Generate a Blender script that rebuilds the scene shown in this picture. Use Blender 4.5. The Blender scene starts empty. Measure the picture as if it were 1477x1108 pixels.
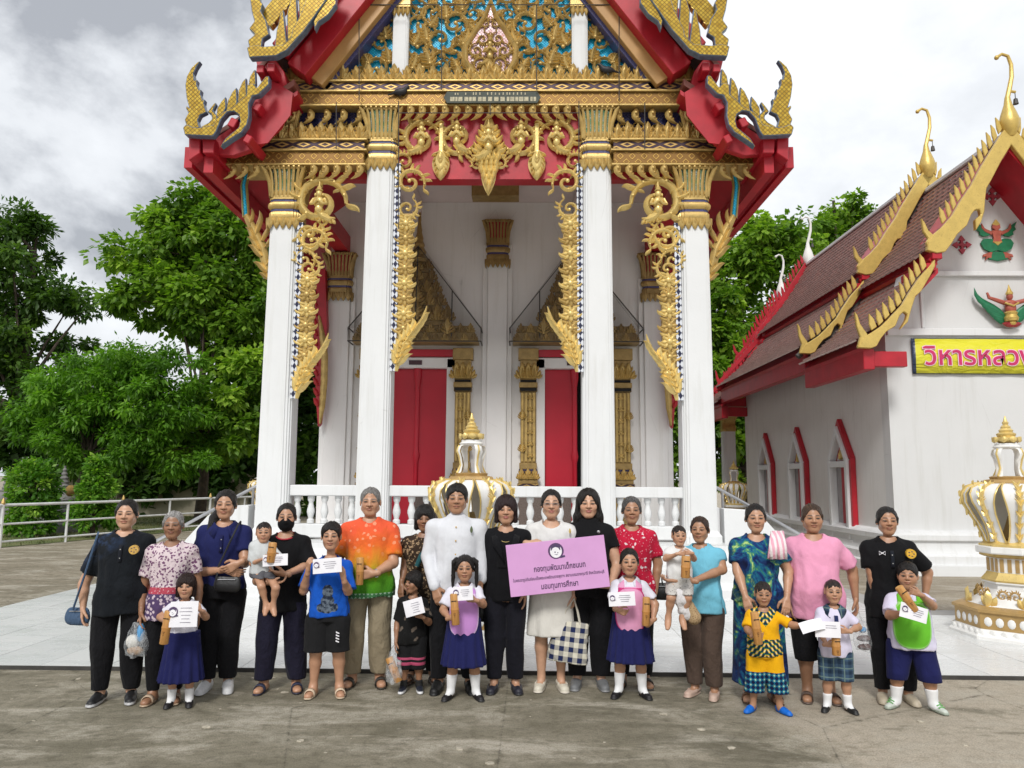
import bpy, bmesh, math, random
import numpy as np
f32 = np.float32
from mathutils import Vector, Matrix
R = math.radians
random.seed(7); np.random.seed(7)
scene = bpy.context.scene
COL = scene.collection
# ------------------------------------------------------------------ camera
F_PX, IW, IH = 1090.0, 1477.0, 1108.0
CAM_H = 1.72
cam_d = bpy.data.cameras.new('camera'); cam = bpy.data.objects.new('camera', cam_d)
COL.objects.link(cam); scene.camera = cam
cam_d.sensor_width = 36.0; cam_d.lens = 36.0 * F_PX / IW
cam_d.clip_start = 0.1; cam_d.clip_end = 2000
CAM_R = Matrix.Rotation(R(0.9), 3, 'Z') @ Matrix.Rotation(R(90 + 7.1), 3, 'X') @ Matrix.Rotation(R(0.38), 3, 'Z')
cam.matrix_world = Matrix.Translation((0, 0, CAM_H)) @ CAM_R.to_4x4()
# ------------------------------------------------------------------ world and sun
SUN_EL, SUN_AZ = R(43), R(190)       # azimuth from +Y clockwise
world = bpy.data.worlds.new('World'); scene.world = world; world.use_nodes = True
wn = world.node_tree.nodes; wl = world.node_tree.links; wn.clear()
w_out = wn.new('ShaderNodeOutputWorld'); w_bg = wn.new('ShaderNodeBackground')
w_sky = wn.new('ShaderNodeTexSky'); w_sky.sky_type = 'NISHITA'; w_sky.sun_disc = False
w_sky.sun_elevation = SUN_EL; w_sky.sun_rotation = SUN_AZ
w_sky.air_density = 1.6; w_sky.dust_density = 3.0
w_tc = wn.new('ShaderNodeTexCoord'); w_map = wn.new('ShaderNodeMapping')
w_map.inputs['Scale'].default_value = (1.0, 1.0, 1.5); w_map.inputs['Location'].default_value = (0.35, 0.1, 0.55)
w_n1 = wn.new('ShaderNodeTexNoise'); w_n1.inputs['Scale'].default_value = 2.6
w_n1.inputs['Detail'].default_value = 9; w_n1.inputs['Roughness'].default_value = 0.58
w_n1.inputs['Distortion'].default_value = 0.15
w_r1 = wn.new('ShaderNodeValToRGB')
e = w_r1.color_ramp.elements
e[0].position = 0.38; e[0].color = (2.8, 2.93, 3.2, 1)
e[1].position = 0.64; e[1].color = (6.6, 6.75, 6.95, 1)
e2 = w_r1.color_ramp.elements.new(0.475); e2.color = (5.2, 5.36, 5.6, 1)
w_mix = wn.new('ShaderNodeMix'); w_mix.data_type = 'RGBA'; w_mix.inputs[0].default_value = 0.95
w_bg.inputs['Strength'].default_value = 0.10
wl.new(w_tc.outputs['Generated'], w_map.inputs['Vector']); wl.new(w_map.outputs[0], w_n1.inputs['Vector'])
wl.new(w_n1.outputs[0], w_r1.inputs[0]); wl.new(w_sky.outputs[0], w_mix.inputs[6])
wl.new(w_r1.outputs[0], w_mix.inputs[7]); wl.new(w_mix.outputs[2], w_bg.inputs[0]); wl.new(w_bg.outputs[0], w_out.inputs[0])
sun_d = bpy.data.lights.new('sun', 'SUN'); sun_d.energy = 1.5; sun_d.angle = R(14); sun_d.color = (1, 0.975, 0.94)
sun = bpy.data.objects.new('sun', sun_d); COL.objects.link(sun)
_sv = Vector((math.sin(SUN_AZ) * math.cos(SUN_EL), math.cos(SUN_AZ) * math.cos(SUN_EL), math.sin(SUN_EL)))
sun.rotation_euler = _sv.to_track_quat('Z', 'Y').to_euler()
vs = scene.view_settings
vs.view_transform = 'Standard'; vs.look = 'None'; vs.exposure = 0.74; vs.gamma = 1.0; vs.use_curve_mapping = False
# ------------------------------------------------------------------ pixel -> place
def ray(px, py):
    v = Vector(((px - IW / 2) / F_PX, -(py - IH / 2) / F_PX, -1.0))
    return CAM_R @ v
def at(px, py, Y):                       # the point on the upright plane at distance Y
    d = ray(px, py); t = Y / d.y
    return Vector((d.x * t, Y, CAM_H + d.z * t))
def gnd(px, py, z=0.0):                  # the point on the level z
    d = ray(px, py); t = (z - CAM_H) / d.z
    return Vector((d.x * t, d.y * t, z))
# ------------------------------------------------------------------ node helpers / materials
class NT:
    def __init__(s, name):
        s.m = bpy.data.materials.new(name); s.m.use_nodes = True
        s.t = s.m.node_tree; s.b = s.t.nodes['Principled BSDF']
    def n(s, typ, **kw):
        nd = s.t.nodes.new(typ)
        for k, v in kw.items():
            if k.startswith('i_'):
                key = k[2:]; key = int(key) if key.isdigit() else key.replace('_', ' ')
                nd.inputs[key].default_value = v
            else: setattr(nd, k, v)
        return nd
    def l(s, a, b): s.t.links.new(a, b)
    def ramp(s, fac, stops, interp='LINEAR'):
        r = s.n('ShaderNodeValToRGB'); cr = r.color_ramp; cr.interpolation = interp
        while len(cr.elements) < len(stops): cr.elements.new(0.5)
        for el, (p, c) in zip(cr.elements, stops):
            el.position = p; el.color = (*c, 1) if len(c) == 3 else c
        s.l(fac, r.inputs[0]); return r.outputs[0]
    def mix(s, fac, a, b, mode='MIX'):
        m = s.n('ShaderNodeMix', data_type='RGBA', blend_type=mode)
        for sock, v in ((m.inputs[0], fac), (m.inputs[6], a), (m.inputs[7], b)):
            if isinstance(v, (int, float)): sock.default_value = v
            elif isinstance(v, tuple): sock.default_value = (*v, 1) if len(v) == 3 else v
            else: s.l(v, sock)
        return m.outputs[2]
    def math(s, op, a, b=0.0, c=None):
        m = s.n('ShaderNodeMath', operation=op)
        for i, v in enumerate((a, b) if c is None else (a, b, c)):
            if isinstance(v, (int, float)): m.inputs[i].default_value = v
            else: s.l(v, m.inputs[i])
        return m.outputs[0]
    def coord(s, kind='Object', scale=(1, 1, 1), rot=(0, 0, 0), loc=(0, 0, 0)):
        t = s.n('ShaderNodeTexCoord'); mp = s.n('ShaderNodeMapping')
        mp.inputs['Scale'].default_value = scale; mp.inputs['Rotation'].default_value = rot
        mp.inputs['Location'].default_value = loc
        s.l(t.outputs[kind], mp.inputs[0]); return mp.outputs[0]
    def wpos(s, scale=(1, 1, 1), rot=(0, 0, 0)):
        g = s.n('ShaderNodeNewGeometry'); mp = s.n('ShaderNodeMapping')
        mp.inputs['Scale'].default_value = scale; mp.inputs['Rotation'].default_value = rot
        s.l(g.outputs['Position'], mp.inputs[0]); return mp.outputs[0]
    def noise(s, vec, scale, detail=4, rough=0.55, dist=0.0):
        x = s.n('ShaderNodeTexNoise', i_Scale=scale, i_Detail=detail, i_Roughness=rough, i_Distortion=dist)
        s.l(vec, x.inputs['Vector']); return x.outputs[0]
    def voro(s, vec, scale, feature='F1', out=0, rnd=1.0):
        x = s.n('ShaderNodeTexVoronoi', feature=feature, i_Scale=scale, i_Randomness=rnd)
        s.l(vec, x.inputs['Vector']); return x.outputs[out]
    def sep(s, vec):
        x = s.n('ShaderNodeSeparateXYZ'); s.l(vec, x.inputs[0]); return x.outputs
    def bump(s, h, strength=0.3, dist=0.02):
        b = s.n('ShaderNodeBump', i_Strength=strength, i_Distance=dist)
        s.l(h, b.inputs['Height']); s.l(b.outputs[0], s.b.inputs['Normal'])
    def out(s, color=None, rough=None, metal=None, spec=None):
        for key, v in (('Base Color', color), ('Roughness', rough), ('Metallic', metal), ('Specular IOR Level', spec)):
            if v is None: continue
            if isinstance(v, (int, float)): s.b.inputs[key].default_value = v
            elif isinstance(v, tuple): s.b.inputs[key].default_value = (*v, 1)
            else: s.l(v, s.b.inputs[key])
        return s.m
_mats = {}
def plain(name, c, rough=0.6, var=0.12, scale=6.0, metal=0.0, bump=0.0, bscale=60.0, spec=None):
    """a paint or cloth colour with a little uneven wear"""
    if name in _mats: return _mats[name]
    t = NT(name); v = t.wpos()
    n = t.noise(v, scale, 5)
    c2 = tuple(x * (1 - var) for x in c); c1 = tuple(min(1, x * (1 + var)) for x in c)
    col = t.ramp(n, [(0.3, c2), (0.7, c1)])
    if bump: t.bump(t.noise(v, bscale, 3), bump, 0.01)
    _mats[name] = t.out(col, rough, metal, spec); return t.m
# ------------------------------------------------------------------ mesh builder
class MB:
    def __init__(s): s.v = []; s.f = []; s.mi = []; s.cur = 0
    def add(s, vs_, fs_):
        o = len(s.v); s.v.extend([tuple(p) for p in vs_])
        for f in fs_: s.f.append(tuple(i + o for i in f)); s.mi.append(s.cur)
        return s
    def box(s, x0, x1, y0, y1, z0, z1):
        return s.add([(x0,y0,z0),(x1,y0,z0),(x1,y1,z0),(x0,y1,z0),(x0,y0,z1),(x1,y0,z1),(x1,y1,z1),(x0,y1,z1)],
                     [(0,3,2,1),(4,5,6,7),(0,1,5,4),(1,2,6,5),(2,3,7,6),(3,0,4,7)])
    def bar(s, a, b, w, h, up=(0, 0, 1)):
        a = Vector(a); b = Vector(b); d = (b - a).normalized(); u = Vector(up)
        r = d.cross(u).normalized(); u = r.cross(d).normalized()
        ps = []
        for p in (a, b):
            for sx, sz in ((-1,-1),(1,-1),(1,1),(-1,1)): ps.append(p + r * (sx * w / 2) + u * (sz * h / 2))
        return s.add(ps, [(0,1,2,3),(7,6,5,4),(0,4,5,1),(1,5,6,2),(2,6,7,3),(3,7,4,0)])
    def prism(s, poly, y0, y1, axis='y'):
        """polygon in (x,z) extruded along y (or (y,z) along x, (x,y) along z)"""
        n = len(poly)
        area = sum(poly[i][0]*poly[(i+1)%n][1]-poly[(i+1)%n][0]*poly[i][1] for i in range(n))
        if area < 0: poly = poly[::-1]
        mk = {'y': lambda p, t: (p[0], t, p[1]), 'x': lambda p, t: (t, p[0], p[1]), 'z': lambda p, t: (p[0], p[1], t)}[axis]
        ps = [mk(p, y0) for p in poly] + [mk(p, y1) for p in poly]
        fs = [tuple(range(n)), tuple(range(2*n-1, n-1, -1))]
        fs += [((i+1)%n, i, n+i, n+(i+1)%n) for i in range(n)]
        if axis != 'y': fs = [f[::-1] for f in fs]
        return s.add(ps, fs)
    def sweep(s, rings, cap=True, close=True):
        """rings: equal length lists of points"""
        n = len(rings[0]); ps = [p for r in rings for p in r]; fs = []
        for k in range(len(rings) - 1):
            for i in range(n if close else n - 1):
                j = (i + 1) % n
                fs.append((k*n+i, k*n+j, (k+1)*n+j, (k+1)*n+i))
        if cap: fs += [tuple(range(n-1, -1, -1)), tuple(range((len(rings)-1)*n, len(rings)*n))]
        return s.add(ps, fs)
    def lathe(s, prof, seg=16, c=(0, 0, 0), cap=True, rot=0.0, sq=None):
        """profile [(r,z)...]; sq: list of (cos,sin)-like unit outline instead of a circle"""
        out = sq or [(math.cos(rot+2*math.pi*i/seg), math.sin(rot+2*math.pi*i/seg)) for i in range(seg)]
        return s.sweep([[(c[0]+r*a, c[1]+r*b, c[2]+z) for a, b in out] for r, z in prof], cap)
    def tube(s, pts, r, seg=6, cap=True):
        pts = [Vector(p) for p in pts]; n = len(pts)
        rs = r if isinstance(r, (list, tuple)) else [r] * n
        rings = []; ref = None
        for i, p in enumerate(pts):
            d = (pts[min(i+1, n-1)] - pts[max(i-1, 0)]).normalized()
            if ref is None:
                ref = Vector((0, 0, 1)) if abs(d.z) < 0.9 else Vector((1, 0, 0))
            a = d.cross(ref).normalized(); ref = a.cross(d).normalized()
            rings.append([p + (a * math.cos(2*math.pi*k/seg) + ref * math.sin(2*math.pi*k/seg)) * rs[i] for k in range(seg)])
        return s.sweep(rings, cap)
    def ball(s, c, r, seg=10, rings=6):
        r = (r, r, r) if isinstance(r, (int, float)) else r
        rr = []
        for k in range(rings + 1):
            a = math.pi * k / rings - math.pi / 2; q = max(0.02, math.cos(a))
            rr.append([(c[0]+r[0]*q*math.cos(2*math.pi*i/seg), c[1]+r[1]*q*math.sin(2*math.pi*i/seg), c[2]+r[2]*math.sin(a)) for i in range(seg)])
        return s.sweep(rr)
    def ribbon(s, pts, ws, h, y=0.0, hs=None):
        """raised leaf-like band along (x,z) points, front towards -y"""
        n = len(pts); rings = []
        for i in range(n):
            x, z = pts[i]; x0, z0 = pts[max(i-1, 0)]; x1, z1 = pts[min(i+1, n-1)]
            dx, dz = x1-x0, z1-z0; L = math.hypot(dx, dz) or 1; nx, nz = -dz/L, dx/L
            w = ws[i]; hh = h * min(1, w / (max(ws) * 0.45)) if hs is None else hs[i]
            rings.append([(x+nx*w, y, z+nz*w), (x+nx*w*.62, y-hh*.75, z+nz*w*.62), (x+nx*w*.15, y-hh, z+nz*w*.15),
                          (x-nx*w*.5, y-hh*.55, z-nz*w*.5), (x-nx*w, y, z-nz*w)])
        return s.sweep(rings, cap=False, close=False)
    def leaf(s, base, tip, w, h, bend=0.0, y=0.0, n=6):
        bx, bz = base; tx, tz = tip; dx, dz = tx-bx, tz-bz; L = math.hypot(dx, dz) or 1e-6; nx, nz = -dz/L, dx/L
        pts = []; ws = []
        for i in range(n + 1):
            t = i / n; o = bend * L * math.sin(math.pi * t * 0.9) * t
            pts.append((bx+dx*t+nx*o, bz+dz*t+nz*o)); ws.append(max(0.02*w, w * (math.sin(math.pi * min(1, t * 0.86 + 0.14)) ** 0.8)))
        return s.ribbon(pts, ws, h, y)
    def mesh(s, name, mats, smooth=30, bevel=0.0):
        me = bpy.data.meshes.new(name); me.from_pydata(s.v, [], s.f); me.update()
        for m in (mats if isinstance(mats, (list, tuple)) else [mats]): me.materials.append(m)
        if any(s.mi): me.polygons.foreach_set('material_index', s.mi)
        if bevel:
            bm = bmesh.new(); bm.from_mesh(me)
            es = [e for e in bm.edges if len(e.link_faces) == 2 and e.calc_face_angle(0) > 0.6]
            bmesh.ops.bevel(bm, geom=es, offset=bevel, segments=1, affect='EDGES', clamp_overlap=True)
            bm.to_mesh(me); bm.free()
        if smooth:
            me.polygons.foreach_set('use_smooth', [True] * len(me.polygons))
            me.set_sharp_from_angle(angle=R(smooth))
        return me
    def build(s, name, mats, parent=None, smooth=30, bevel=0.0):
        return link(name, s.mesh(name, mats, smooth, bevel), parent)
def link(name, me, parent=None, loc=None, rot=None, scale=None):
    o = bpy.data.objects.new(name, me); COL.objects.link(o)
    if parent is not None: o.parent = parent
    if loc is not None: o.location = loc
    if rot is not None: o.rotation_euler = rot
    if scale is not None: o.scale = scale if hasattr(scale, '__len__') else (scale,) * 3
    return o
def thing(name, label, cat, loc=(0, 0, 0), rz=0.0, group=None):
    o = bpy.data.objects.new(name, None); COL.objects.link(o); o.empty_display_size = 0.2
    o.location = loc; o.rotation_euler = (0, 0, rz)
    return tag(o, label, cat, group)
def tag(o, label=None, cat=None, group=None, kind=None):
    if label: o['label'] = label
    if cat: o['category'] = cat
    if group: o['group'] = group
    if kind: o['kind'] = kind
    return o
def group_at(name, parent, loc=(0, 0, 0), rz=0.0):
    o = bpy.data.objects.new(name, None); COL.objects.link(o); o.parent = parent; o.location = loc
    o.rotation_euler = (0, 0, rz); o.empty_display_size = 0.1; return o
def copy_tree(o, parent=None):
    c = o.copy(); COL.objects.link(c); c.parent = parent
    for ch in list(o.children): copy_tree(ch, c)
    return c
def text_mesh(txt, size, depth=0.0, align='CENTER', bold=0.0):
    cu = bpy.data.curves.new('lettering', 'FONT'); cu.body = txt; cu.size = size
    cu.align_x = align; cu.align_y = 'CENTER'; cu.extrude = depth; cu.offset = bold; cu.resolution_u = 3
    o = bpy.data.objects.new('lettering', cu); COL.objects.link(o)
    dg = bpy.context.evaluated_depsgraph_get(); dg.update()
    me = bpy.data.meshes.new_from_object(o.evaluated_get(dg))
    bpy.data.objects.remove(o); bpy.data.curves.remove(cu)
    return me
# ------------------------------------------------------------------ building materials
def m_white(name='white_paint', c=(.70, .71, .71), dirt=.13):
    t = NT(name); v = t.wpos()
    n = t.noise(v, 1.3, 6, .6); s_ = t.noise(t.wpos((7, 7, .5)), 1.0, 5, .65)
    a = t.mix(t.ramp(n, [(.35, (0,) * 3), (.75, (1,) * 3)]), c, tuple(x * (1 - dirt * .5) for x in c))
    st = t.math('MULTIPLY', t.ramp(s_, [(.52, (0,) * 3), (.80, (1,) * 3)]), .55)
    a = t.mix(st, a, (c[0] * (1 - dirt * 2.2), c[1] * (1 - dirt * 2.3), c[2] * (1 - dirt * 2.7)))
    ck = t.voro(t.wpos((1.6, 1.6, .55)), .8, 'DISTANCE_TO_EDGE'); cr = t.ramp(t.math('ADD', ck, t.math('MULTIPLY', t.noise(v, 5, 4), .012)), [(.0066, (.38,) * 3), (.0085, (0,) * 3)]); a = t.mix(t.math('MULTIPLY', cr, t.ramp(n, [(.5, (0,) * 3), (.6, (1,) * 3)])), a, (.25, .24, .22))
    t.bump(t.noise(v, 30, 4), .10, .01)
    return t.out(a, .62, 0, .3)
WHITE = m_white(); WALLW = m_white('wall_white', (.79, .775, .76), .13)
CEIL = plain('ceiling_paint', (.62, .52, .50), .7, .06, 2)
RED = plain('red_paint', (.40, .010, .022), .42, .16, 3.5, bump=.05, bscale=20)
DOORRED = plain('door_red', (.46, .008, .026), .35, .07, 2)
OCHRE = plain('ochre_paint', (.42, .235, .075), .5, .10, 4)
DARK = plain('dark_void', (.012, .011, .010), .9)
def m_gold(name, c=(.62, .43, .145), metal=.45, rough=.38, dark=.35):
    t = NT(name); v = t.wpos(); n = t.noise(v, 9, 5); f = t.noise(v, 55, 3)
    col = t.ramp(n, [(.28, tuple(x * (1 - dark) for x in c)), (.72, c)])
    col = t.mix(t.ramp(f, [(.60, (0,) * 3), (.78, (.6,) * 3)]), col, (.10, .03, .012))
    t.bump(f, .25, .01); return t.out(col, rough, metal)
GOLD = m_gold('gold_paint'); GOLDB = m_gold('bright_gold', (.80, .60, .22), .42, .34, .2)
GOLDD = m_gold('weathered_gold', (.42, .28, .10), .4, .45, .4)
def m_band(name, c1, c2, sx, sz, lo=.35, hi=.6):
    """diamond band: lozenges along x"""
    t = NT(name); x, y, z = t.sep(t.coord('Object'))
    a = t.math('PINGPONG', t.math('MULTIPLY', t.math('ADD', x, y), sx), .5); b = t.math('PINGPONG', t.math('MULTIPLY', z, sz), .5)
    d = t.math('ADD', a, b); k = t.ramp(t.math('PINGPONG', d, .25), [(lo * .5, (0,) * 3), (hi * .35, (1,) * 3)])
    t.bump(k, .8, .02); return t.out(t.mix(k, c2, c1), .38, .5)
GBAND = m_band('gold_diamond_band', (.56, .34, .09), (.23, .12, .03), 5.5, 5.5)
DBAND = m_band('dark_lozenge_band', (.52, .34, .12), (.05, .03, .045), 3.0, 7.4, .25, .5)
def m_mosaic(name, c, c2, s, spec=.5, rough=.2, metal=.3, grout=(.05, .05, .05), spark=.35):
    t = NT(name); v = t.coord('Object', (s, s, s)); x, y, z = t.sep(v)
    fx = t.math('PINGPONG', t.math('ADD', x, z), .5); fz = t.math('PINGPONG', t.math('SUBTRACT', z, x), .5)
    g = t.math('MINIMUM', fx, fz); k = t.ramp(g, [(.04, (0,) * 3), (.10, (1,) * 3)])
    sn = t.n('ShaderNodeVectorMath', operation='FLOOR'); cmb = t.n('ShaderNodeCombineXYZ')
    t.l(t.math('ADD', x, z), cmb.inputs[0]); t.l(t.math('SUBTRACT', z, x), cmb.inputs[1]); t.l(cmb.outputs[0], sn.inputs[0])
    w = t.n('ShaderNodeTexWhiteNoise', noise_dimensions='3D'); t.l(sn.outputs[0], w.inputs['Vector'])
    col = t.mix(w.outputs['Value'], c, c2); t.bump(k, .6, .01)
    return t.out(t.mix(k, grout, col), rough, metal, spec)
YMOS = m_mosaic('yellow_mosaic', (.62, .42, .05), (.42, .25, .02), 15, grout=(.10, .07, .02))
BMOS = m_mosaic('blue_mosaic', (.01, .42, .74), (.04, .60, .88), 22, grout=(.008, .25, .50), metal=.05)
NMOS = m_mosaic('navy_mosaic', (.015, .02, .10), (.05, .05, .16), 20, grout=(.01, .01, .03))
GMIR = m_mosaic('green_mirror', (.06, .30, .12), (.45, .55, .50), 26, grout=(.30, .20, .06), metal=.5)
WMOS = m_mosaic('white_mirror', (.75, .62, .66), (.50, .25, .25), 18, grout=(.4, .3, .3))
EDGE = plain('mosaic_edge', (.10, .14, .20), .3, .3, 20)
def m_dots():
    t = NT('mirror_strip'); x, y, z = t.sep(t.coord('Object', (1, 1, 1)))
    a = t.math('PINGPONG', t.math('MULTIPLY', x, 16), .5); b = t.math('PINGPONG', t.math('MULTIPLY', z, 9.5), .5)
    k = t.math('GREATER_THAN', t.math('ADD', a, b), .52); return t.out(t.mix(k, (.015, .018, .05), (.66, .68, .72)), .25, .2)
DOTS = m_dots()
def m_rooftile(name, c1, c2, sx, sz):
    t = NT(name); v = t.coord('Generated'); x, y, z = t.sep(t.coord('Object'))
    w = t.n('ShaderNodeTexWhiteNoise', noise_dimensions='3D'); sn = t.n('ShaderNodeVectorMath', operation='FLOOR')
    t.l(t.coord('Object', (sx, sx, sz)), sn.inputs[0]); t.l(sn.outputs[0], w.inputs['Vector'])
    n = t.noise(t.wpos(), 1.2, 5)
    return t.out(t.mix(t.ramp(n, [(.4, (0,) * 3), (.7, (.5,) * 3)]), t.mix(w.outputs['Value'], c1, c2), (.10, .05, .045)), .55)
ROOFT = m_rooftile('roof_tile', (.165, .048, .036), (.26, .088, .068), 5, 5)
def m_net():
    t = NT('wire_net'); tr = t.n('ShaderNodeBsdfTransparent'); mx = t.n('ShaderNodeMixShader'); mx.inputs[0].default_value = .20
    t.out((.10, .095, .09), .8); o = t.t.nodes['Material Output']
    t.l(tr.outputs[0], mx.inputs[1]); t.l(t.b.outputs[0], mx.inputs[2]); t.l(mx.outputs[0], o.inputs[0]); return t.m
NET = m_net()
STEEL = plain('steel_pipe', (.45, .45, .46), .3, .08, 12, metal=.9)
WIRE = plain('dark_wire', (.05, .045, .04), .6)
# ------------------------------------------------------------------ gold ornament pieces (shared meshes)
def merge(mb, other, m):
    o = len(mb.v); mb.v.extend([tuple(m @ Vector(p)) for p in other.v])
    fl = m.to_3x3().determinant() < 0
    for f, k in zip(other.f, other.mi): mb.f.append(tuple(i + o for i in (f[::-1] if fl else f))); mb.mi.append(k)
def mb_curl(leaves=9, turns=1.4, w=.095, h=.10):
    mb = MB(); pts = []; ws = []; n = 26
    for i in range(n + 1):
        t = i / n; th = turns * 2 * math.pi * t - .5; r = .46 * (1 - t) ** .85 + .05
        pts.append((r * math.cos(th), r * math.sin(th))); ws.append(w * (.35 + .65 * min(1, t * 5)) * (1 - .45 * t))
    mb.ribbon(pts, ws, h); mb.ball((pts[-1][0], -h * .5, pts[-1][1]), (.075, .06, .075), 8, 5)
    for i in range(leaves):
        t = .03 + .50 * i / leaves; j = int(t * n); x, z = pts[j]; x1, z1 = pts[j + 1]
        tx, tz = x1 - x, z1 - z; L = math.hypot(tx, tz); tx, tz = tx / L, tz / L; ox, oz = x / math.hypot(x, z), z / math.hypot(x, z)
        s_ = .30 * (1 - .35 * t); d = (-tx * .55 + ox * .8, -tz * .55 + oz * .8)
        mb.leaf((x, z), (x + d[0] * s_ * .9, z + d[1] * s_ * .9), .062, h * .8, .28)
    for i in range(6):
        t = .10 + .10 * i; j = int(t * n); x, z = pts[j]
        mb.leaf((x, z), (x * .62 + .08 * math.sin(i * 2), z * .62), .038, h * .7, -.25)
    for i in range(6):
        t = .04 + .11 * i; j = int(t * n); mb.ball((pts[j][0], -h * .9, pts[j][1]), (.03, .03, .03), 6, 4)
    return mb
def mb_flame():
    mb = MB(); mb.leaf((0, 0), (.10, 1.0), .15, .12, .16, n=8)
    for i, (z, s_) in enumerate(((.05, .42), (.24, .36), (.42, .28), (.58, .2))):
        for sx in (-1, 1): mb.leaf((sx * .05, z), (sx * (.06 + s_ * .75), z + s_ * .85), .075, .10, -sx * .25)
    mb.ball((0, -.08, .10), (.08, .06, .08), 8, 5); return mb
def mb_hook():
    mb = MB()
    pts = [(.10, 0), (.20, -.22), (.19, -.45), (.06, -.68), (-.16, -.86), (-.44, -1.0)]; mb.ribbon(pts, [.17, .25, .24, .17, .10, .02], .2)
    mb.ball((.16, -.20, -.24), (.10, .06, .10), 8, 5); mb.ball((.08, -.17, -.55), (.07, .05, .07), 8, 4)
    mb.leaf((.32, -.1), (.02, -.02), .08, .12, .3); mb.leaf((.36, -.42), (.46, -.16), .07, .1, .2); mb.leaf((-.02, -.75), (-.1, -.5), .06, .08, .2)
    return mb
def mb_antefix():
    mb = MB(); mb.leaf((0, 0), (0, 1.0), .22, .16, 0, n=7); mb.leaf((0, .05), (0, .70), .12, .22, 0, -.02, n=6)
    for sx in (-1, 1):
        mb.leaf((sx * .12, 0), (sx * .30, .55), .13, .12, sx * -.2); mb.leaf((sx * .2, 0), (sx * .46, .28), .10, .1, sx * -.2); mb.leaf((sx * .05, .3), (sx * .22, .78), .08, .12, sx * -.15)
    return mb
def mb_drop():
    mb = MB(); mb.leaf((0, 0), (0, -1.0), .34, .16, 0, n=9)
    for r_, y in ((.26, -.14), (.16, -.20)):
        mb.leaf((0, -.10), (0, -.62 * (r_ / .26) - .12), r_ * .75, .07, 0, y, n=7)
    for i in range(5):
        for sx in (-1, 1): mb.leaf((sx * .10, -.06 - .15 * i), (sx * (.36 - .055 * i), -.22 - .16 * i), .07, .10, sx * .2, -.05)
    mb.ball((0, -.26, -.28), (.07, .05, .11), 8, 5); return mb
def mb_pendant():
    """inverted triangle of overlapping scales, 1 high"""
    mb = MB(); mb.leaf((0, 0), (0, -1.0), .20, .06, 0, n=8)
    for r, n in enumerate((5, 4, 4, 3, 2, 1)):
        for i in range(n):
            x = (i - (n - 1) / 2) * .125; mb.leaf((x, -.02 - .13 * r), (x * .92, -.25 - .145 * r), .075, .08, 0, -.05 - .008 * (5 - r), 5)
    for sx in (-1, 1):
        mb.leaf((sx * .22, -.02), (sx * .42, .16), .07, .07, -sx * .3); mb.leaf((sx * .26, -.1), (sx * .44, -.02), .05, .06, -sx * .3); mb.leaf((sx * .18, -.28), (sx * .36, -.30), .05, .06, sx * .3)
    return mb
def mb_petal():
    return MB().leaf((0, 0), (0, -1.0), .46, .18, 0, n=6).leaf((0, 0), (0, -.6), .22, .14, 0, -.1, n=5)
def mb_rosette():
    mb = MB()
    for k in range(8):
        a = 2 * math.pi * k / 8; mb.leaf((.08 * math.cos(a), .08 * math.sin(a)), (.5 * math.cos(a), .5 * math.sin(a)), .13, .10, .15)
    mb.ball((0, -.10, 0), (.17, .10, .17), 10, 6)
    for sx in (-1, 1):
        mb.leaf((sx * .2, -.30), (sx * .62, .12), .12, .10, -sx * .3); mb.leaf((sx * .1, .3), (sx * .5, .58), .10, .09, -sx * .3)
    return mb
def mb_deva(tail=1):
    mb = MB(); mb.ball((0, -.10, .62), (.105, .11, .125), 10, 7); mb.lathe([(.10, 0), (.12, .03), (.07, .07), (.08, .10), (.035, .16), (.01, .30)], 10, (0, -.10, .72))
    mb.ball((0, -.08, .36), (.17, .12, .20), 10, 6); mb.ball((0, -.08, .16), (.13, .12, .16), 10, 6)
    for sx in (-1, 1):
        mb.tube([(sx * .16, -.09, .47), (sx * .24, -.14, .30), (sx * .13, -.22, .28), (sx * .02, -.25, .38)], [.055, .05, .042, .035], 7)
        mb.ball((sx * .12, -.10, .60), (.03, .03, .06), 6, 4)
    mb.tube([(0, -.26, .34), (0, -.25, .50)], [.05, .015], 6)
    if tail:
        mb.ribbon([(.02, .12), (-.12, -.05), (-.32, -.16), (-.5, -.10)], [.14, .15, .10, .02], .13)
        for k in range(5): mb.leaf((-.05 - .09 * k, -.08 - .02 * k), (-.05 - .12 * k, -.25 - .01 * k), .06, .08, .2)
    return mb
ORN = {}
for _k, _f in dict(scroll=mb_curl, vine=lambda: mb_curl(7, 1.3, .075, .09), pendant=lambda: mb_pendant(), flame=mb_flame, hook=mb_hook, antefix=mb_antefix, drop=mb_drop, petal=mb_petal, rosette=mb_rosette, deva=mb_deva).items():
    ORN[_k] = (_f(), {})
ONAME = dict(scroll='scroll_ornament', vine='vine_scroll', pendant='scaled_pendant', flame='flame_ornament', hook='hanging_leaf', antefix='pointed_leaf', drop='pendant', petal='petal', rosette='rosette', deva='kneeling_figure')
def orn(kind, parent, x, y, z, s, rot=0.0, mir=False, mat=None, sx=None, rz=0.0):
    mb, cache = ORN[kind]; mat = mat or GOLD
    if mat.name not in cache: cache[mat.name] = mb.mesh(ONAME[kind], mat, 50)
    sxx = (sx or s) * (-1 if mir else 1)
    return link(ONAME[kind], cache[mat.name], parent, (x, y, z), (0, rot, rz), (sxx, s, s))
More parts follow.
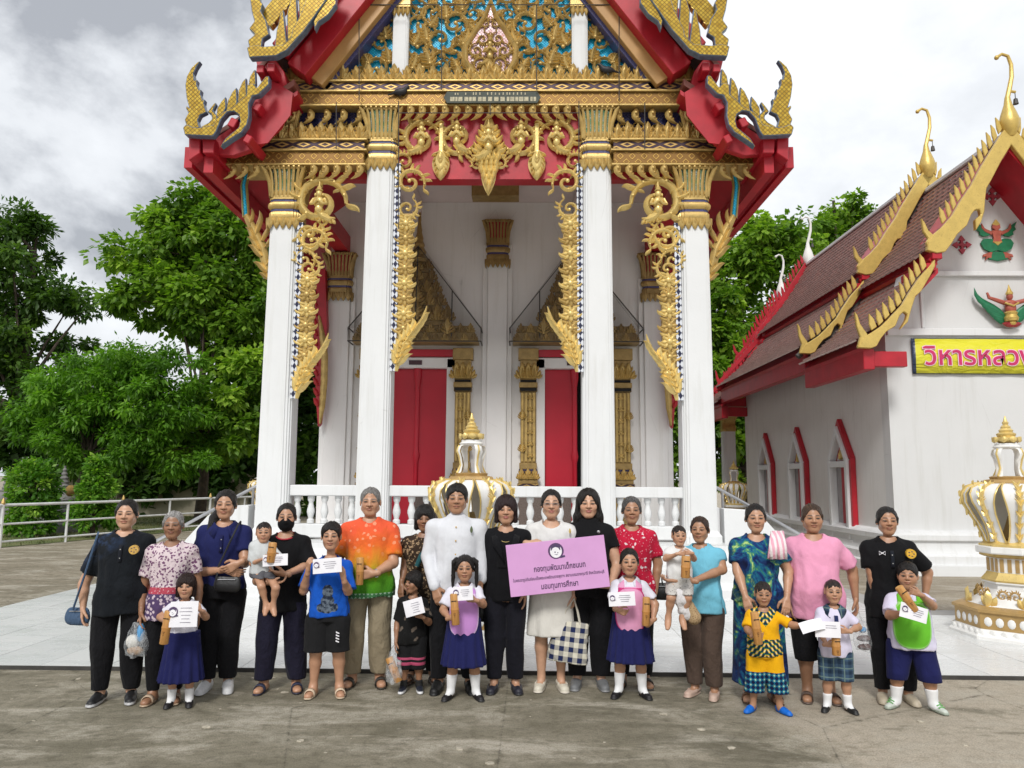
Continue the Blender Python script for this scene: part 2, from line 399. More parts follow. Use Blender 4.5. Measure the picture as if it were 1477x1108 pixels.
# ------------------------------------------------------------------ ground
def m_concrete():
    t = NT('mossy_concrete'); v = t.wpos()
    n1 = t.noise(v, .55, 6, .6, .4); n2 = t.noise(t.wpos((.9, 1.7, 1), (0, 0, .5)), 1.1, 9, .72, .8); n3 = t.noise(v, 11, 6, .72); n4 = t.noise(v, 85, 4, .75); n5 = t.noise(t.wpos((.55, 1.5, 1), (0, 0, -.35)), 1.5, 9, .70, .5)
    base = t.ramp(n2, [(.30, (.155, .140, .098)), (.43, (.265, .238, .172)), (.53, (.39, .35, .265)), (.63, (.56, .51, .41))])
    moss = t.mix(t.ramp(n1, [(.40, (0,) * 3), (.60, (.7,) * 3)]), base, t.ramp(n5, [(.35, (.150, .136, .086)), (.60, (.32, .288, .205))]))
    x, y, z = t.sep(v)
    e = t.math('ADD', t.math('MULTIPLY', x, .55), t.math('MULTIPLY', t.math('SUBTRACT', n1, .5), 4.2)); e = t.math('SUBTRACT', e, .75)
    k = t.math('MULTIPLY', t.ramp(e, [(.0, (0,) * 3), (.6, (1,) * 3)]), t.ramp(n5, [(.32, (.05,) * 3), (.45, (1,) * 3)]))
    c = t.mix(k, moss, t.ramp(n3, [(.3, (.50, .43, .33)), (.7, (.64, .565, .45))]))
    f = t.ramp(t.math('MULTIPLY', t.math('SUBTRACT', y, 9.0), .16), [(.0, (0,) * 3), (.5, (.6,) * 3)])
    c = t.mix(f, c, t.ramp(n2, [(.3, (.24, .20, .135)), (.7, (.42, .36, .27))]))
    c = t.mix(t.math('MULTIPLY', t.ramp(n3, [(.34, (.6,) * 3), (.52, (0,) * 3)]), t.math('SUBTRACT', 1.0, t.math('MULTIPLY', k, .75))), c, (.125, .110, .070))
    c = t.mix(t.math('MULTIPLY', t.ramp(n5, [(.51, (0,) * 3), (.62, (.9,) * 3)]), t.ramp(n3, [(.35, (.35,) * 3), (.6, (1,) * 3)])), c, (.60, .55, .45))
    pv = t.voro(v, 2.3, 'F1'); pk = t.ramp(t.math('ADD', pv, t.math('MULTIPLY', n3, .30)), [(.13, (.6,) * 3), (.19, (0,) * 3)]); c = t.mix(pk, c, (.50, .46, .38))
    ck = t.voro(t.wpos((1, 1, 1)), .42, 'DISTANCE_TO_EDGE'); cr = t.ramp(t.math('ADD', ck, t.math('MULTIPLY', n3, .020)), [(.0085, (.7,) * 3), (.0125, (0,) * 3)]); c = t.mix(cr, c, (.05, .045, .03))
    c = t.mix(t.ramp(n4, [(.36, (.45,) * 3), (.54, (0,) * 3)]), c, (.09, .08, .055)); c = t.mix(t.ramp(n4, [(.62, (0,) * 3), (.78, (.5,) * 3)]), c, (.50, .46, .38))
    h = t.math('ADD', t.math('MULTIPLY', n3, .6), n4); t.bump(h, .8, .03)
    return t.out(c, t.ramp(n1, [(.35, (.9,) * 3), (.65, (.62,) * 3)]), 0, .3)
mb = MB(); nx = 24
mb.add([(-900, -60, 0), (900, -60, 0), (900, 900, 0), (-900, 900, 0)], [(0, 1, 2, 3)])
tag(mb.build('ground', m_concrete(), smooth=0), kind='structure')
def m_tile():
    t = NT('white_floor_tile'); o = t.n('ShaderNodeObjectInfo'); v = t.wpos()
    c = t.mix(o.outputs['Random'], (.60, .615, .61), (.68, .69, .685))
    n = t.noise(t.wpos((1, 2.5, 1)), 1.6, 6, .65)
    c = t.mix(t.ramp(n, [(.45, (0,) * 3), (.75, (.40,) * 3)]), c, (.45, .44, .40))
    c = t.mix(t.ramp(t.noise(v, 60, 3), [(.66, (0,) * 3), (.8, (.25,) * 3)]), c, (.40, .38, .33))
    return t.out(c, t.ramp(n, [(.3, (.16,) * 3), (.7, (.42,) * 3)]), 0, .5)
TILE = m_tile(); GROUT = plain('grout', (.36, .35, .33), .8); KERB = plain('kerb_edge', (.045, .042, .038), .8, .3, 8)
PF_Y = 6.93; PF_X0 = -6.70
def platform():
    mb = MB()
    # outline: along the front, round the right lantern, back beside the temple
    mb.box(PF_X0, 13, PF_Y, 10.35, -.05, .028); mb.box(PF_X0, 5.1, 10.35, 15.5, -.05, .028)
    o = mb.build('tiled_platform', GROUT, smooth=0); tag(o, kind='structure')
    m2 = MB(); m2.box(PF_X0 - .01, 13.01, PF_Y - .014, PF_Y - .001, -.05, .034); m2.build('edge_strip', KERB, o)
    a = .60; tm = MB(); tm.box(-a / 2 + .003, a / 2 - .003, -a / 2 + .003, a / 2 - .003, 0, .010); me = tm.mesh('tile', TILE, 0)
    rest = MB(); k = 0; spots = []
    x = PF_X0 + a / 2
    while x < 12.9:
        y = PF_Y + a / 2
        while y < 15.3:
            if y + a / 2 < 10.36 or x + a / 2 < 5.15: spots.append((x, y))
            y += a
        x += a
    spots.sort(key=lambda p: (abs(p[0]) > 9, p[1] + abs(p[0]) * .12))
    for i, (x, y) in enumerate(spots):
        z = .0245 + random.uniform(0, .0015)
        if i < 280: link('tile', me, o, (x, y, z))
        else: rest.box(x - a / 2 + .003, x + a / 2 - .003, y - a / 2 + .003, y + a / 2 - .003, z, z + .010)
    tag(rest.build('far_tiles', TILE, o, 0), kind='stuff')
platform()
PFZ = .035
def debris():
    """small pale chips and dead leaves scattered over the court, too many to count"""
    mb = MB(); rg = random.Random(4)
    for i in range(110):
        y = rg.uniform(3.6, 6.8); x = rg.uniform(-5.0, 5.0) * (y / 6.5 + .1); s = rg.choice([.006, .008, .012, .018, .03])
        a = rg.uniform(0, 6.28); n = 5
        top = [(x + s * rg.uniform(.6, 1.2) * math.cos(a + 6.28 * k / n), y + s * rg.uniform(.5, 1) * math.sin(a + 6.28 * k / n), .002 + s * .18) for k in range(n)]
        bot = [(p[0] * 1, p[1] * 1, .0005) for p in top]; mb.sweep([bot, top])
    t = tag(mb.build('ground_litter', plain('litter', (.42, .38, .30), .9, .4, 40)), 'pale chips and crumbs of litter on mossy concrete', 'litter', kind='stuff')
debris()
# ------------------------------------------------------------------ the main temple hall
TX, TY = -0.56, 11.4
temple = thing('temple_hall', 'white temple hall with gold carved gable, tall white columns and red doors', 'temple', (TX, TY, 0))
def FP(px, py, y=-.25):          # photograph pixel -> temple (x, z) on the upright plane at local depth y
    p = at(px, py, TY + y); return (p.x - TX, p.z)
def FPL(pts, y, ox=0, oy=0, sc=1.0): return [FP(ox + a / sc, oy + b / sc, y) for a, b in pts]
FZ = .80                          # porch floor
# --- moulded base
prof = [(-1.22, .03), (-1.22, .13), (-1.12, .15), (-1.12, .26), (-1.02, .30), (-.96, .34), (-.96, .50), (-.90, .53), (-.90, .56), (-.80, .60), (-.66, .68), (-.60, .72), (-.60, .80)]
mb = MB(); rings = []
for o, z in prof:
    w = 3.30 - (o + .60) * .75; rings.append([(-w - .2, o, z), (w + .2, o, z), (w + .2, 22, z), (-w - .2, 22, z)])
mb.sweep(rings); mb.build('base', WHITE, temple, 30)
mb = MB(); mb.box(-3.48, 3.48, -.58, 21.9, .801, .806); mb.build('porch_floor', TILE, temple, 0)
# --- columns
a_ = 1.0
SQ = []
for q in range(4):
    for x, y in ((1, -.64), (1, .64), (.92, .66), (.92, .80), (.82, .82), (.80, .92), (.66, .92)):
        ang = q * math.pi / 2; SQ.append((x * math.cos(ang) - y * math.sin(ang), x * math.sin(ang) + y * math.cos(ang)))
def mb_capital(a, h, mir=True):
    mb = MB(); mb.cur = 1; mb.lathe([(a * .98, 0), (a * .99, h * .4), (a * 1.06, h * .75), (a * 1.12, h * .92)], c=(0, 0, 0), sq=SQ)
    mb.cur = 0; mb.lathe([(a * 1.24, h * .90), (a * 1.28, h * .93), (a * 1.28, h)], sq=[(1, -1), (1, 1), (-1, 1), (-1, -1)])
    mb.lathe([(a * 1.06, -.02), (a * 1.08, .0), (a * 1.08, .03), (a * 1.02, .045)], sq=SQ)
    for q in range(4):
        m = Matrix.Rotation(q * math.pi / 2, 4, 'Z'); o = MB()
        for i in range(7):
            u = (i - 3) / 3.0 * .86; pts = [(u * a, -a * 1.0, 0.02), (u * a * 1.0, -a * 1.04, h * .45), (u * a * 1.10, -a * 1.16, h * .78), (u * a * 1.22, -a * 1.32, h * .95)]
            o.tube(pts, [.020, .024, .024, .016], 6); o.ball((u * a * 1.24, -a * 1.36, h * .955), .026, 6, 4)
            o.leaf((u * a, 0.0), (u * a, h * .36), .032, .02, 0, -a * 1.03, 5)
        for sx in (-1, 1):
            o.tube([(sx * a * .95, -a * .95, 0.02), (sx * a * 1.05, -a * 1.05, h * .5), (sx * a * 1.35, -a * 1.35, h * .85), (sx * a * 1.52, -a * 1.52, h * .93)], [.03, .035, .03, .01], 6)
        merge(mb, o, m)
    return mb
def mb_neck(a):
    """gold rings and a fringe of petals under a capital; z=0 at the top of the shaft"""
    mb = MB(); mb.lathe([(a * 1.05, .0), (a * 1.09, .03), (a * 1.10, .10), (a * 1.03, .12)], sq=SQ)
    mb.cur = 1; mb.lathe([(a * 1.02, .12), (a * 1.02, .16)], sq=SQ); mb.cur = 0
    mb.lathe([(a * 1.05, .16), (a * 1.17, .19), (a * 1.19, .24), (a * 1.10, .27)], sq=SQ); mb.cur = 1
    mb.lathe([(a * 1.05, .27), (a * 1.05, .31)], sq=SQ); mb.cur = 0; mb.lathe([(a * 1.10, .31), (a * 1.10, .34)], sq=SQ)
    for q in range(4):
        o = MB()
        for i in range(5):
            o.leaf(((i - 2) * a * .44, .02), ((i - 2) * a * .44, -.17), a * .22, .03, 0, -a * 1.08, 5); o.leaf(((i - 2) * a * .44, .02), ((i - 2) * a * .44, -.10), a * .12, .03, 0, -a * 1.11, 5)
            if i < 4: o.leaf(((i - 1.5) * a * .44, .02), ((i - 1.5) * a * .44, -.09), a * .14, .02, 0, -a * 1.07, 4)
        merge(mb, o, Matrix.Rotation(q * math.pi / 2, 4, 'Z'))
    return mb
NAVYB = plain('navy_band', (.06, .06, .16), .3, .4, 40)
def column(x, y, top, cap_h, a0=.245, a1=.222, name='column', cm=None):
    mb = MB(); mb.lathe([(a0 * 1.22, FZ + .002), (a0 * 1.22, FZ + .10), (a0 * 1.10, FZ + .14), (a0, FZ + .18), (a1, top)], sq=SQ)
    o = mb.build(name, WHITE, temple, 25); o.location = (x, y, 0)
    n = mb_neck(a1).build('neck_ring', [cm or GOLD, NAVYB], o, 40); n.location = (0, 0, top)
    c = mb_capital(a1, cap_h).build('capital', [cm or GOLD, GMIR], o, 40); c.location = (0, 0, top + .34)
    return o
cols = {}
for sx in (-1, 1):
    cols['o', sx] = column(sx * 3.155, 0, 5.66, .49)
    cols['i', sx] = column(sx * 1.675, 0, 6.60, .52)
# --- carved strips on the inner sides of the columns
def strip(col, sx, z0, z1, x0, big):
    """sx: direction towards the temple axis. z0 bottom of the strip, z1 top"""
    m = MB(); m.box(-.045, .045, -.03, .03, z0 - .10, z1); o = m.build('mirror_strip', DOTS, col, 0); o.location = (sx * (x0 + .045), -.20, 0)
    zz = z1 - .10 if not big else z1 - .75
    m = MB(); m.box(-.11, .11, -.02, .03, z0 + .40, zz - .05); o = m.build('strip_backing', GOLDD, col, 0); o.location = (sx * (x0 + .19), -.19, 0)
    n = int((zz - z0 - .45) / .235)
    for k in range(n): orn('rosette', col, sx * (x0 + .19), -.215, z0 + .55 + k * .235, .27, mat=GOLDB if k % 2 else GOLD)
    # naga head curling up at the foot of the strip
    f = MB(); P_ = [(.0, -.10), (.025, .08), (.06, .24), (.13, .40), (.22, .54), (.29, .70), (.33, .90)]
    f.ribbon(P_, [.02, .04, .06, .055, .042, .026, .005], .05)
    for k in range(9):
        t_ = .10 + .085 * k; i_ = min(5, int(t_ * 6)); q0, q1 = P_[i_], P_[i_ + 1]; fr = t_ * 6 - i_; bx = q0[0] + (q1[0] - q0[0]) * fr; bz = q0[1] + (q1[1] - q0[1]) * fr
        f.leaf((bx + .01, bz - .02), (bx + .19 - .009 * k, bz + .14), .036, .04, .28, -.03); f.leaf((bx + .01, bz), (bx + .10, bz + .13), .024, .05, .2, -.05)
        if k < 7: f.leaf((bx - .02, bz), (bx - .10 + .01 * k, bz + .22), .036, .04, -.25, -.03)
    f.ball((.10, -.05, .30), (.045, .04, .045), 10, 6); f.ribbon([(.10 + .075 * math.cos(a), .30 + .075 * math.sin(a)) for a in [.6 * q for q in range(11)]], [.014] * 11, .05, -.03)
    o = link('serpent_scroll', f.mesh('serpent_scroll', GOLDB, 50), col, (sx * (x0 + .09), -.20, z0), None, (sx * 1.35, 1, 1))
    # scrolls at the head
    if big:
        for (dx, dz, s, r, mi) in ((.24, -.30, .46, 0, 0), (.20, -.72, .34, 2.6, 1), (.14, -1.02, .26, .5, 0)):
            orn('scroll', col, sx * (x0 + dx), -.21, z1 + dz, s, r * sx, (mi == 1) ^ (sx < 0), GOLDB)
for sx in (-1, 1):
    strip(cols['i', sx], -sx, 3.40, 6.55, .225, True)
    strip(cols['o', sx], -sx, 2.98, 5.60, .225, True)
    # open scroll with a kneeling figure beside each outer capital
    c = cols['o', sx]; ix = -sx
    orn('scroll', c, ix * .55, -.20, 5.93, .82, .4 * sx, sx > 0, GOLDB); orn('deva', c, ix * .56, -.24, 5.72, .50, 0, sx < 0, GOLDB)
    orn('scroll', c, ix * .40, -.20, 5.42, .50, 2.4 * ix, sx < 0, GOLDB); orn('scroll', c, ix * .34, -.20, 5.02, .36, .3, sx > 0, GOLDB)
    # leaning bracket on the outer side
    b = MB(); b.ribbon([(.0, -.9), (.08, -.62), (.17, -.30), (.31, -.02), (.44, .22)], [.02, .06, .08, .07, .05], .06)
    b.cur = 1; b.ribbon([(.44, .20), (.47, .45), (.50, .70), (.47, .92), (.44, 1.05)], [.026] * 5, .03, -.02); b.cur = 0
    for s2 in (-.04, .04): b.ribbon([(.44 + s2, .18), (.47 + s2, .45), (.50 + s2, .70), (.47 + s2, .92), (.44 + s2, 1.08)], [.02] * 5, .05)
    for (bx, bz, tx, tz, w) in ((.05, -.7, .30, -.55, .07), (.15, -.45, .40, -.28, .07), (.16, -.2, .10, .12, .06), (.26, -.1, .26, .30, .07), (.10, -.3, .0, -.02, .06), (.36, .05, .38, .34, .05), (.08, -.6, -.02, -.36, .06), (.20, -.35, .42, -.14, .06), (.28, -.2, .46, .02, .05), (.04, -.8, .2, -.72, .05)): b.leaf((bx, bz), (tx, tz), w * .7, .05, .22, -.02)
    o = link('eave_bracket', b.mesh('eave_bracket', [GOLD, BMOS], 50), c, (sx * .20, -.05, 5.55), None, (sx, 1, 1))
# --- beams
def beam(x0, x1, z0, name='beam', hooks=True, skip=None):
    m = MB(); m.box(x0, x1, -.30, .30, z0, z0 + .19); o = m.build(name, GBAND, temple, 0, .012)
    for dz, h, pr, mt in ((-.035, .032, .03, GOLD), (.192, .030, .045, GOLD), (.224, .135, .0, DBAND), (.361, .032, .045, GOLD)):
        m = MB(); m.box(x0 - pr, x1 + pr, -.30 - pr, .30, z0 + dz, z0 + dz + h); m.build('moulding' if mt is GOLD else 'lozenge_band', mt, o, 0, .006)
    return o
lb = {}
for sx in (-1, 1):
    x0, x1 = sorted((sx * 4.08, sx * 1.92)); z = 6.52
    o = lb[sx] = beam(x0, x1, z)
    n = 12
    for k in range(n):
        x = x0 + .10 + (x1 - x0 - .2) * k / (n - 1)
        if not (2.86 < abs(x) < 3.45): orn('hook', o, x, -.30, z - .03, .225, 0, False if sx < 0 else True)
    n = 14
    for k in range(n): orn('antefix', o, x0 + .08 + (x1 - x0 - .16) * k / (n - 1), -.27, z + .395, .27 + .03 * (k % 2))
    # small panel above the lower beam
    m = MB(); m.box(min(sx * 3.2, sx * 1.95), max(sx * 3.2, sx * 1.95), -.10, .0, z + .39, 7.45); m.build('mosaic_panel', NMOS, o, 0)
    for k in range(5): orn('scroll', o, sx * (2.10 + .25 * k), -.12, z + .62, .26, k * 1.1, k % 2, GOLD)
    for k in range(5): orn('hook', o, sx * (2.06 + .26 * k), -.22, 7.42, .24, 0, sx > 0)
    m = mb_capital(.17, .42).build('capital', [GOLD, GMIR], o, 40); m.location = (sx * 3.22, -.02, z + .48)
ub = beam(-3.36, 3.38, 7.48)
for k in range(15): orn('hook', ub, -1.26 + 2.52 * k / 14, -.30, 7.45, .235, 0, k > 7)
for k in range(34): orn('antefix', ub, -3.30 + 6.62 * k / 33, -.27, 7.875, .27 + .035 * (k % 2))
# --- red lintel with hanging carving in the middle bay
m = MB(); m.box(-1.46, 1.46, -.12, .14, 6.34, 7.45); lintel = m.build('lintel', RED, temple, 0)
for sx in (-1, 1):
    m = MB(); m.box(min(sx * 2.93, sx * 1.9), max(sx * 2.93, sx * 1.9), -.05, .12, 6.36, 6.50); m.build('lintel_rail', RED, temple, 0)
yl = -.16
for sx in (-1, 1):
    orn('scroll', lintel, sx * 1.08, yl, 6.98, .62, .6 * sx, sx > 0, GOLDB); orn('deva', lintel, sx * 1.05, yl - .04, 6.82, .46, 0, sx > 0, GOLDB)
    orn('scroll', lintel, sx * .50, yl, 7.00, .58, 2.2 * sx, sx < 0, GOLDB); orn('deva', lintel, sx * .50, yl - .04, 6.84, .46, 0, sx < 0, GOLDB)
    orn('scroll', lintel, sx * 1.33, yl, 6.60, .36, 1.2 * sx, sx < 0, GOLDB)
    m = MB(); m.box(sx * .745 - .035, sx * .745 + .035, yl - .05, yl + .04, 6.74, 7.22); m.build('pendant_stem', GOLDB, lintel, 0, .01)
    orn('drop', lintel, sx * .745, yl - .02, 6.76, .47, 0, mat=GOLDB, sx=.40)
orn('flame', lintel, 0, yl - .01, 6.66, .74, 0, mat=GOLDB, sx=.6); orn('flame', lintel, 0, yl - .012, 6.66, .74, 0, True, GOLDB, .6)
orn('deva', lintel, 0, yl - .12, 6.70, .50, 0, mat=GOLDB); orn('pendant', lintel, 0, yl - .03, 6.74, .70, 0, mat=GOLDB, sx=.62)
for sx in (-1, 1): orn('scroll', lintel, sx * .17, yl - .03, 6.56, .26, 0, sx > 0, GOLDB)
# --- porch interior: wall, ceiling, pilasters
BY = 3.6
def wall_with_doors():
    m = MB(); xs = [-3.40, -1.58 - .78, -1.58 + .78, 1.58 - .78, 1.58 + .78, 3.40]; zt = 7.36; dz = 4.12
    for i in range(5):
        if i in (1, 3): m.box(xs[i], xs[i + 1], BY, BY + .35, dz, zt)
        else: m.box(xs[i], xs[i + 1], BY, BY + .35, FZ, zt)
    return m.build('front_wall', WALLW, temple, 0)
wall_with_doors()
m = MB()
for sx in (-1, 1): m.box(min(sx * 3.40, sx * 3.05), max(sx * 3.40, sx * 3.05), BY + .351, 21, FZ, 7.3)
m.build('side_wall', WALLW, temple, 0)
m = MB(); m.box(-3.3, 3.3, .30, BY - .002, 7.36, 7.44); m.build('ceiling', CEIL, temple, 0)
for sx in (-1, 1):
    m = MB(); m.box(sx * 3.155 - .14, sx * 3.155 + .14, .30, BY, 6.28, 6.62); m.build('tie_beam', RED, temple, 0)
    m = MB(); m.box(sx * 1.675 - .12, sx * 1.675 + .12, .30, BY, 7.10, 7.35); m.build('tie_beam', CEIL, temple, 0)
m = MB(); m.box(-.45, .45, 2.4, 2.75, 7.05, 7.355); m.build('bracket_block', GOLDD, temple, 0)
def pilaster(x, y, w, top):
    m = MB(); m.box(x - w, x + w, y - .10, y + .02, FZ, top); o = m.build('pilaster', WALLW, temple, 0, .012)
    for s_ in (-1, 1):
        m = MB(); m.box(x + s_ * (w + .05) - .05, x + s_ * (w + .05) + .05, y - .06, y + .02, FZ, top); m.build('pilaster_edge', WALLW, o, 0, .01)
    n = mb_neck(w * 1.05).build('neck_ring', [GOLDD, NAVYB], o, 40); n.location = (x, y, top - .35); n.scale = (1, .7, 1)
    c = mb_capital(w * 1.05, .50).build('capital', [GOLDD, RED], o, 40); c.location = (x, y, top - .01); c.scale = (1, .7, 1)
    return o
pilaster(.02, BY, .20, 6.45)
for sx in (-1, 1):
    pilaster(sx * 3.18, BY, .22, 5.75)
    # red and gold bracket leaning out from the corner of the hall
    b = MB(); b.prism([(0, 0), (.04, -.05), (.10, .5), (.16, 1.4), (.30, 2.2), (.55, 2.9), (.75, 3.05), (.40, 3.2), (.02, 3.1), (-.06, 2.0), (-.04, .6)], -.08, .08)
    for k in range(12): b.leaf((.05 + .01 * k, .35 + .2 * k), (.17 + .012 * k, .5 + .2 * k), .05, .05, .2, -.07)
    o = link('eave_bracket', b.mesh('eave_bracket', RED, 40), temple, (sx * 3.42, BY - .22, 2.75), None, (sx, 1, 1))
    m = MB(); m.ribbon([(.0, -.05), (-.03, .3), (-.05, .8), (-.04, 1.3), (.02, 1.7), (.10, 2.1)], [.02, .06, .07, .07, .06, .02], .05)
    q = link('bracket_gilding', m.mesh('bracket_gilding', GOLD, 40), o, (0, -.085, .05))
# --- doors
def doorway(x, open_leaf):
    d = group_at('doorway', temple, (x, BY, 0))
    m = MB()
    for s_ in (-1, 1): m.box(s_ * .69 - .09, s_ * .69 + .09, -.06, .30, FZ, 4.09)
    m.box(-.78, .78, -.06, .30, 3.90, 4.11); m.build('door_frame', WALLW, d, 0, .01)
    m = MB(); m.box(-.86, .86, -.10, -.03, 4.125, 4.27); m.build('lintel_trim', DOORRED, d, 0, .008)
    for s_ in (-1, 1):
        m = MB()
        if s_ > 0 and open_leaf:
            m.box(.03, .56, .30, .34, FZ + .02, 3.89); lf = m.build('door_leaf', DOORRED, d, 0, .006)
            lf.rotation_euler = (0, 0, 0); lf.location = (.58, .14, 0); m2 = None
            lf.rotation_euler = (0, 0, R(-75)); lf.location = (.50, .75, 0)
        else:
            m.box(min(s_ * .02, s_ * .595), max(s_ * .02, s_ * .595), .10, .15, FZ + .02, 3.895); lf = m.build('door_leaf', DOORRED, d, 0, .006)
    m = MB(); m.lathe([(.045, 0), (.045, 1.2), (.075, 1.32), (.05, 1.45), (.05, 2.7), (.08, 2.9), (.08, 3.07)], 10, (.0, .08, FZ + .03)); m.build('centre_post', DOORRED, d)
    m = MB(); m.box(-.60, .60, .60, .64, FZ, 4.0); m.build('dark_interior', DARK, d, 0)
    m = MB(); m.box(-.16, .10, -.075, -.061, 3.96, 4.05); m.build('door_plate', plain('plate_brown', (.06, .02, .03), .4), d, 0)
    # gilded pilasters
    for s_ in (-1, 1):
        m = MB(); xx = s_ * .93; w = .155
        for (z0, z1, f, mt) in ((.81, .96, 1.25, 0), (.96, 1.06, 1.08, 0), (1.06, 1.10, 1.2, 1), (1.10, 1.28, 1.14, 0), (1.28, 1.46, 1.28, 0), (1.46, 1.62, 1.34, 2), (1.62, 1.70, 1.22, 0), (1.70, 1.90, 1.16, 3), (1.90, 2.02, 1.1, 0), (3.42, 3.50, 1.12, 1), (3.50, 3.60, 1.18, 0), (3.60, 3.66, 1.05, 1), (3.66, 4.05, 1.05, 0), (4.05, 4.28, 1.3, 0)):
            m.cur = mt; m.box(xx - w * f, xx + w * f, -.16 * f, .0, z0, z1)
        m.cur = 0; m.box(xx - w * .98, xx + w * .98, -.13, 0, 2.02, 3.42); m.cur = 0
        o = m.build('gilded_pilaster', [GOLDD, DARK, DBAND, NMOS], d, 0, .006)
        for u in (-.115, -.04, .04, .115):
            q = MB(); q.box(xx + u - .022, xx + u + .022, -.155, -.12, 2.04, 3.40); q.build('fillet', GOLD, o, 0, .006)
        for k in range(6): orn('rosette', o, xx + (.04 if s_ < 0 else -.04), -.16, 2.15 + k * .23, .10)
        for k in range(3): orn('antefix', o, xx + (k - 1) * .13, -.20, 1.70, .22); orn('antefix', o, xx + (k - 1) * .12, -.18, 3.68, .33)
        for zz in (2.22, 2.86): orn('flame', o, xx + s_ * .12, -.16, zz, .22, 0, s_ < 0)
    # tiered spire over the door
    c = MB(); hw = 1.24
    tiers = [(4.36, hw, .40, .14), (4.50, hw * .93, .36, .20), (4.72, .66, .30, .30), (5.05, .50, .26, .26), (5.33, .40, .22, .24), (5.60, .30, .18, .22), (5.84, .22, .14, .20)]
    for z, w, dp, h in tiers:
        c.box(-w, w, -dp, -.01, z, z + h * .35); c.box(-w * .93, w * .93, -dp * .9, -.01, z + h * .35, z + h * 1.02)
    c.lathe([(.17, 6.04), (.19, 6.10), (.13, 6.2), (.15, 6.26), (.10, 6.36), (.115, 6.41), (.075, 6.5), (.085, 6.55), (.05, 6.68), (.055, 6.72), (.03, 6.9), (.035, 6.94), (.015, 7.2), (.004, 7.3)], 10, (0, -.12, 0))
    cp = c.build('spire_canopy', GOLDD, d, 30)
    for ti, (z, w, dp, h) in enumerate(tiers):
        n = [13, 12, 7, 5, 5, 3, 3][ti]
        for k in range(n): orn('antefix', cp, -w * .94 + 1.88 * w * k / (n - 1), -dp - .01, z + h * .3, h * (1.15 if ti != 1 else 1.0), mat=GOLD if k % 2 else GOLDD)
        if ti in (1, 2, 3):
            for s_ in (-.55, .55) if ti == 1 else (0,): orn('flame', cp, s_ * w, -dp - .05, z + .02, h * 1.7, mat=GOLD); orn('flame', cp, s_ * w, -dp - .05, z + .02, h * 1.7, 0, True, GOLD)
    # net on a pipe frame against birds
    A = [(-hw - .06, -.52, 4.36), (hw + .06, -.52, 4.36)]; B = [(-hw - .06, -.52, 4.62), (hw + .06, -.52, 4.62)]; ap = (0, -.26, 6.35)
    m = MB(); m.tube([B[0], A[0], A[1], B[1]], .013, 6); m.tube([B[0], ap, B[1]], .013, 6)
    for t in (.45,):
        for q in B: p = Vector(q).lerp(Vector(ap), t); m.tube([(p.x, p.y, p.z), (p.x, p.y, 4.4)], .012, 5)
    m.tube([(0, -.50, 4.4), ap], .012, 5)
    for q in (A[0], A[1], B[0], B[1]): m.tube([q, (q[0], 0, q[2])], .014, 5)
    fr = m.build('net_frame', WIRE, cp)
    m = MB(); m.add([A[0], A[1], B[1], ap, B[0]], [(0, 1, 2, 3, 4)]); m.add([B[0], ap, (0, 0, 6.5), (-hw - .06, 0, 4.7)], [(0, 1, 2, 3)]); m.add([ap, B[1], (hw + .06, 0, 4.7), (0, 0, 6.5)], [(0, 1, 2, 3)])
    m.build('net', NET, cp, 0)
doorway(-1.58, False); doorway(1.58, True)
# --- balustrade
BAL = MB().lathe([(.055, 0), (.055, .05), (.035, .07), (.042, .10), (.060, .16), (.058, .20), (.036, .28), (.034, .31), (.048, .33), (.055, .36), (.055, .40)], 10).mesh('baluster', WHITE, 40)
for x0, x1, n in ((-2.92, -1.90, 5), (-1.44, 1.44, 13), (1.90, 2.92, 5)):
    m = MB(); m.box(x0, x1, -.11, .11, 1.44, 1.60); o = m.build('balustrade', WHITE, temple, 0, .012)
    m = MB(); m.box(x0, x1, -.10, .10, .83, 1.03); m.build('bottom_rail', WHITE, o, 0, .012)
    for k in range(n): link('baluster', BAL, o, (x0 + (x1 - x0) * (k + .5) / n, 0, 1.035))
STONE = plain('aggregate_panel', (.13, .10, .085), .9, .5, 60)
for x0, x1 in ((-1.44, 1.44),):
    m = MB(); m.box(x0, x1, 2.6, 2.7, FZ + .01, 1.5); m.build('inner_planter', STONE, temple, 0)
# --- side stairs with handrails
for sx in (-1, 1):
    g_ = group_at('side_stair', temple, (sx * 3.5, .9, 0))
    pts = [(0, .03), (0, 1.30), (.34, 1.28), (.60, 1.14), (.90, .80), (1.15, .45), (1.25, .25), (1.25, .03)]
    for yy, nm in ((-1.05, 'stair_wall'), (.9, 'stair_wall')):
        m = MB(); m.prism([(p[0] * sx, p[1]) for p in pts], yy, yy + .28); m.build(nm, WHITE, g_, 40, .01)
    for k in range(5):
        m = MB(); a0, a1 = sorted((sx * .0, sx * (.28 * (k + 1)))); m.box(a0, a1, -.77, .90, .036 if k == 4 else .03 + .15 * (4 - k), .03 + .15 * (5 - k)); m.build('step', WHITE, g_, 0)
    m = MB()
    m.tube([(sx * -.35, -.6, 1.62), (sx * -.05, -.6, 1.63), (sx * .3, -.6, 1.44), (sx * 1.75, -.6, .62)], .025, 8); m.tube([(sx * .1, -.6, 1.55), (sx * .1, -.6, .8)], .022, 8); m.tube([(sx * 1.7, -.6, .65), (sx * 1.7, -.6, .04)], .022, 8)
    m.build('handrail', STEEL, g_)
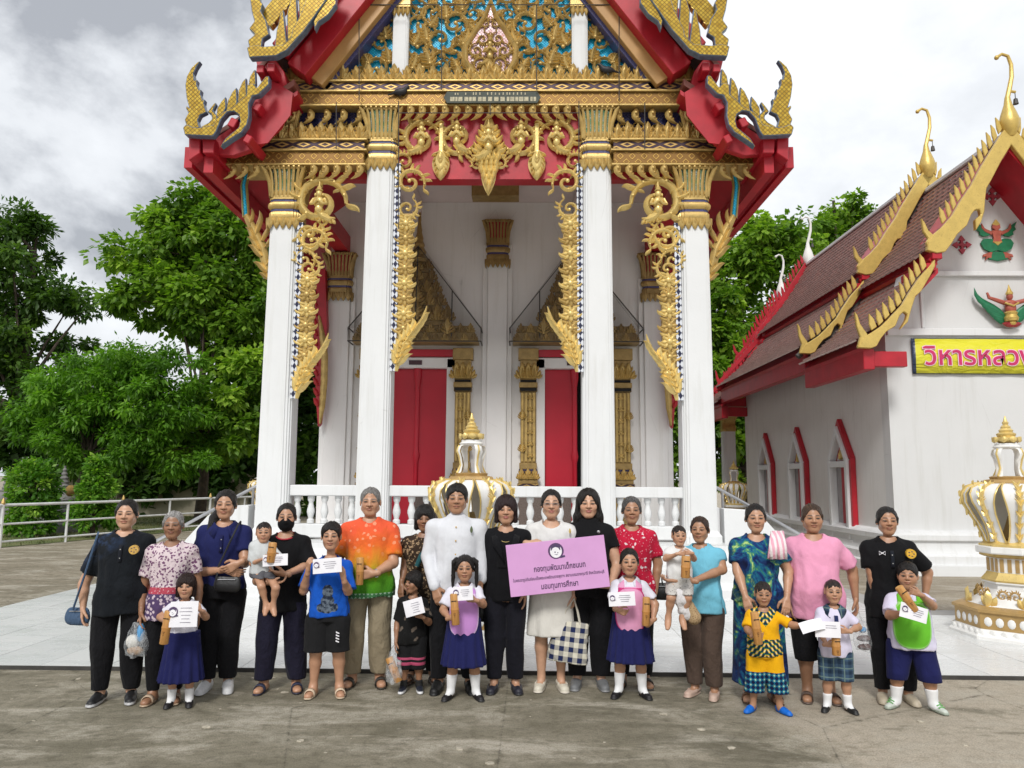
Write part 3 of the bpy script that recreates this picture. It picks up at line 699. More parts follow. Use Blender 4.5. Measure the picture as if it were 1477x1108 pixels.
# --- gable
SL = 1.37
apx = 7.62 + 2.57 * SL
gable = MB().prism([(-2.60, 7.88), (2.60, 7.88), (0, apx)], -.05, .25).build('gable', BMOS, temple, 0)
for sx in (-1, 1):
    m = MB(); m.lathe([(.125, 7.86), (.125, 9.20)], sq=SQ); o = m.build('gable_pilaster', WHITE, gable, 25); o.location = (sx * 1.42, -.12, 0)
    m = MB()
    for i in range(4): m.leaf(((i - 1.5) * .07, 9.14), ((i - 1.5) * .07, 8.98), .036, .03, 0, -.135, 5)
    m.box(-.15, .15, -.16, .05, 9.13, 9.24); q = m.build('capital', GOLD, o, 30)
    # scrolls on the mosaic, laid out like a climbing vine
    vine = [(1.06, 8.16, .48, .2, 0), (1.14, 8.55, .44, 2.2, 1), (.78, 8.25, .42, 1.4, 1), (.80, 8.68, .50, 3.1, 0), (1.14, 8.93, .38, .9, 0), (.52, 8.12, .36, 2.8, 0), (.56, 8.48, .34, 4.1, 1), (.58, 8.94, .46, 5.2, 1), (.92, 9.14, .40, 1.1, 0), (.30, 9.10, .38, 2.3, 1),
            (1.78, 8.18, .52, 1.9, 0), (1.74, 8.62, .34, .4, 1), (2.10, 8.08, .30, 2.6, 1), (1.10, 9.36, .40, 3.0, 1), (.68, 9.38, .44, .2, 0), (.25, 9.50, .40, 4.0, 1), (.80, 9.75, .44, 1.0, 0), (.36, 9.92, .44, 2.4, 1), (.24, 10.3, .38, .8, 0)]
    for x, z, s, r, mi in vine: orn('vine', gable, sx * x, -.10, z, s * 1.06, r * sx, bool(mi) ^ (sx < 0))
    for x, z, s, r in ((.94, 8.40, .36, .4), (1.24, 8.30, .32, -.2), (.68, 8.08, .28, .3), (.44, 8.72, .34, -.3), (1.0, 8.80, .34, .3), (1.22, 8.70, .30, -.3), (.70, 9.18, .34, .2), (1.60, 8.42, .34, .25), (1.66, 8.86, .40, .3), (1.60, 9.12, .30, .15), (1.92, 8.38, .28, .6), (2.24, 7.98, .24, .7), (.44, 9.3, .32, .3), (.98, 9.02, .28, -.5), (.50, 8.28, .26, .5)):
        orn('flame', gable, sx * x, -.11, z - s * .5, s, r * sx, sx < 0)
# leaf-shaped medallion in the middle
med = [(0, 9.32), (.10, 9.02), (.26, 8.78), (.40, 8.52), (.40, 8.30), (.30, 8.12), (.16, 8.04), (0, 8.00)]
m = MB(); m.prism([(x, z) for x, z in med] + [(-x, z) for x, z in med[-2:0:-1]], -.13, -.06); mo = m.build('medallion', WMOS, gable, 0)
for sx in (-1, 1):
    m = MB(); m.ribbon([(sx * x, z) for x, z in med], [.03, .05, .055, .06, .06, .06, .06, .04], .07, -.12); m.build('medallion_rim', GOLD, mo, 50)
    for x, z, s, r, mi in ((.14, 8.24, .24, .3, 0), (.22, 8.46, .24, 2.0, 1), (.12, 8.66, .22, 4.0, 0), (.07, 8.92, .18, 1.0, 1)): orn('scroll', mo, sx * x, -.15, z, s, r * sx, bool(mi) ^ (sx < 0))
    for k in range(6):
        t = .12 + .14 * k; i = t * 7; a, b = med[int(i)], med[int(i) + 1]; f_ = i - int(i); x = a[0] + (b[0] - a[0]) * f_; z = a[1] + (b[1] - a[1]) * f_
        orn('flame', mo, sx * (x + .02), -.12, z, .17, sx * .75, sx < 0)
orn('deva', mo, 0, -.15, 8.28, .42); orn('antefix', mo, 0, -.17, 8.02, .30)
m = MB()
for k in range(3): m.box(-.34 + .05 * k, .34 - .05 * k, -.24 + .03 * k, -.1, 7.86 + .08 * k, 7.935 + .08 * k)
m.build('medallion_base', GOLD, mo, 0, .01)
# --- raking boards of the upper roof
def rake(sx, d0, d1, y0, y1, mat, name, zlow=7.62, par=None):
    """board parallel to the gable edge, between offsets d0 and d1 outside it"""
    n = (SL / math.hypot(1, SL), 1 / math.hypot(1, SL)); pts = []
    bx = 2.57
    lo0 = (bx + n[0] * d0, zlow + n[1] * d0); lo1 = (bx + n[0] * d1, zlow + n[1] * d1)
    hi0 = (0, apx + d0 * math.hypot(1, SL)); hi1 = (0, apx + d1 * math.hypot(1, SL))
    hi0 = (0, zlow + bx * SL + d0 * math.hypot(1, SL)); hi1 = (0, zlow + bx * SL + d1 * math.hypot(1, SL))
    m = MB(); m.prism([(sx * p[0], p[1]) for p in (lo0, hi0, hi1, lo1)], y0, y1); return m.build(name, mat, par or temple, 0, .008)
roof = MB()
for sx in (-1, 1):     # tiled slopes, upper tier then lower tier
    for (xa, za, xb, zb) in ((0.0, apx + 1.16, 3.50, 7.95), (2.95, 7.72, 4.55, 6.55)):
        roof.sweep([[(sx * xa, y, za), (sx * xb, y, zb), (sx * xb, y, zb - .10), (sx * xa, y, za - .10)] for y in (-.62, 20)])
roof = roof.build('roof', ROOFT, temple, 0)
for sx in (-1, 1):
    rake(sx, .02, .28, -.42, -.10, OCHRE, 'raking_soffit', 7.72, roof); rake(sx, .28, .62, -.62, -.30, RED, 'raking_board', 7.62, roof)
    rake(sx, -.05, .02, -.30, -.05, NAVYB, 'raking_trim', 7.74, roof)
    rake(sx, .62, .86, -.78, -.50, RED, 'raking_cover', 7.70, roof)
    rk = rake(sx, .84, 1.10, -.90, -.78, YMOS, 'serpent_board', 7.9, roof)
    # soffit of the lower tier and its eave board
    m = MB(); m.sweep([[(sx * 2.9, y, 7.55), (sx * 4.42, y, 6.40), (sx * 4.42, y, 6.33), (sx * 2.9, y, 7.48)] for y in (-.60, 20)]); m.build('soffit', RED, roof, 0)
    m = MB(); m.box(min(sx * 4.40, sx * 4.52), max(sx * 4.40, sx * 4.52), -.70, 20, 6.28, 6.60); m.build('eave_board', RED, roof, 0)
    m = MB(); m.box(min(sx * 4.10, sx * 4.24), max(sx * 4.10, sx * 4.24), -.66, 20, 6.22, 6.48); m.build('eave_beam', RED, roof, 0)
    # raking board of the lower tier
    def TR(pts, y, k=5.54, ox=260, oy=80):
        out = []
        for a, b in pts: x, z = FP(ox + a / k, oy + b / k, y); out.append((x * 1 if sx < 0 else -x, z))
        return out
    m = MB(); m.prism(TR([(75, 660), (280, 640), (420, 560), (560, 380), (720, 250), (890, 330), (800, 560), (600, 740), (420, 800), (300, 790)], -.62), -.62, -.50); m.build('lower_raking_board', RED, roof, 0, .01)
    for cx, cy, s in ((112, 700, 95), (222, 700, 95)):
        m = MB(); m.prism(TR([(cx - s * .47, cy - 50), (cx + s * .47, cy - 50), (cx + s * .47, cy + 80), (cx - s * .47, cy + 80 + (60 if cx < 150 else 0))], -.80), -.80, .4); m.build('rafter_end', RED, roof, 0, .01)
    for cx, cy, w, rr in ((420, 540, 66, .45), (602, 395, 62, .5), (540, 670, 60, .5), (640, 110, 62, .0), (725, 100, 66, 0)):
        x, z = FP(260 + cx / 5.54, 80 + cy / 5.54, -.9); w_ = w / 5.54 / 104; m = MB(); m.box(-w_ / 2, w_ / 2, 0, 1.3, -w_ * .6, w_ * .6)
        o = m.build('purlin_end', RED, roof, 0, .012); o.location = (x if sx < 0 else -x, -.92 if cx < 600 or cx > 610 else -.86, z); o.rotation_euler = (0, rr * (1 if sx < 0 else -1), 0)
    m = MB(); m.prism(TR([(600, 20), (750, 20), (830, 130), (880, 350), (840, 350), (690, 200), (640, 200)], -.60), -.60, .3); m.build('tier_board', RED, roof, 0, .01)
    m = MB(); m.prism(TR([(480, 480), (700, 180), (900, 300), (880, 480), (700, 700), (560, 720)], -.64), -.645, -.625); m.build('gable_infill', RED, roof, 0)
    # serpent boards and finials in yellow mosaic
    body = [(35, 590), (60, 565), (110, 585), (160, 592), (275, 570), (300, 520), (350, 470), (430, 430), (480, 380), (540, 330), (545, 250), (600, 240), (625, 275), (690, 185), (720, 180), (720, 250), (640, 330), (590, 340), (560, 400), (562, 500), (545, 570), (500, 630), (420, 680), (330, 745), (370, 680), (430, 630), (478, 590), (490, 540), (480, 490), (440, 462), (390, 468), (340, 525), (300, 625), (275, 660), (170, 656), (50, 650)]
    fin = [(62, 575), (45, 525), (75, 470), (55, 432), (60, 415), (82, 430), (60, 350), (50, 250), (62, 180), (100, 110), (150, 65), (172, 58), (137, 110), (117, 160), (125, 215), (147, 205), (142, 242), (160, 292), (178, 284), (172, 322), (190, 372), (206, 360), (200, 398), (220, 465), (170, 490), (150, 530), (165, 590), (110, 595)]
    horn = [(160, 592), (180, 575), (235, 545), (262, 515), (255, 480), (225, 462), (255, 420), (285, 384), (297, 395), (270, 450), (305, 492), (300, 560), (240, 592)]
    teeth = [[(290, 530), (300, 430), (330, 380), (368, 335), (374, 420), (350, 480)], [(370, 465), (385, 370), (420, 300), (455, 262), (462, 360), (455, 440)], [(460, 420), (470, 290), (500, 220), (532, 185), (538, 330), (480, 410)], [(545, 270), (560, 180), (590, 130), (606, 120), (612, 245)]]
    up_body = [(340, 225), (350, 272), (470, 265), (520, 240), (600, 150), (700, 10), (760, -90), (690, -110), (620, -30), (590, 60), (545, 150), (540, 180), (500, 215), (420, 222), (380, 215)]
    up_fin = [(350, 232), (343, 190), (375, 165), (348, 138), (372, 105), (360, 60), (352, 0), (362, -90), (400, -170), (425, -190), (398, -90), (395, 0), (412, 30), (402, 60), (425, 100), (440, 165), (410, 185), (405, 222)]
    up_teeth = [[(462, 225), (470, 150), (490, 60), (502, 50), (512, 150), (520, 215)], [(520, 200), (518, 60), (540, -10), (560, -50), (566, 100), (560, 170)], [(575, 120), (570, 0), (600, -80), (630, -120), (625, 0), (610, 90)], [(640, 30), (640, -80), (680, -160), (710, -190), (700, -60)]]
    tail = [(745, -30), (742, 30), (705, 80), (662, 110), (645, 147), (640, 108), (665, 60), (690, 10), (700, -40)]
    def mosaic(nm, pts, y, th, k=5.54, ox=260, oy=80):
        m = MB(); q = TR(pts, y, k, ox, oy); m.prism(q, y - th / 2, y + th / 2); me = m.mesh(nm, [YMOS, EDGE], 0, .012)
        mi = [0 if abs(p.normal.y) > .9 else 1 for p in me.polygons]; me.polygons.foreach_set('material_index', mi); return link(nm, me, roof)
    mosaic('serpent_board', body, -.90, .13); mosaic('finial', fin, -.90, .10); mosaic('finial_crest', horn, -.90, .085)
    for t_ in teeth: mosaic('roof_tooth', t_, -.89, .07)
    mosaic('serpent_board', up_body, -.98, .14, 3.143, 250, 0); mosaic('finial', up_fin, -.98, .11, 3.143, 250, 0); mosaic('serpent_tail', tail, -.96, .12, 3.143, 250, 0)
    for t_ in up_teeth: mosaic('roof_tooth', t_, -.97, .07, 3.143, 250, 0)
# gable apex stays above the frame: closing finial
m = MB(); m.lathe([(.16, 0), (.22, .2), (.12, .5), (.07, .9), (.05, 1.4), (.01, 1.9)], 10, (0, -.8, apx + 1.1)); m.build('ridge_finial', YMOS, roof)
# ------------------------------------------------------------------ the small hall on the right
VX, VY = 9.03, 14.5; WX = 2.05; VL = 9.4
hall = thing('small_hall', 'small white hall with stepped maroon tile roof and gold serpent bargeboards', 'temple', (VX, VY, 0))
def VP_(px, py, y): p = at(px, py, VY + y); return (p.x - VX, p.z)
def m_stain(): return m_white('stained_white', (.72, .71, .685), .12)
HALLW = m_stain()
m = MB(); pts = []
for o, z in ((.34, 0), (.34, .18), (.26, .20), (.26, .34), (.18, .38), (.14, .48), (.14, .60), (.20, .63), (.20, .72), (.06, .80)):
    pts.append([(-WX - o, -o, z), (WX + o, -o, z), (WX + o, VL + 2.6, z), (-WX - o, VL + 2.6, z)])
m.sweep(pts); m.build('base', WHITE, hall, 30)
VWH = m_white('hall_front_white', (.63, .635, .63), .10)
m = MB(); m.box(-WX, WX, 0, .3, .79, 4.56); m.build('front_wall', VWH, hall, 0)
m = MB()
for sx in (-1, 1): m.box(min(sx * WX, sx * (WX - .25)), max(sx * WX, sx * (WX - .25)), .301, VL, .79, 4.55)
m.box(-WX + .25, WX - .25, VL - .3, VL, .79, 5.0); m.build('side_walls', HALLW, hall, 0)
# gable wall in stepped panels
m = MB(); m.prism([(-1.95, 4.56), (1.95, 4.56), (1.62, 5.72), (-1.62, 5.72)], .02, .3); m.build('gable_panel', VWH, hall, 0)
m = MB(); m.prism([(-1.55, 5.72), (1.55, 5.72), (0, 8.05)], .04, .3); m.build('gable_panel', VWH, hall, 0)
for z, w, h in ((4.50, 2.02, .14), (5.68, 1.50, .10)):
    m = MB(); m.box(-w, w, -.06, .02, z, z + h); m.build('ledge', WHITE, hall, 0, .01)
for sx in (-1, 1):
    m = MB(); m.box(sx * 1.30 - .03, sx * 1.30 + .03, -.02, .02, 4.65, 5.67); m.build('panel_rib', WHITE, hall, 0, .01)
# roof sections: front, main, rear
sections = [(-.9, 2.05, 8.15), (1.95, 9.1, 8.52), (9.0, 11.7, 8.05)]
PALE = plain('pale_tile_edge', (.44, .35, .32), .6, .2, 5)
tile_rows = MB(); ridge_m = MB()
def slope(y0, y1, a, b, sx, mb):
    """pointed flat tiles in overlapping courses from the ridge side a to the eave side b (x,z)"""
    ax, az = a; bx, bz = b; L = math.hypot(bx - ax, bz - az); n = int(L / .155); w = .215
    ux, uz = (bx - ax) / L, (bz - az) / L; nx, nz = -uz, ux
    if nz < 0: nx, nz = -nx, -nz
    ny = int((y1 - y0) / w)
    for r in range(n):
        s0 = L * r / n; s1 = s0 + L / n * 1.35
        sag = lambda s: -.10 * math.sin(math.pi * s / L)
        for k in range(ny):
            yc = y0 + w * (k + .5 + (.5 if r % 2 else 0))
            if yc > y1 - w * .3: continue
            def P(s, yy, lift): q = sag(s) + lift; return (sx * (ax + ux * s + nx * q), yy, az + uz * s + nz * q)
            h = w * .47; sm = s0 + (s1 - s0) * .62
            top = [P(s0, yc - h, .012), P(s0, yc + h, .012), P(sm, yc + h, .044), P(s1, yc, .058), P(sm, yc - h, .044)]
            low = [P(sm, yc + h, .012), P(s1, yc, .02), P(sm, yc - h, .012)]
            f1 = (0, 1, 2, 3, 4); f2 = (2, 5, 6, 3); f3 = (3, 6, 7, 4)
            if sx > 0: f1, f2, f3 = f1[::-1], f2[::-1], f3[::-1]
            mb.cur = 0; o = len(mb.v); mb.v += top + low
            for f, c in ((f1, 0), (f2, 1), (f3, 1)): mb.f.append(tuple(i + o for i in f)); mb.mi.append(c)
for i, (y0, y1, zr) in enumerate(sections):
    dz = zr - 8.15; sec = group_at('roof_section', hall, (0, 0, dz)); tl = MB()
    for sx in (-1, 1):
        slope(y0 + .05, y1, (0, 8.12), (1.66, 5.86), sx, tl); slope(y0 + .05, y1, (1.50, 5.72), (2.98, 4.22), sx, tl)
        m = MB(); m.sweep([[(sx * .0, y, 8.0), (sx * .74, y, 6.86), (sx * 1.60, y, 5.76), (sx * 1.56, y, 5.70), (sx * 0, y, 7.84)] for y in (y0, y1)]); m.build('roof_boards', RED, sec, 0); m = MB(); m.sweep([[(sx * 1.45, y, 5.60), (sx * 2.12, y, 4.86), (sx * 2.90, y, 4.12), (sx * 2.86, y, 4.06), (sx * 1.45, y, 5.50)] for y in (y0, y1)])
        m.build('roof_boards', RED, sec, 0)
        m = MB(); m.box(min(sx * 1.44, sx * 1.52), max(sx * 1.44, sx * 1.52), y0 + .02, y1 - .01, 5.66, 6.02); m.build('tier_board', RED, sec, 0)
        m = MB(); m.box(min(sx * 2.66, sx * 2.86), max(sx * 2.66, sx * 2.86), y0 + .06, y1, 3.72, 4.10); m.build('eave_board', RED, sec, 0, .01)
        m = MB(); m.box(min(sx * 2.05, sx * 2.85), max(sx * 2.05, sx * 2.85), y0 + .10, y0 + .26, 3.78, 4.06); m.build('eave_beam', RED, sec, 0, .01)
        m = MB(); m.bar((sx * 1.53, y0, 5.78), (sx * 1.53, y1, 5.78), .05, .05); m.build('tier_flashing', WHITE, sec, 0)
    tag(tl.build('roof_tiles', [ROOFT, PALE], sec, 0), kind='stuff')
    m = MB(); m.bar((0, y0, 8.17), (0, y1, 8.17), .16, .10); m.build('ridge_cap', WHITE, sec, 0, .02)
# flashing where the front section meets the main one
GREYC = plain('dark_cement', (.07, .068, .062), .85, .3, 6)
m = MB()
for sx in (-1, 1):
    m.tube([(sx * .1, 2.12, 8.20), (sx * .9, 2.10, 7.0), (sx * 1.66, 2.10, 6.02)], .06, 6); m.tube([(sx * 1.5, 2.1, 5.95), (sx * 2.2, 2.1, 5.20), (sx * 2.98, 2.1, 4.42)], .07, 6)
m.build('roof_flashing', GREYC, hall)
m = MB(); m.prism([(-1.60, 5.9), (1.60, 5.9), (0, 8.42)], 1.98, 2.02); m.prism([(-2.8, 4.4), (-1.4, 4.4), (-1.4, 5.95), (-1.55, 5.95)], 1.98, 2.02); m.prism([(2.8, 4.4), (1.4, 4.4), (1.4, 5.95), (1.55, 5.95)], 1.98, 2.02); m.build('inner_gable', GREYC, hall, 0)
# bargeboards traced on the front plane
YB = -.95
UPB = [(1447, 188), (1430, 215), (1412, 245), (1400, 268), (1385, 290), (1372, 312), (1358, 328), (1346, 338), (1337, 350), (1336, 362), (1350, 366), (1362, 364), (1371, 352), (1379, 339), (1393, 326), (1399, 311), (1404, 304), (1411, 303), (1413, 311), (1405, 318), (1406, 333), (1413, 322), (1418, 306), (1419, 290), (1421, 273), (1428, 261), (1442, 234), (1466, 195), (1456, 185)]
UPF = [(1328, 315), (1333, 322), (1338, 333), (1346, 340), (1353, 352), (1350, 361), (1338, 362), (1335, 350), (1338, 345), (1331, 335)]
LOB = [(1347, 375), (1338, 386), (1325, 401), (1312, 420), (1300, 440), (1285, 456), (1270, 471), (1255, 481), (1246, 486), (1236, 502), (1255, 503), (1263, 500), (1269, 489), (1277, 479), (1290, 471), (1296, 456), (1302, 450), (1307, 454), (1305, 462), (1297, 476), (1308, 465), (1313, 446), (1319, 428), (1327, 421), (1341, 397), (1347, 385)]
LOF = [(1232, 450), (1236, 455), (1240, 468), (1250, 482), (1252, 490), (1242, 502), (1236, 501), (1240, 486), (1235, 472)]
def local_poly(pts): return [VP_(a, b, YB) for a, b in pts]
def tooth_polys(edge, n, s=.31):
    E = local_poly(edge); L = [0]
    for a, b in zip(E, E[1:]): L.append(L[-1] + math.hypot(b[0] - a[0], b[1] - a[1]))
    out = []
    for k in range(n):
        q = L[-1] * (k + .35) / n; i = max(j for j in range(len(L) - 1) if L[j] <= q); t = (q - L[i]) / (L[i + 1] - L[i])
        x = E[i][0] + (E[i + 1][0] - E[i][0]) * t; z = E[i][1] + (E[i + 1][1] - E[i][1]) * t
        ex, ez = (E[i + 1][0] - E[i][0]), (E[i + 1][1] - E[i][1]); l = math.hypot(ex, ez); ex, ez = ex / l, ez / l
        h = .062; o = .03
        B0 = (x - ex * h - ez * -o, z - ez * h - ex * o); B1 = (x + ex * h - ez * -o, z + ez * h - ex * o)
        out.append([B0, B1, (x + ex * h * .9 - .06, z + s * .45 + ez * h), (x - .10, z + s), (x - ex * h * .9 - .06, z + s * .55 - ez * h)])
    return out
HGOLD = m_gold('yellow_gold', (.66, .47, .13), .35, .38, .18)
LWH = m_white('finial_white', (.72, .71, .68), .12); PR = {}
def pr(nm, poly, th):
    key = nm + str(len(PR)); m = MB(); m.prism(poly, -th / 2, th / 2); PR[key] = m.mesh(nm, HGOLD, 0, .012); return PR[key]
set_meshes = [pr('serpent_board', local_poly(UPB), .10), pr('serpent_board', local_poly(LOB), .10), pr('finial', local_poly(UPF), .07), pr('finial', local_poly(LOF), .07)]
tooth = [pr('roof_tooth', q, .045) for q in tooth_polys(UPB[:7], 13) + tooth_polys(LOB[1:8], 10)]
ch = MB(); ch.lathe([(.07, -.08), (.15, .05), (.18, .20), (.13, .38), (.07, .55), (.045, .70)], 10)
ch.tube([(0, 0, .68), (.05, 0, .86), (.11, 0, 1.10), (.12, 0, 1.34), (.07, 0, 1.52), (-.04, 0, 1.56), (-.13, 0, 1.50)], [.045, .045, .04, .035, .03, .028, .03], 8)
ch.ball((-.14, 0, 1.49), .045, 8, 5); ch.tube([(.04, 0, .82), (.16, 0, .80)], .025, 6)
CH = ch.mesh('horn_finial', HGOLD, 40)
bell = MB().tube([(.15, 0, .80), (.15, 0, .68)], .008, 5).lathe([(.01, .68), (.035, .66), (.045, .58), (.05, .56)], 8, (.15, 0, 0)).mesh('bell', WIRE, 40)
BACKM = {}
def back_mesh(me):
    if me.name not in BACKM: c = me.copy(); c.materials.clear(); c.materials.append(RED); BACKM[me.name] = c
    return BACKM[me.name]
CHW = CH.copy(); CHW.materials.clear(); CHW.materials.append(LWH)
for y, dz, back in ((YB, 0, 1), (YB + 2.85, .37, 1), (9.05, .37, -1), (11.65, -.10, -1)):
    g_ = group_at('bargeboard', hall, (0, y, dz))
    for sx in (1, -1):
        for me in set_meshes + tooth:
            if back < 0 and me.name.startswith('serpent') and False: continue
            link(me.name.split('.')[0], me if back > 0 else back_mesh(me), g_, None, None, (sx, 1, 1))
        if back < 0:
            m = MB(); m.prism([(-sx * .0, 8.2), (-sx * 1.75, 5.8), (-sx * 1.70, 5.95), (0, 8.35)], -.04, .04); m.prism([(-sx * 1.5, 5.8), (-sx * 3.0, 4.2), (-sx * 2.95, 4.4), (-sx * 1.5, 6.0)], -.04, .04); m.build('board_back', RED, g_, 0)
    link('horn_finial', CH if back > 0 else CHW, g_, (.02, 0, 8.18)); link('bell', bell, g_, (.02, 0, 8.18))
    m = MB()
    for sx in (-1, 1): m.prism([(0, 8.12), (sx * 1.55, 5.95), (sx * 1.45, 5.85), (0, 7.85)], .08, .9 if back > 0 else .3)
    m.build('raking_soffit', RED, g_, 0)
    for sx in (-1, 1):
        for (x, z) in ((1.48, 5.84), (1.60, 5.62)):
            m = MB(); m.box(-.09, .09, -.05 if back > 0 else -.5, .9, -.07, .07); q = m.build('purlin_end', RED, g_, 0, .01); q.location = (sx * x, .03, z - .02)
# windows in the long wall
def window(y):
    g_ = group_at('window', hall, (-WX, y, 0)); w = .50
    def yz(pts, x0, x1, nm, mat): m = MB(); m.prism(pts, x0, x1, 'x'); return m.build(nm, mat, g_, 0, .008)
    yz([(-w + .1, .55), (w - .1, .55), (w - .1, 2.0), (-w + .1, 2.0)], -.004, .003, 'opening', plain('grey_reveal', (.34, .32, .33), .7))
    yz([(-w + .12, .55), (.10, .55), (.10, 2.0), (-w + .12, 2.0)], -.03, -.006, 'shutter', RED)
    for s_ in (-1, 1):
        a, b = sorted((s_ * w, s_ * (w - .12))); yz([(a, .50), (b, .50), (b, 2.16), (a, 2.16)], -.17, -.005, 'jamb', WHITE)
        a, b = sorted((s_ * w, s_ * (w + .10))); yz([(a, .50), (b, .50), (b, 2.20), (a, 2.14)] if s_ > 0 else [(a, .50), (b, .50), (b, 2.14), (a, 2.20)], -.115, -.005, 'outer_trim', RED)
        yz([(s_ * w, 2.161), (s_ * (w - .12), 2.161), (0, 2.72), (0, 2.90)], -.17, -.005, 'gable_bar', WHITE)
        yz([(s_ * (w + .10), 2.20), (s_ * w, 2.165), (0, 2.905), (0, 3.06)], -.115, -.005, 'gable_trim', RED)
    yz([(-w + .12, 2.0), (w - .12, 2.0), (w - .12, 2.13), (-w + .12, 2.13)], -.165, -.005, 'head', WHITE)
    yz([(-w + .14, 2.14), (w - .14, 2.14), (0, 2.66)], -.03, -.002, 'tympanum', RED); yz([(-w + .26, 2.15), (w - .26, 2.15), (0, 2.50)], -.05, -.031, 'tympanum_panel', WHITE)
    orn('antefix', g_, -.06, 0, 2.17, .22, rz=R(-90)); yz([(-w - .12, .42), (w + .12, .42), (w + .12, .50), (-w - .12, .50)], -.16, -.005, 'sill', WHITE)
for y in (2.15, 4.75, 7.25): window(y)
# rear porch column
m = MB(); m.lathe([(.26, .80), (.22, .9), (.21, 3.35)], sq=SQ); o = m.build('porch_column', WHITE, hall, 25); o.location = (-WX + .05, VL + 2.2, 0)
m = MB(); m.lathe([(.23, 3.35), (.24, 3.5), (.22, 3.55), (.22, 3.7), (.30, 3.9)], sq=SQ); m.build('capital', GOLD, o, 30)
m = MB(); m.box(-WX - .1, WX + .1, VL + 2.0, VL + 2.4, 3.9, 4.2); m.build('porch_beam', RED, hall, 0)
m = MB(); m.sweep([[(-2.9, y, 4.05), (-WX, y, 4.3), (WX, y, 4.3), (2.9, y, 4.05), (2.9, y, 4.0), (-2.9, y, 4.0)] for y in (VL - .2, VL + 2.6)]); m.build('porch_soffit', RED, hall, 0)
# painted bird-man emblem, crosses and the winged statue on the gable
GREENP = plain('green_paint', (.012, .16, .07), .45, .2, 12); SKINR = plain('terracotta_paint', (.38, .09, .06), .5, .2, 12); CROSSR = plain('cross_red', (.34, .035, .055), .6)
def emblem():
    ox, oz = VP_(1438, 348, .0); g_ = group_at('bird_emblem', hall, (ox, .02, oz)); s_ = 1 / 75.0
    def flat(nm, pts, mat, y=0.0):
        m = MB(); m.prism([(a * s_, -b * s_) for a, b in pts], -.03 + y, .01 + y); return m.build(nm, mat, g_, 0, .004)
    for sx in (-1, 1):
        flat('wing', [(sx * 4, -14), (sx * 14, -18), (sx * 22, -24), (sx * 31, -30), (sx * 27, -22), (sx * 29, -18), (sx * 24, -14), (sx * 25, -10), (sx * 19, -7), (sx * 12, -8)], GREENP)
        flat('thigh', [(0, 0), (sx * 10, -4), (sx * 20, -3), (sx * 24, 3), (sx * 20, 12), (sx * 10, 17), (0, 14)], GREENP, -.004)
        flat('foot', [(sx * 7, 14), (sx * 12, 17), (sx * 21, 20), (sx * 22, 24), (sx * 17, 23), (sx * 19, 29), (sx * 14, 25), (sx * 10, 26), (sx * 9, 20)], SKINR, .002)
        flat('arm', [(sx * 6, -14), (sx * 17, -19), (sx * 21, -27), (sx * 22, -20), (sx * 17, -14), (sx * 7, -9)], SKINR, -.010)
    flat('tail_fan', [(-7, 16), (7, 16), (14, 27), (5, 29), (0, 30), (-5, 29), (-14, 27)], GREENP, .003)
    flat('torso', [(-7, -16), (7, -16), (5, -4), (7, 2), (0, 6), (-7, 2), (-5, -4)], SKINR, -.012); flat('head', [(-5, -26), (5, -26), (6, -20), (0, -15), (-6, -20)], SKINR, -.012)
    flat('crown', [(-6, -25), (0, -33), (6, -25), (0, -23)], HGOLD, -.014); flat('belt', [(-7, 1), (7, 1), (0, 7)], HGOLD, -.016)
emblem()
for px, py in ((1432, 283), (1388, 353)):
    ox, oz = VP_(px, py, .0); m = MB()
    for k in range(4):
        m2 = MB(); m2.prism([(-.02, .03), (-.025, .09), (-.07, .09), (0, .19), (.07, .09), (.025, .09), (.02, .03), (.05, .05), (.0, .0), (-.05, .05)], -.03, .01); merge(m, m2, Matrix.Rotation(k * math.pi / 2, 4, 'Y') @ Matrix.Translation((0, -.001 * k, 0)))
    o = m.build('cross_ornament', CROSSR, hall, 0); o.location = (ox, .03, oz)
def statue():
    ox, oz = VP_(1456, 472, -.08); g_ = group_at('winged_statue', hall, (ox, -.10, oz)); s_ = 1 / 75.0
    m = MB(); m.ball((0, -.05, .36), (.10, .09, .15), 12, 8); m.ball((0, -.05, .58), (.055, .065, .075), 10, 7); m.ball((0, -.05, .46), (.13, .07, .06), 10, 6)
    for sx in (-1, 1): m.tube([(sx * .11, -.05, .46), (sx * .26, -.08, .50), (sx * .40, -.06, .56), (sx * .43, -.06, .66)], [.045, .04, .032, .02], 8)
    m.build('figure', SKINR, g_)
    m = MB(); m.lathe([(.06, .62), (.065, .65), (.04, .70), (.02, .76), (.005, .82)], 10, (0, -.05, 0)); m.build('gilt_crown', HGOLD, g_); m = MB(); m.tube([(-.13, -.1, .45), (0, -.15, .38), (.13, -.1, .45)], .02, 6); m.build('gilt_collar', HGOLD, g_); m = MB()
    m.lathe([(.11, .10), (.13, .16), (.10, .22), (.12, .26), (.09, .29)], 12, (0, -.05, 0)); m.lathe([(.06, .02), (.08, .06), (.05, .12)], 10, (0, -.06, 0)); m.build('gilt_dress', HGOLD, g_)
    for sx in (-1, 1):
        m = MB()
        for k in range(6):
            t = k / 5; m.leaf((sx * (.06 + .05 * t), .12 + .10 * t), (sx * (.22 + .36 * t), .16 + .66 * t ** 1.3), .07, .03, -sx * .22 - sx * .1 * t, .02 - .006 * k, 6)
        m.build('wing', GREENP, g_, 40)
    m = MB()
    for k in range(7): a = R(-72 + 24 * k); m.leaf((0, .0), (.20 * math.sin(a), .04 + .06 * math.cos(a)), .04, .05, 0, -.06, 5)
    m.build('lotus_base', plain('lotus_red', (.36, .04, .05), .5), g_, 40)
statue()
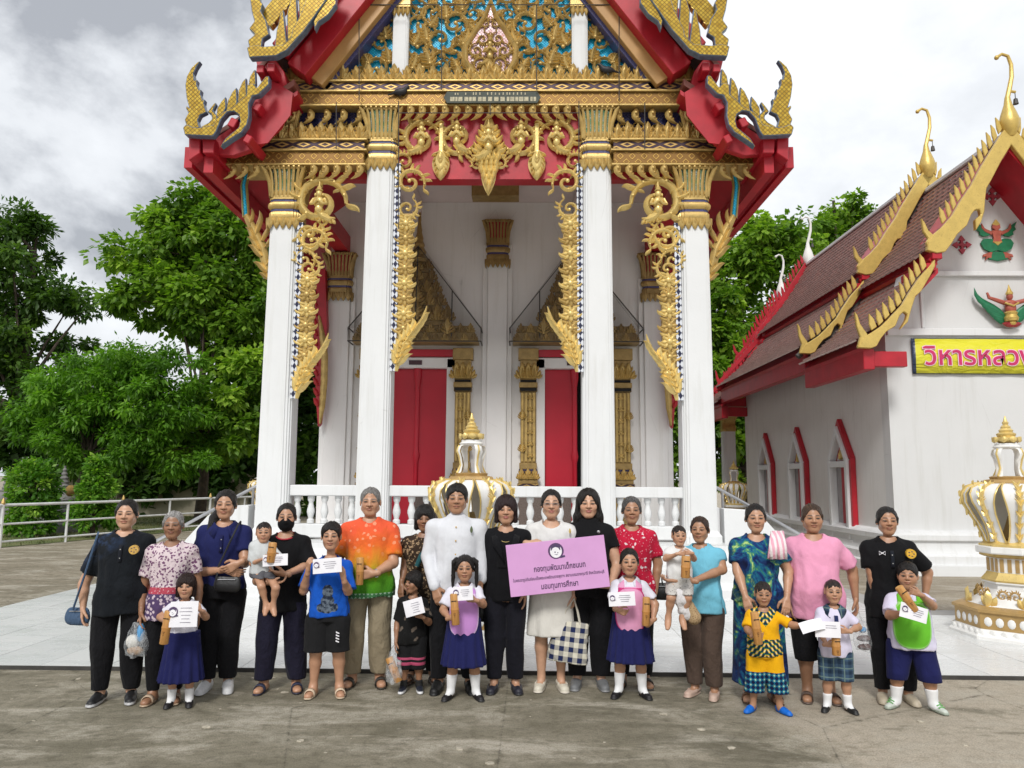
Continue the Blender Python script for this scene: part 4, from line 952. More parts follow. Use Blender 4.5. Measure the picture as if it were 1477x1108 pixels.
# banner
def m_banner():
    t = NT('banner_vinyl'); x, y, z = t.sep(t.coord('Object')); n = t.noise(t.coord('Object', (1.2, 1, 3)), 2.0, 3, .5, 1.2)
    edge = t.math('MAXIMUM', t.math('DIVIDE', t.math('ABSOLUTE', x), 1.58), t.math('DIVIDE', t.math('ABSOLUTE', z), .35))
    k = t.math('GREATER_THAN', edge, .955); t.bump(n, .6, .08)
    return t.out(t.mix(k, t.mix(n, (.62, .60, .02), (.74, .70, .06)), (.03, .05, .10)), .35)
m = MB(); rows = []
for i in range(33):
    x = -1.58 + 3.16 * i / 32; w_ = .008 * math.sin(i * 1.1); rows.append([(x, -.03 + w_, -.35), (x, -.045 + w_ * .5, 0), (x, -.03 - w_, .35)])
m.sweep(rows, cap=False, close=False); m.f = [f[::-1] for f in m.f]
ban = m.build('banner', m_banner(), None, 60); tag(ban, 'yellow cloth banner with red Thai lettering across the small hall front', 'banner'); ban.location = (VX, VY - .02, 4.10)
md = ban.modifiers.new('thickness', 'SOLIDIFY'); md.thickness = .006
for nm, b_, mt, yy in (('lettering_outline', .022, plain('letter_pink', (.78, .52, .62), .5), -.062), ('lettering', .006, plain('letter_red', (.52, .02, .12), .5), -.068)):
    me = text_mesh('วิหารหลวงพ่อ', .50, .002, 'LEFT', b_); me.materials.clear(); me.materials.append(mt)
    o = link(nm, me, ban, (-1.36, yy, -.02), (R(90), 0, 0))
# ------------------------------------------------------------------ crown-shaped shrines on pedestals
BROWNG = plain('tan_gold_paint', (.42, .27, .10), .45, .15, 8, metal=.2)
LWHITE = m_white('lantern_white', (.76, .755, .73), .14)
OCT = [(math.cos(R(22.5 + 45 * i)), math.sin(R(22.5 + 45 * i))) for i in range(8)]
def shrine(label, loc, rz, k=1.0):
    g_ = thing('crown_shrine', label, 'shrine', loc, rz, None)
    def lat(nm, prof, mat, sq=OCT): m = MB(); m.lathe(prof, 24, sq=sq); return m.build(nm, mat, g_, 30)
    lat('foot', [(.80, 0), (.80, .03), (.72, .10), (.72, .105)], LWHITE); b = lat('base_block', [(.72, .105), (.72, .27), (.75, .28), (.75, .31), (.66, .33)], BROWNG)
    for q in range(8):
        a = R(45 * q); n = 4
        m = MB()
        for i in range(n): m.ball(((i - 1.5) * .125, -.667, .185), (.045, .012, .05), 8, 5)
        for i in range(n + 1): m.leaf(((i - 2) * .125, .10), ((i - 2) * .125, .02), .055, .02, 0, -.70, 4)
        o = m.build('base_scallops', LWHITE, b, 50); o.rotation_euler = (0, 0, a)
    f = lat('flared_panel', [(.58, .331), (.56, .35), (.45, .42), (.37, .50), (.36, .55), (.39, .565), (.39, .58)], LWHITE)
    for q in range(8):
        a = R(45 * q); o = group_at('panel_gilding', f, (0, 0, 0), a)
        orn('scroll', o, -.07, -.425, .44, .13, .4, False, BROWNG); orn('scroll', o, .07, -.425, .44, .13, -.4, True, BROWNG)
        m = MB(); m.leaf((0, .33), (0, .50), .06, .04, 0, -.55, 5); m.leaf((-.04, .33), (-.10, .44), .04, .03, 0, -.53, 4); m.leaf((.04, .33), (.10, .44), .04, .03, 0, -.53, 4)
        c = m.build('corner_leaf', GOLDB, f, 50); c.rotation_euler = (0, 0, a + R(22.5))
    lat('leaf_band', [(.39, .581), (.40, .60), (.34, .66), (.33, .68)], GOLDB); s = lat('striped_drum', [(.32, .681), (.32, .84)], LWHITE)
    for q in range(8):
        m = MB()
        for i in range(3): m.box((i - 1) * .085 - .022, (i - 1) * .085 + .022, -.305, -.29, .69, .83)
        o = m.build('drum_stripes', BROWNG, s, 0); o.rotation_euler = (0, 0, R(45 * q))
    lat('gold_trim', [(.34, .841), (.40, .86), (.40, .885)], GOLD); lat('slab', [(.43, .886), (.44, .90), (.44, .955), (.41, .965)], LWHITE); lat('crown_collar', [(.40, .966), (.40, .985), (.36, 1.0), (.33, 1.03)], GOLDB)
    # big open crown: eight bowed ribs
    path = [(.30, 1.01), (.32, 1.08), (.37, 1.20), (.45, 1.33), (.515, 1.45), (.52, 1.54), (.47, 1.61), (.36, 1.655), (.22, 1.665)]
    wid = [.115, .10, .095, .11, .145, .17, .175, .14, .085]
    def rib(path, wid, th, mat, nm):
        m = MB(); rings = []
        for (r, z), w in zip(path, wid): rings.append([(-w, -r, z), (-w * .5, -r - th, z), (w * .5, -r - th, z), (w, -r, z), (w * .6, -r + th, z - th * .3), (-w * .6, -r + th, z - th * .3)])
        m.sweep(rings); return m.mesh(nm, mat, 50)
    RB = rib(path, wid, .02, LWHITE, 'crown_rib'); m = MB()
    m.tube([(0, -r - .03, z) for r, z in path], [.016, .018, .018, .022, .028, .030, .028, .02, .012], 6)
    for j in range(1, 8):
        for sx in (-1, 1): m.leaf((0, path[j][1] - .03), (sx * .045, path[j][1] + .045), .016, .02, 0, -path[j][0] - .05, 4)
    SP = m.mesh('rib_spine', GOLDB, 50); ED = []
    for sx in (-1, 1): m = MB(); m.tube([(sx * w, -r - .008, z) for (r, z), w in zip(path, wid)], .010, 6); ED.append(m.mesh('rib_edge', GOLDB, 50))
    LB = rib([(.20, 1.73), (.165, 1.76), (.145, 1.83), (.17, 1.93), (.20, 1.99), (.18, 2.04), (.10, 2.07)], [.05, .035, .03, .04, .05, .05, .03], .012, LWHITE, 'small_rib')
    m = MB(); m.tube([(0, -r - .012, z) for r, z in ((.20, 1.74), (.145, 1.83), (.17, 1.93), (.20, 1.99), (.17, 2.05))], .014, 6); LS = m.mesh('small_rib_edge', GOLDB, 50)
    for q in range(8):
        a = R(45 * q + 22.5); o = link('crown_rib', RB, g_, None, (0, 0, a)); link('rib_spine', SP, o)
        for e_ in ED: link('rib_edge', e_, o)
        if q % 2 == 0: o2 = link('small_rib', LB, g_, None, (0, 0, a)); link('small_rib_edge', LS, o2)
        o3 = orn('flame', o, 0, -.53, 1.46, .14, mat=GOLDB)
    m = MB(); m.lathe([(.12, 1.0), (.16, 1.05), (.10, 1.15), (.05, 1.3)], 12); m.build('inner_lamp', GOLDD, g_)
    lat('upper_plate', [(.30, 1.655), (.31, 1.67), (.29, 1.70), (.22, 1.71), (.23, 1.735), (.19, 1.745)], BROWNG)
    lat('upper_collar', [(.15, 2.055), (.17, 2.075), (.14, 2.095), (.14, 2.115)], LWHITE)
    m = MB(); m.lathe([(.08, 2.115), (.145, 2.15), (.15, 2.175), (.10, 2.19), (.11, 2.21), (.115, 2.225), (.075, 2.245), (.085, 2.265), (.055, 2.29), (.06, 2.305), (.03, 2.33), (.04, 2.355), (.025, 2.37), (.006, 2.43)], 14); m.build('spire', GOLDB, g_, 40)
    m = MB()
    for q in range(8): 
        n_ = MB().leaf((0, 2.19), (0, 2.12), .05, .03, 0, -.14, 4); merge(m, n_, Matrix.Rotation(R(45 * q), 4, 'Z'))
    m.build('spire_petals', GOLDB, g_, 50)
    for ch in g_.children: pass
    g_.scale = (k * .87, k * .87, k); return g_
c_ = at(1464, 800, 8.75)
shrine('white and gold crown shrine standing in front of the small hall', (c_.x, 8.75, PFZ), R(0))
c_ = at(678, 800, 8.7)
shrine('white and gold crown shrine standing behind the man in white jacket', (c_.x, 8.7, PFZ), R(10))
c_ = at(1062, 800, 24.4)
shrine('distant crown shrine beside the rear porch column of the small hall', (c_.x, 24.4, 0), R(5), .96)
c_ = at(378, 800, 22.0)
shrine('distant crown shrine half hidden behind the stair wall by the railing', (c_.x, 22.0, 0), R(5), .96)
# ------------------------------------------------------------------ trees, shrubs, railing, far things
def m_leaf(name, c1, c2, c3):
    t = NT(name); g = t.n('ShaderNodeNewGeometry'); a = t.n('ShaderNodeAttribute', attribute_name='Col')
    n = t.noise(t.wpos(), .8, 3)
    c = t.ramp(a.outputs['Fac'], [(.0, c1), (.55, c2), (1.0, c3)]); t.out(c, .45, 0, .35)
    tr = t.n('ShaderNodeBsdfTranslucent'); t.l(t.mix(1.0, c, (1.5, 1.7, .6), 'MULTIPLY'), tr.inputs[0]); mx = t.n('ShaderNodeMixShader'); mx.inputs[0].default_value = .42
    o = t.t.nodes['Material Output']; t.l(t.b.outputs[0], mx.inputs[1]); t.l(tr.outputs[0], mx.inputs[2]); t.l(mx.outputs[0], o.inputs[0]); return t.m
LEAF_L = m_leaf('broad_leaf', (.070, .155, .016), (.165, .30, .030), (.33, .48, .065))
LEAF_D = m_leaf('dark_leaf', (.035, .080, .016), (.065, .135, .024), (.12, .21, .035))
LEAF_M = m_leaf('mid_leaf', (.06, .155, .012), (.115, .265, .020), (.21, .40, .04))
LEAF_S = m_leaf('shrub_leaf', (.06, .17, .016), (.13, .29, .028), (.30, .46, .07))
BARK = plain('bark', (.075, .055, .042), .9, .35, 9, bump=.6, bscale=22)
def leaves_mesh(name, clumps, per, size, mat, rg, droop=.35, asp=.42):
    """clumps: (x,y,z,r). Leaves radiate from twig ends inside each clump, each leaf a folded blade"""
    C = np.array(clumps, f32); n = len(C) * per
    ci = np.repeat(np.arange(len(C)), per); r = C[ci, 3]
    v = rg.normal(0, 1, (n, 3)); v /= np.linalg.norm(v, axis=1)[:, None]; q = rg.uniform(.35, 1, n) ** .5
    # twigs: several leaves share a twig end
    tw = max(1, per // 6); tid = ci * tw + rg.randint(0, tw, n); tv = rg.normal(0, 1, (len(C) * tw, 3)); tv /= np.linalg.norm(tv, axis=1)[:, None]; tq = rg.uniform(.45, 1.0, len(C) * tw)
    tv[:, 2] = tv[:, 2] * .8 + .12
    pos = C[ci, :3] + tv[tid] * (tq[tid] * r)[:, None] * np.array([1, 1, .72]) + v * (size * .55)
    d = v * .9 + tv[tid] * .5 + np.array([0, 0, -droop]); d /= np.linalg.norm(d, axis=1)[:, None]
    up = np.array([0, 0, 1.0]) + rg.normal(0, .45, (n, 3)); s_ = np.cross(d, up); s_ /= np.linalg.norm(s_, axis=1)[:, None] + 1e-6; nn = np.cross(s_, d)
    L = size * rg.uniform(.65, 1.25, n)[:, None]; W = L * asp
    p0 = pos; p1 = pos + d * L * .45 + s_ * W - nn * W * .25; p2 = pos + d * L; p2[:, 2] -= L[:, 0] * .12; p3 = pos + d * L * .45 - s_ * W - nn * W * .25
    pm = pos + d * L * .5
    V = np.stack([p0, p1, p2, p3, pm], 1).reshape(-1, 3); b = (np.arange(n) * 5)[:, None]
    F = np.concatenate([b + np.array([[0, 1, 2, 4]]), b + np.array([[0, 4, 2, 3]])], 0)
    tone = np.clip(rg.normal(.42, .22, len(C))[ci] + rg.normal(0, .18, n) + (tv[tid][:, 2] * .10), 0, 1)  # random tones spread wide to imitate light and shade; upper twigs lighter
    me = bpy.data.meshes.new(name); me.vertices.add(len(V)); me.vertices.foreach_set('co', V.astype(f32).ravel())
    me.loops.add(F.size); me.loops.foreach_set('vertex_index', F.astype(np.int32).ravel()); me.polygons.add(len(F))
    me.polygons.foreach_set('loop_start', np.arange(0, F.size, 4, dtype=np.int32)); me.polygons.foreach_set('loop_total', np.full(len(F), 4, np.int32))
    at_ = me.attributes.new('Col', 'FLOAT_COLOR', 'POINT'); t5 = np.repeat(tone, 5)
    at_.data.foreach_set('color', np.stack([t5, t5, t5, np.ones_like(t5)], 1).astype(f32).ravel()); me.update(calc_edges=True); me.materials.append(mat); return me
def tree(name, label, base, trunk_h, trunk_r, blobs, n_clump, per, size, mat, seed, cr=.8, group=None, droop=.35, asp=.42):
    """blobs: (dx, dy, z, rx, ry, rz) volumes that shape the crown"""
    rg = np.random.RandomState(seed); g_ = thing(name, label, 'tree', base, 0, group)
    vol = np.array([b[3] * b[4] * b[5] for b in blobs]) ** .8; vol /= vol.sum(); cl = []
    for i in range(n_clump):
        b = blobs[rg.choice(len(blobs), p=vol)]; v = rg.normal(0, 1, 3); v /= np.linalg.norm(v); q = rg.uniform(.25, 1.0) ** .45; far = rg.rand() < .20; q *= 1.28 if far else 1
        cl.append((b[0] + v[0] * b[3] * q, b[1] + v[1] * b[4] * q, b[2] + v[2] * b[5] * q, cr * (rg.uniform(.3, .55) if far else rg.uniform(.5, 1.15))))
    link('crown', leaves_mesh('crown', cl, per, size, mat, rg, droop, asp), g_)
    m = MB(); top = max(b[2] for b in blobs); pts = [(0, 0, -.1), (rg.normal(0, .08), rg.normal(0, .08), trunk_h * .5), (rg.normal(0, .15), rg.normal(0, .15), trunk_h), (rg.normal(0, .25), rg.normal(0, .25), top)]
    m.tube(pts, [trunk_r * 1.3, trunk_r, trunk_r * .85, trunk_r * .25], 9)
    for i in range(min(26, n_clump // 2)):
        c = cl[rg.randint(len(cl))]; z0 = rg.uniform(trunk_h * .6, max(trunk_h * .7, min(top, c[2]))); t = min(1, max(0, (z0 - trunk_h) / max(.1, top - trunk_h)))
        a = (pts[2][0] * (1 - t), pts[2][1] * (1 - t), z0); mid = (a[0] * .5 + c[0] * .5, a[1] * .5 + c[1] * .5, a[2] * .5 + c[2] * .5 + .15)
        m.tube([a, mid, c[:3]], [trunk_r * .34, trunk_r * .2, trunk_r * .06], 6)
    m.build('trunk', BARK, g_); return g_
def AT(px, py, Y): p = at(px, py, Y); return p
def crown_blobs(base, rows, Y):
    """rows of (px, py, rx_px, ry_px) measured in the photograph on the plane Y"""
    k = Y / F_PX * 1.02; out = []
    for px, py, rx, ry, dy in rows: p = at(px, py, Y); out.append((p.x - base[0], dy, p.z - base[2], rx * k, max(rx, ry) * k * .85, ry * k))
    return out
# left: broad-leaved tree against the sky
b = (at(290, 700, 28).x, 28, 0)
tree('broad_leaved_tree', 'tall broad-leaved tree with bright green crown behind the white railing', b, 3.4, .17, crown_blobs(b, [(255, 330, 42, 40, 0), (300, 330, 60, 55, 0), (225, 375, 60, 30, 0), (180, 372, 26, 14, 0), (290, 420, 80, 55, 0), (345, 350, 40, 60, 0), (350, 460, 55, 60, 0), (230, 440, 60, 40, 0), (355, 560, 50, 60, -.5), (330, 620, 60, 40, -.5)], 28), 170, 210, .27, LEAF_L, 11, .80, droop=.5, asp=.34)
b = (at(120, 700, 25.5).x, 25.5, 0)
tree('bushy_tree', 'bushy tree with dense fine leaves overhanging the two garden shrubs', b, 2.2, .15, crown_blobs(b, [(120, 560, 70, 45, 0), (170, 530, 60, 35, 0), (80, 610, 55, 35, 0), (200, 590, 75, 50, 0), (150, 640, 80, 35, 0), (240, 550, 50, 50, 0), (260, 630, 60, 45, 0), (40, 590, 20, 20, 0)], 25.5), 180, 230, .20, LEAF_M, 12, .70, droop=.55, asp=.20)
b = (at(20, 700, 34).x, 34, 0)
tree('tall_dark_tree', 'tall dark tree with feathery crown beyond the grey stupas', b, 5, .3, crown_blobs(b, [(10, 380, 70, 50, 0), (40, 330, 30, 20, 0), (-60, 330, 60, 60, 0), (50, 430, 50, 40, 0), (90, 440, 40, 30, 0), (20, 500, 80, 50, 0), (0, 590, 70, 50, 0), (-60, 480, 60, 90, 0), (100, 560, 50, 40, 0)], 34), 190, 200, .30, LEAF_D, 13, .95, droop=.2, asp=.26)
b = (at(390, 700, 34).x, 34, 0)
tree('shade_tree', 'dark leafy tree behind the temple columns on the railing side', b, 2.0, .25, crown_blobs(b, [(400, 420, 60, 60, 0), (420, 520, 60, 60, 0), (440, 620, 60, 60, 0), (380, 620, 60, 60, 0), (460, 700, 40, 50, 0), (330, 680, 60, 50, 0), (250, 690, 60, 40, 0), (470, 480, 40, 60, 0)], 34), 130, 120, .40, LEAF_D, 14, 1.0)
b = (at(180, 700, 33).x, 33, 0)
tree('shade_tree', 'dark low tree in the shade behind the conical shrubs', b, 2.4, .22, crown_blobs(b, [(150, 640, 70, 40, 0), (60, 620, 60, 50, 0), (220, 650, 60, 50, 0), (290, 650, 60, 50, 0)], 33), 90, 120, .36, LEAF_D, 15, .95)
# right: trees behind the two halls
b = (at(1075, 700, 31).x, 31, 0)
tree('leafy_tree', 'leafy tree rising between the temple and the small hall', b, 3.5, .25, crown_blobs(b, [(1060, 400, 50, 45, 0), (1110, 360, 50, 40, 0), (1150, 340, 40, 25, 0), (1060, 480, 60, 50, 0), (1120, 420, 50, 40, 0), (1050, 570, 50, 50, 0), (1040, 660, 60, 50, 0), (1000, 500, 50, 80, 0), (960, 620, 50, 80, 0), (1100, 600, 40, 60, 0)], 31), 200, 200, .28, LEAF_L, 16, .95, droop=.5, asp=.36)
b = (at(1230, 700, 36).x, 36, 0)
tree('leafy_tree', 'taller leafy tree topping the main roof ridge of the small hall', b, 5, .28, crown_blobs(b, [(1190, 345, 35, 25, 0), (1215, 320, 35, 20, 0), (1240, 300, 30, 16, 0), (1262, 290, 18, 10, 0), (1200, 400, 50, 40, 0), (1260, 380, 60, 60, 0), (1330, 380, 60, 50, 0)], 36), 130, 140, .28, LEAF_L, 17, .9, droop=.5, asp=.36)
# conical shrubs inside the railing
def shrub(label, px, py, Y, tiers, seed, group):
    p = at(px, py, Y); rg = np.random.RandomState(seed); g_ = thing('clipped_shrub', label, 'shrub', (p.x, Y, 0), 0, group); k = Y / F_PX; cl = []
    for (y_px, r_px) in tiers:
        z = at(px, y_px, Y).z; r = r_px * k
        for i in range(16):
            a = rg.uniform(0, 6.28); q = rg.uniform(.4, 1) ** .5; cl.append((r * q * math.cos(a), r * q * math.sin(a), z + rg.normal(0, .09), .19))
    link('crown', leaves_mesh('crown', cl, 60, .14, LEAF_S, rg, .2, .30), g_); m = MB(); m.tube([(0, 0, -.05), (.02, 0, .6), (0, .02, at(px, tiers[0][0], Y).z)], [.07, .06, .02], 7)
    for i in range(8): c = cl[i * 3]; m.tube([(0, 0, .5 + .1 * i), c[:3]], [.03, .01], 5)
    m.build('trunk', BARK, g_)
shrub('broad round-topped garden shrub with layered light green leaves', 45, 740, 21.5, [(675, 14), (690, 30), (705, 32), (722, 30), (738, 30), (755, 30)], 21, 'garden shrubs inside the railing')
shrub('narrow conical garden shrub with pointed light green top', 135, 740, 21.5, [(672, 5), (688, 11), (702, 18), (716, 23), (732, 24), (748, 25)], 22, 'garden shrubs inside the railing')
# lawn strip beyond the railing
def lawn():
    t = NT('rough_grass'); n = t.noise(t.wpos(), 1.2, 6, .7); c = t.ramp(n, [(.3, (.05, .075, .02)), (.5, (.11, .13, .035)), (.68, (.20, .16, .09))]); t.bump(t.noise(t.wpos(), 20, 4), .6, .05); t.out(c, .9)
    m = MB(); A = gnd(-300, 800); m.add([(-60, 15.5, .006), (-12.75, 17.0, .006), (-10.2, 25.2, .006), (-9.4, 60, .006), (-60, 60, .006)], [(0, 1, 2, 3, 4)])
    o = tag(m.build('lawn', t.m, smooth=0), kind='structure')
    rg = np.random.RandomState(5); n_ = 9000; x = rg.uniform(-22, -9.3, n_); y = rg.uniform(16, 32, n_); edge = -12.75 + (y - 17) * .311; ok = x < edge - .05; x, y = x[ok], y[ok]; n_ = len(x)
    a = rg.uniform(0, 6.28, n_); h = rg.uniform(.04, .14, n_); w = .012; dx, dy = np.cos(a) * w, np.sin(a) * w; lx, ly = rg.normal(0, .04, n_), rg.normal(0, .04, n_)
    V = np.stack([np.stack([x - dx, y - dy, np.zeros(n_)], 1), np.stack([x + dx, y + dy, np.zeros(n_)], 1), np.stack([x + lx, y + ly, h], 1)], 1).reshape(-1, 3)
    me = bpy.data.meshes.new('grass'); me.from_pydata(V.tolist(), [], (np.arange(n_ * 3).reshape(-1, 3)).tolist()); me.materials.append(t.m); tag(link('grass', me), 'short rough grass behind the white railing', 'grass', kind='stuff')
lawn()
# white railing along the court
RAILW = plain('rail_white', (.70, .71, .70), .5, .12, 5)
def railing():
    g_ = thing('white_railing', 'white painted pipe railing with gold-tipped posts along the court', 'railing', (-12.9, 15.0, 0))
    pts = [(-13.6, 14.2), (-12.36, 18.14), (-10.42, 24.39), (-9.3, 28.2)]
    def along(y): 
        for a, b in zip(pts, pts[1:]):
            if a[1] <= y <= b[1]: t = (y - a[1]) / (b[1] - a[1]); return a[0] + (b[0] - a[0]) * t
    for z, nm in ((1.0, 'top_rail'), (.55, 'middle_rail'), (.14, 'bottom_rail')):
        m = MB(); m.tube([(p[0] + 12.9, p[1] - 15.0, z) for p in pts], .035 if z > .9 else .026, 8); m.build(nm, RAILW, g_)
    y = 14.6; k = 0
    while y < 28:
        x = along(y); m = MB(); m.tube([(x + 12.9, y - 15.0, 0), (x + 12.9, y - 15.0, 1.0)], .032 if k % 2 else .04, 8); p = m.build('post', RAILW, g_)
        if k % 2 == 0: m = MB(); m.lathe([(.03, 1.0), (.05, 1.05), (.035, 1.1), (.01, 1.17)], 8, (x + 12.9, y - 15.0, 0)); m.build('post_finial', GOLD, p)
        y += 1.72; k += 1
railing()
# little stupas and walls half hidden among the trees
GREY = plain('weathered_stone', (.17, .165, .16), .9, .35, 5, bump=.4, bscale=25); CREAM = plain('cream_wall', (.40, .36, .27), .8, .15, 2)
def stupa(label, px, Y, top_py, w, mat, plinth=True):
    p = at(px, 700, Y); h = at(px, top_py, Y).z; g_ = thing('stupa', label, 'stupa', (p.x, Y, 0)); SQ4 = [(1, -1), (1, 1), (-1, 1), (-1, -1)]
    m = MB(); m.lathe([(w, 0), (w, h * .12), (w * .86, h * .14), (w * .86, h * .28), (w * .95, h * .30), (w * .95, h * .33), (w * .72, h * .36), (w * .72, h * .42), (w * .8, h * .44)], sq=SQ4); m.build('base', mat, g_, 25)
    m = MB(); m.lathe([(w * .62, h * .44), (w * .66, h * .48), (w * .52, h * .56), (w * .36, h * .62), (w * .40, h * .64), (w * .28, h * .66)], 14); m.build('bell', mat, g_, 40)
    m = MB(); m.lathe([(w * .24 * (1 - i / 12) + (.03 if i % 2 else 0), h * (.66 + .34 * i / 11)) for i in range(12)], 10); m.build('spire', mat, g_, 40)
stupa('dark weathered stone stupa between the two garden shrubs', 92, 23.5, 672, .62, GREY); stupa('slim grey stupa spire poking out beside the round shrub', 10, 25, 678, .5, GREY); stupa('pale slender stupa top rising behind the round shrub', 30, 27, 660, .4, plain('pale_stone', (.40, .41, .43), .8))
stupa('small grey stupa behind the conical shrub', 127, 25, 690, .35, GREY)
m = MB(); p = at(225, 720, 33); m.box(-4, 4, 0, .4, 0, 1.7); m.box(-4.1, 4.1, -.08, .48, 1.7, 1.82); m.box(-3.6, 3.6, .2, 3, 1.82, 2.35)
o = m.build('cream_wall', CREAM, None, 0); o.location = (p.x, 33, 0); tag(o, 'low cream plastered wall glimpsed under the trees', 'wall')
m = MB(); m.lathe([(.06, 0), (.11, .06), (.14, .15), (.12, .26), (.06, .33)], 12); o = m.build('hanging_nest', plain('dry_straw', (.28, .17, .05), .9, .3, 12)); p = at(101, 716, 23); o.location = p; tag(o, 'brown straw bundle hanging beside the weathered stupa', 'bundle')
# ------------------------------------------------------------------ bodies and clothes: implicit surfaces -> one mesh
f32 = np.float32
class SDF:
    def __init__(s, lo, hi, h):
        s.lo = np.array(lo, f32); s.h = h
        n = np.maximum(4, np.ceil((np.array(hi) - np.array(lo)) / h).astype(int) + 1)
        s.ax = [(s.lo[i] + h * np.arange(n[i])).astype(f32) for i in range(3)]
        s.d = np.full(n, 1.0, f32)
    def box(s, lo, hi):
        sl = []
        for i in range(3):
            a = int(np.searchsorted(s.ax[i], lo[i])); b = int(np.searchsorted(s.ax[i], hi[i]))
            sl.append(slice(max(0, a - 1), min(len(s.ax[i]), b + 1)))
        X = s.ax[0][sl[0]][:, None, None]; Y = s.ax[1][sl[1]][None, :, None]; Z = s.ax[2][sl[2]][None, None, :]
        return tuple(sl), X, Y, Z
    def op(s, sl, d, k, mode):
        a = s.d[sl]
        if a.size == 0: return
        if mode == 'add': b = d; sg = 1
        else: b = -d; sg = -1; 
        if mode == 'add':
            if k > 0:
                h = np.clip(0.5 + 0.5 * (a - b) / k, 0, 1); s.d[sl] = a + (b - a) * h - k * h * (1 - h)
            else: s.d[sl] = np.minimum(a, b)
        elif mode == 'sub':
            if k > 0:
                h = np.clip(0.5 - 0.5 * (a - b) / k, 0, 1); s.d[sl] = a + (b - a) * h + k * h * (1 - h)
            else: s.d[sl] = np.maximum(a, b)
    def cone(s, a, b, ra, rb, k=0.02, mode='add', sc=(1, 1, 1)):
        a = np.array(a, f32); b = np.array(b, f32); m = max(ra, rb) / min(sc) + k + 2 * s.h
        sl, X, Y, Z = s.box(np.minimum(a, b) - m, np.maximum(a, b) + m)
        e = b - a; L2 = float((e * e).sum()) + 1e-9
        px, py, pz = X - a[0], Y - a[1], Z - a[2]
        t = np.clip((px * e[0] + py * e[1] + pz * e[2]) / L2, 0, 1)
        dx = (px - t * e[0]) * sc[0]; dy = (py - t * e[1]) * sc[1]; dz = (pz - t * e[2]) * sc[2]
        s.op(sl, np.sqrt(dx * dx + dy * dy + dz * dz) - (ra + (rb - ra) * t), k, mode); return s
    def ell(s, c, r, k=0.02, mode='add', rz=0.0, rx=0.0):
        r = np.array(r, f32) if hasattr(r, '__len__') else np.array([r] * 3, f32)
        m = r.max() + k + 2 * s.h; c = np.array(c, f32)
        sl, X, Y, Z = s.box(c - m, c + m); X = X - c[0]; Y = Y - c[1]; Z = Z - c[2]
        if rz: X, Y = X * math.cos(rz) + Y * math.sin(rz), -X * math.sin(rz) + Y * math.cos(rz)
        if rx: Y, Z = Y * math.cos(rx) + Z * math.sin(rx), -Y * math.sin(rx) + Z * math.cos(rx)
        q = np.sqrt((X / r[0]) ** 2 + (Y / r[1]) ** 2 + (Z / r[2]) ** 2)
        s.op(sl, (q - 1) * r.min(), k, mode); return s
    def loft(s, sec, k=0.02, mode='add', p=2.4, pleat=0, pamp=0.0, cap=True, tilt=None):
        """sec rows: z, cx, cy, half width, half depth"""
        A = np.array(sec, f32); A = A[np.argsort(A[:, 0])]
        m = k + 2 * s.h + pamp * 0.5
        lo = (float((A[:, 1] - A[:, 3]).min()) - m, float((A[:, 2] - A[:, 4]).min()) - m, A[0, 0] - m)
        hi = (float((A[:, 1] + A[:, 3]).max()) + m, float((A[:, 2] + A[:, 4]).max()) + m, A[-1, 0] + m)
        sl, X, Y, Z = s.box(lo, hi); z = Z.ravel()
        # smooth interpolation of the rows
        def ip(c):
            v = np.interp(z, A[:, 0], A[:, c]); q = np.interp(z + 0.018, A[:, 0], A[:, c]) + np.interp(z - 0.018, A[:, 0], A[:, c])
            return ((v + q) / 3)[None, None, :].astype(f32)
        cx, cy, w, dp = ip(1), ip(2), ip(3), ip(4)
        x = (X - cx) / w; y = (Y - cy) / dp
        q = (np.abs(x) ** p + np.abs(y) ** p) ** (1 / p)
        if pleat:
            th = np.arctan2(y, x); t = np.clip((A[-1, 0] - Z) / (A[-1, 0] - A[0, 0]), 0, 1)
            q = q - pamp * t * (np.sin(th * pleat + 1.3 * np.sin(th * 3)) ) / w
        d = (q - 1) * np.minimum(w, dp)
        if cap:
            zl = A[0, 0] - Z
            if tilt: zl = A[0, 0] + tilt * X - Z
            d = np.maximum(d, np.maximum(zl, Z - A[-1, 0]))
        s.op(sl, d.astype(f32), k, mode); return s
    def plane(s, n, off, k=0.0):      # keep the side where n.p < off
        sl = (slice(None),) * 3
        X = s.ax[0][:, None, None]; Y = s.ax[1][None, :, None]; Z = s.ax[2][None, None, :]
        s.op(sl, -(X * f32(n[0]) + Y * f32(n[1]) + Z * f32(n[2]) - f32(off)), k, 'sub'); return s
    def wrinkle(s, amp, seed=0, f=26.0, zs=0.6):
        rg = np.random.RandomState(seed)
        X = s.ax[0][:, None, None]; Y = s.ax[1][None, :, None]; Z = s.ax[2][None, None, :]
        w = 0
        for i in range(4):
            kx, ky, kz = rg.normal(0, 1, 3) * f * (0.6 + 0.35 * i); kz *= zs
            w = w + np.sin(kx * X + ky * Y + kz * Z + rg.uniform(0, 6) + 1.6 * np.sin(kz * 0.7 * Z + kx * 0.5 * X + i)) / (1 + 0.6 * i)
        s.d += (amp * 0.5 * w).astype(f32); return s
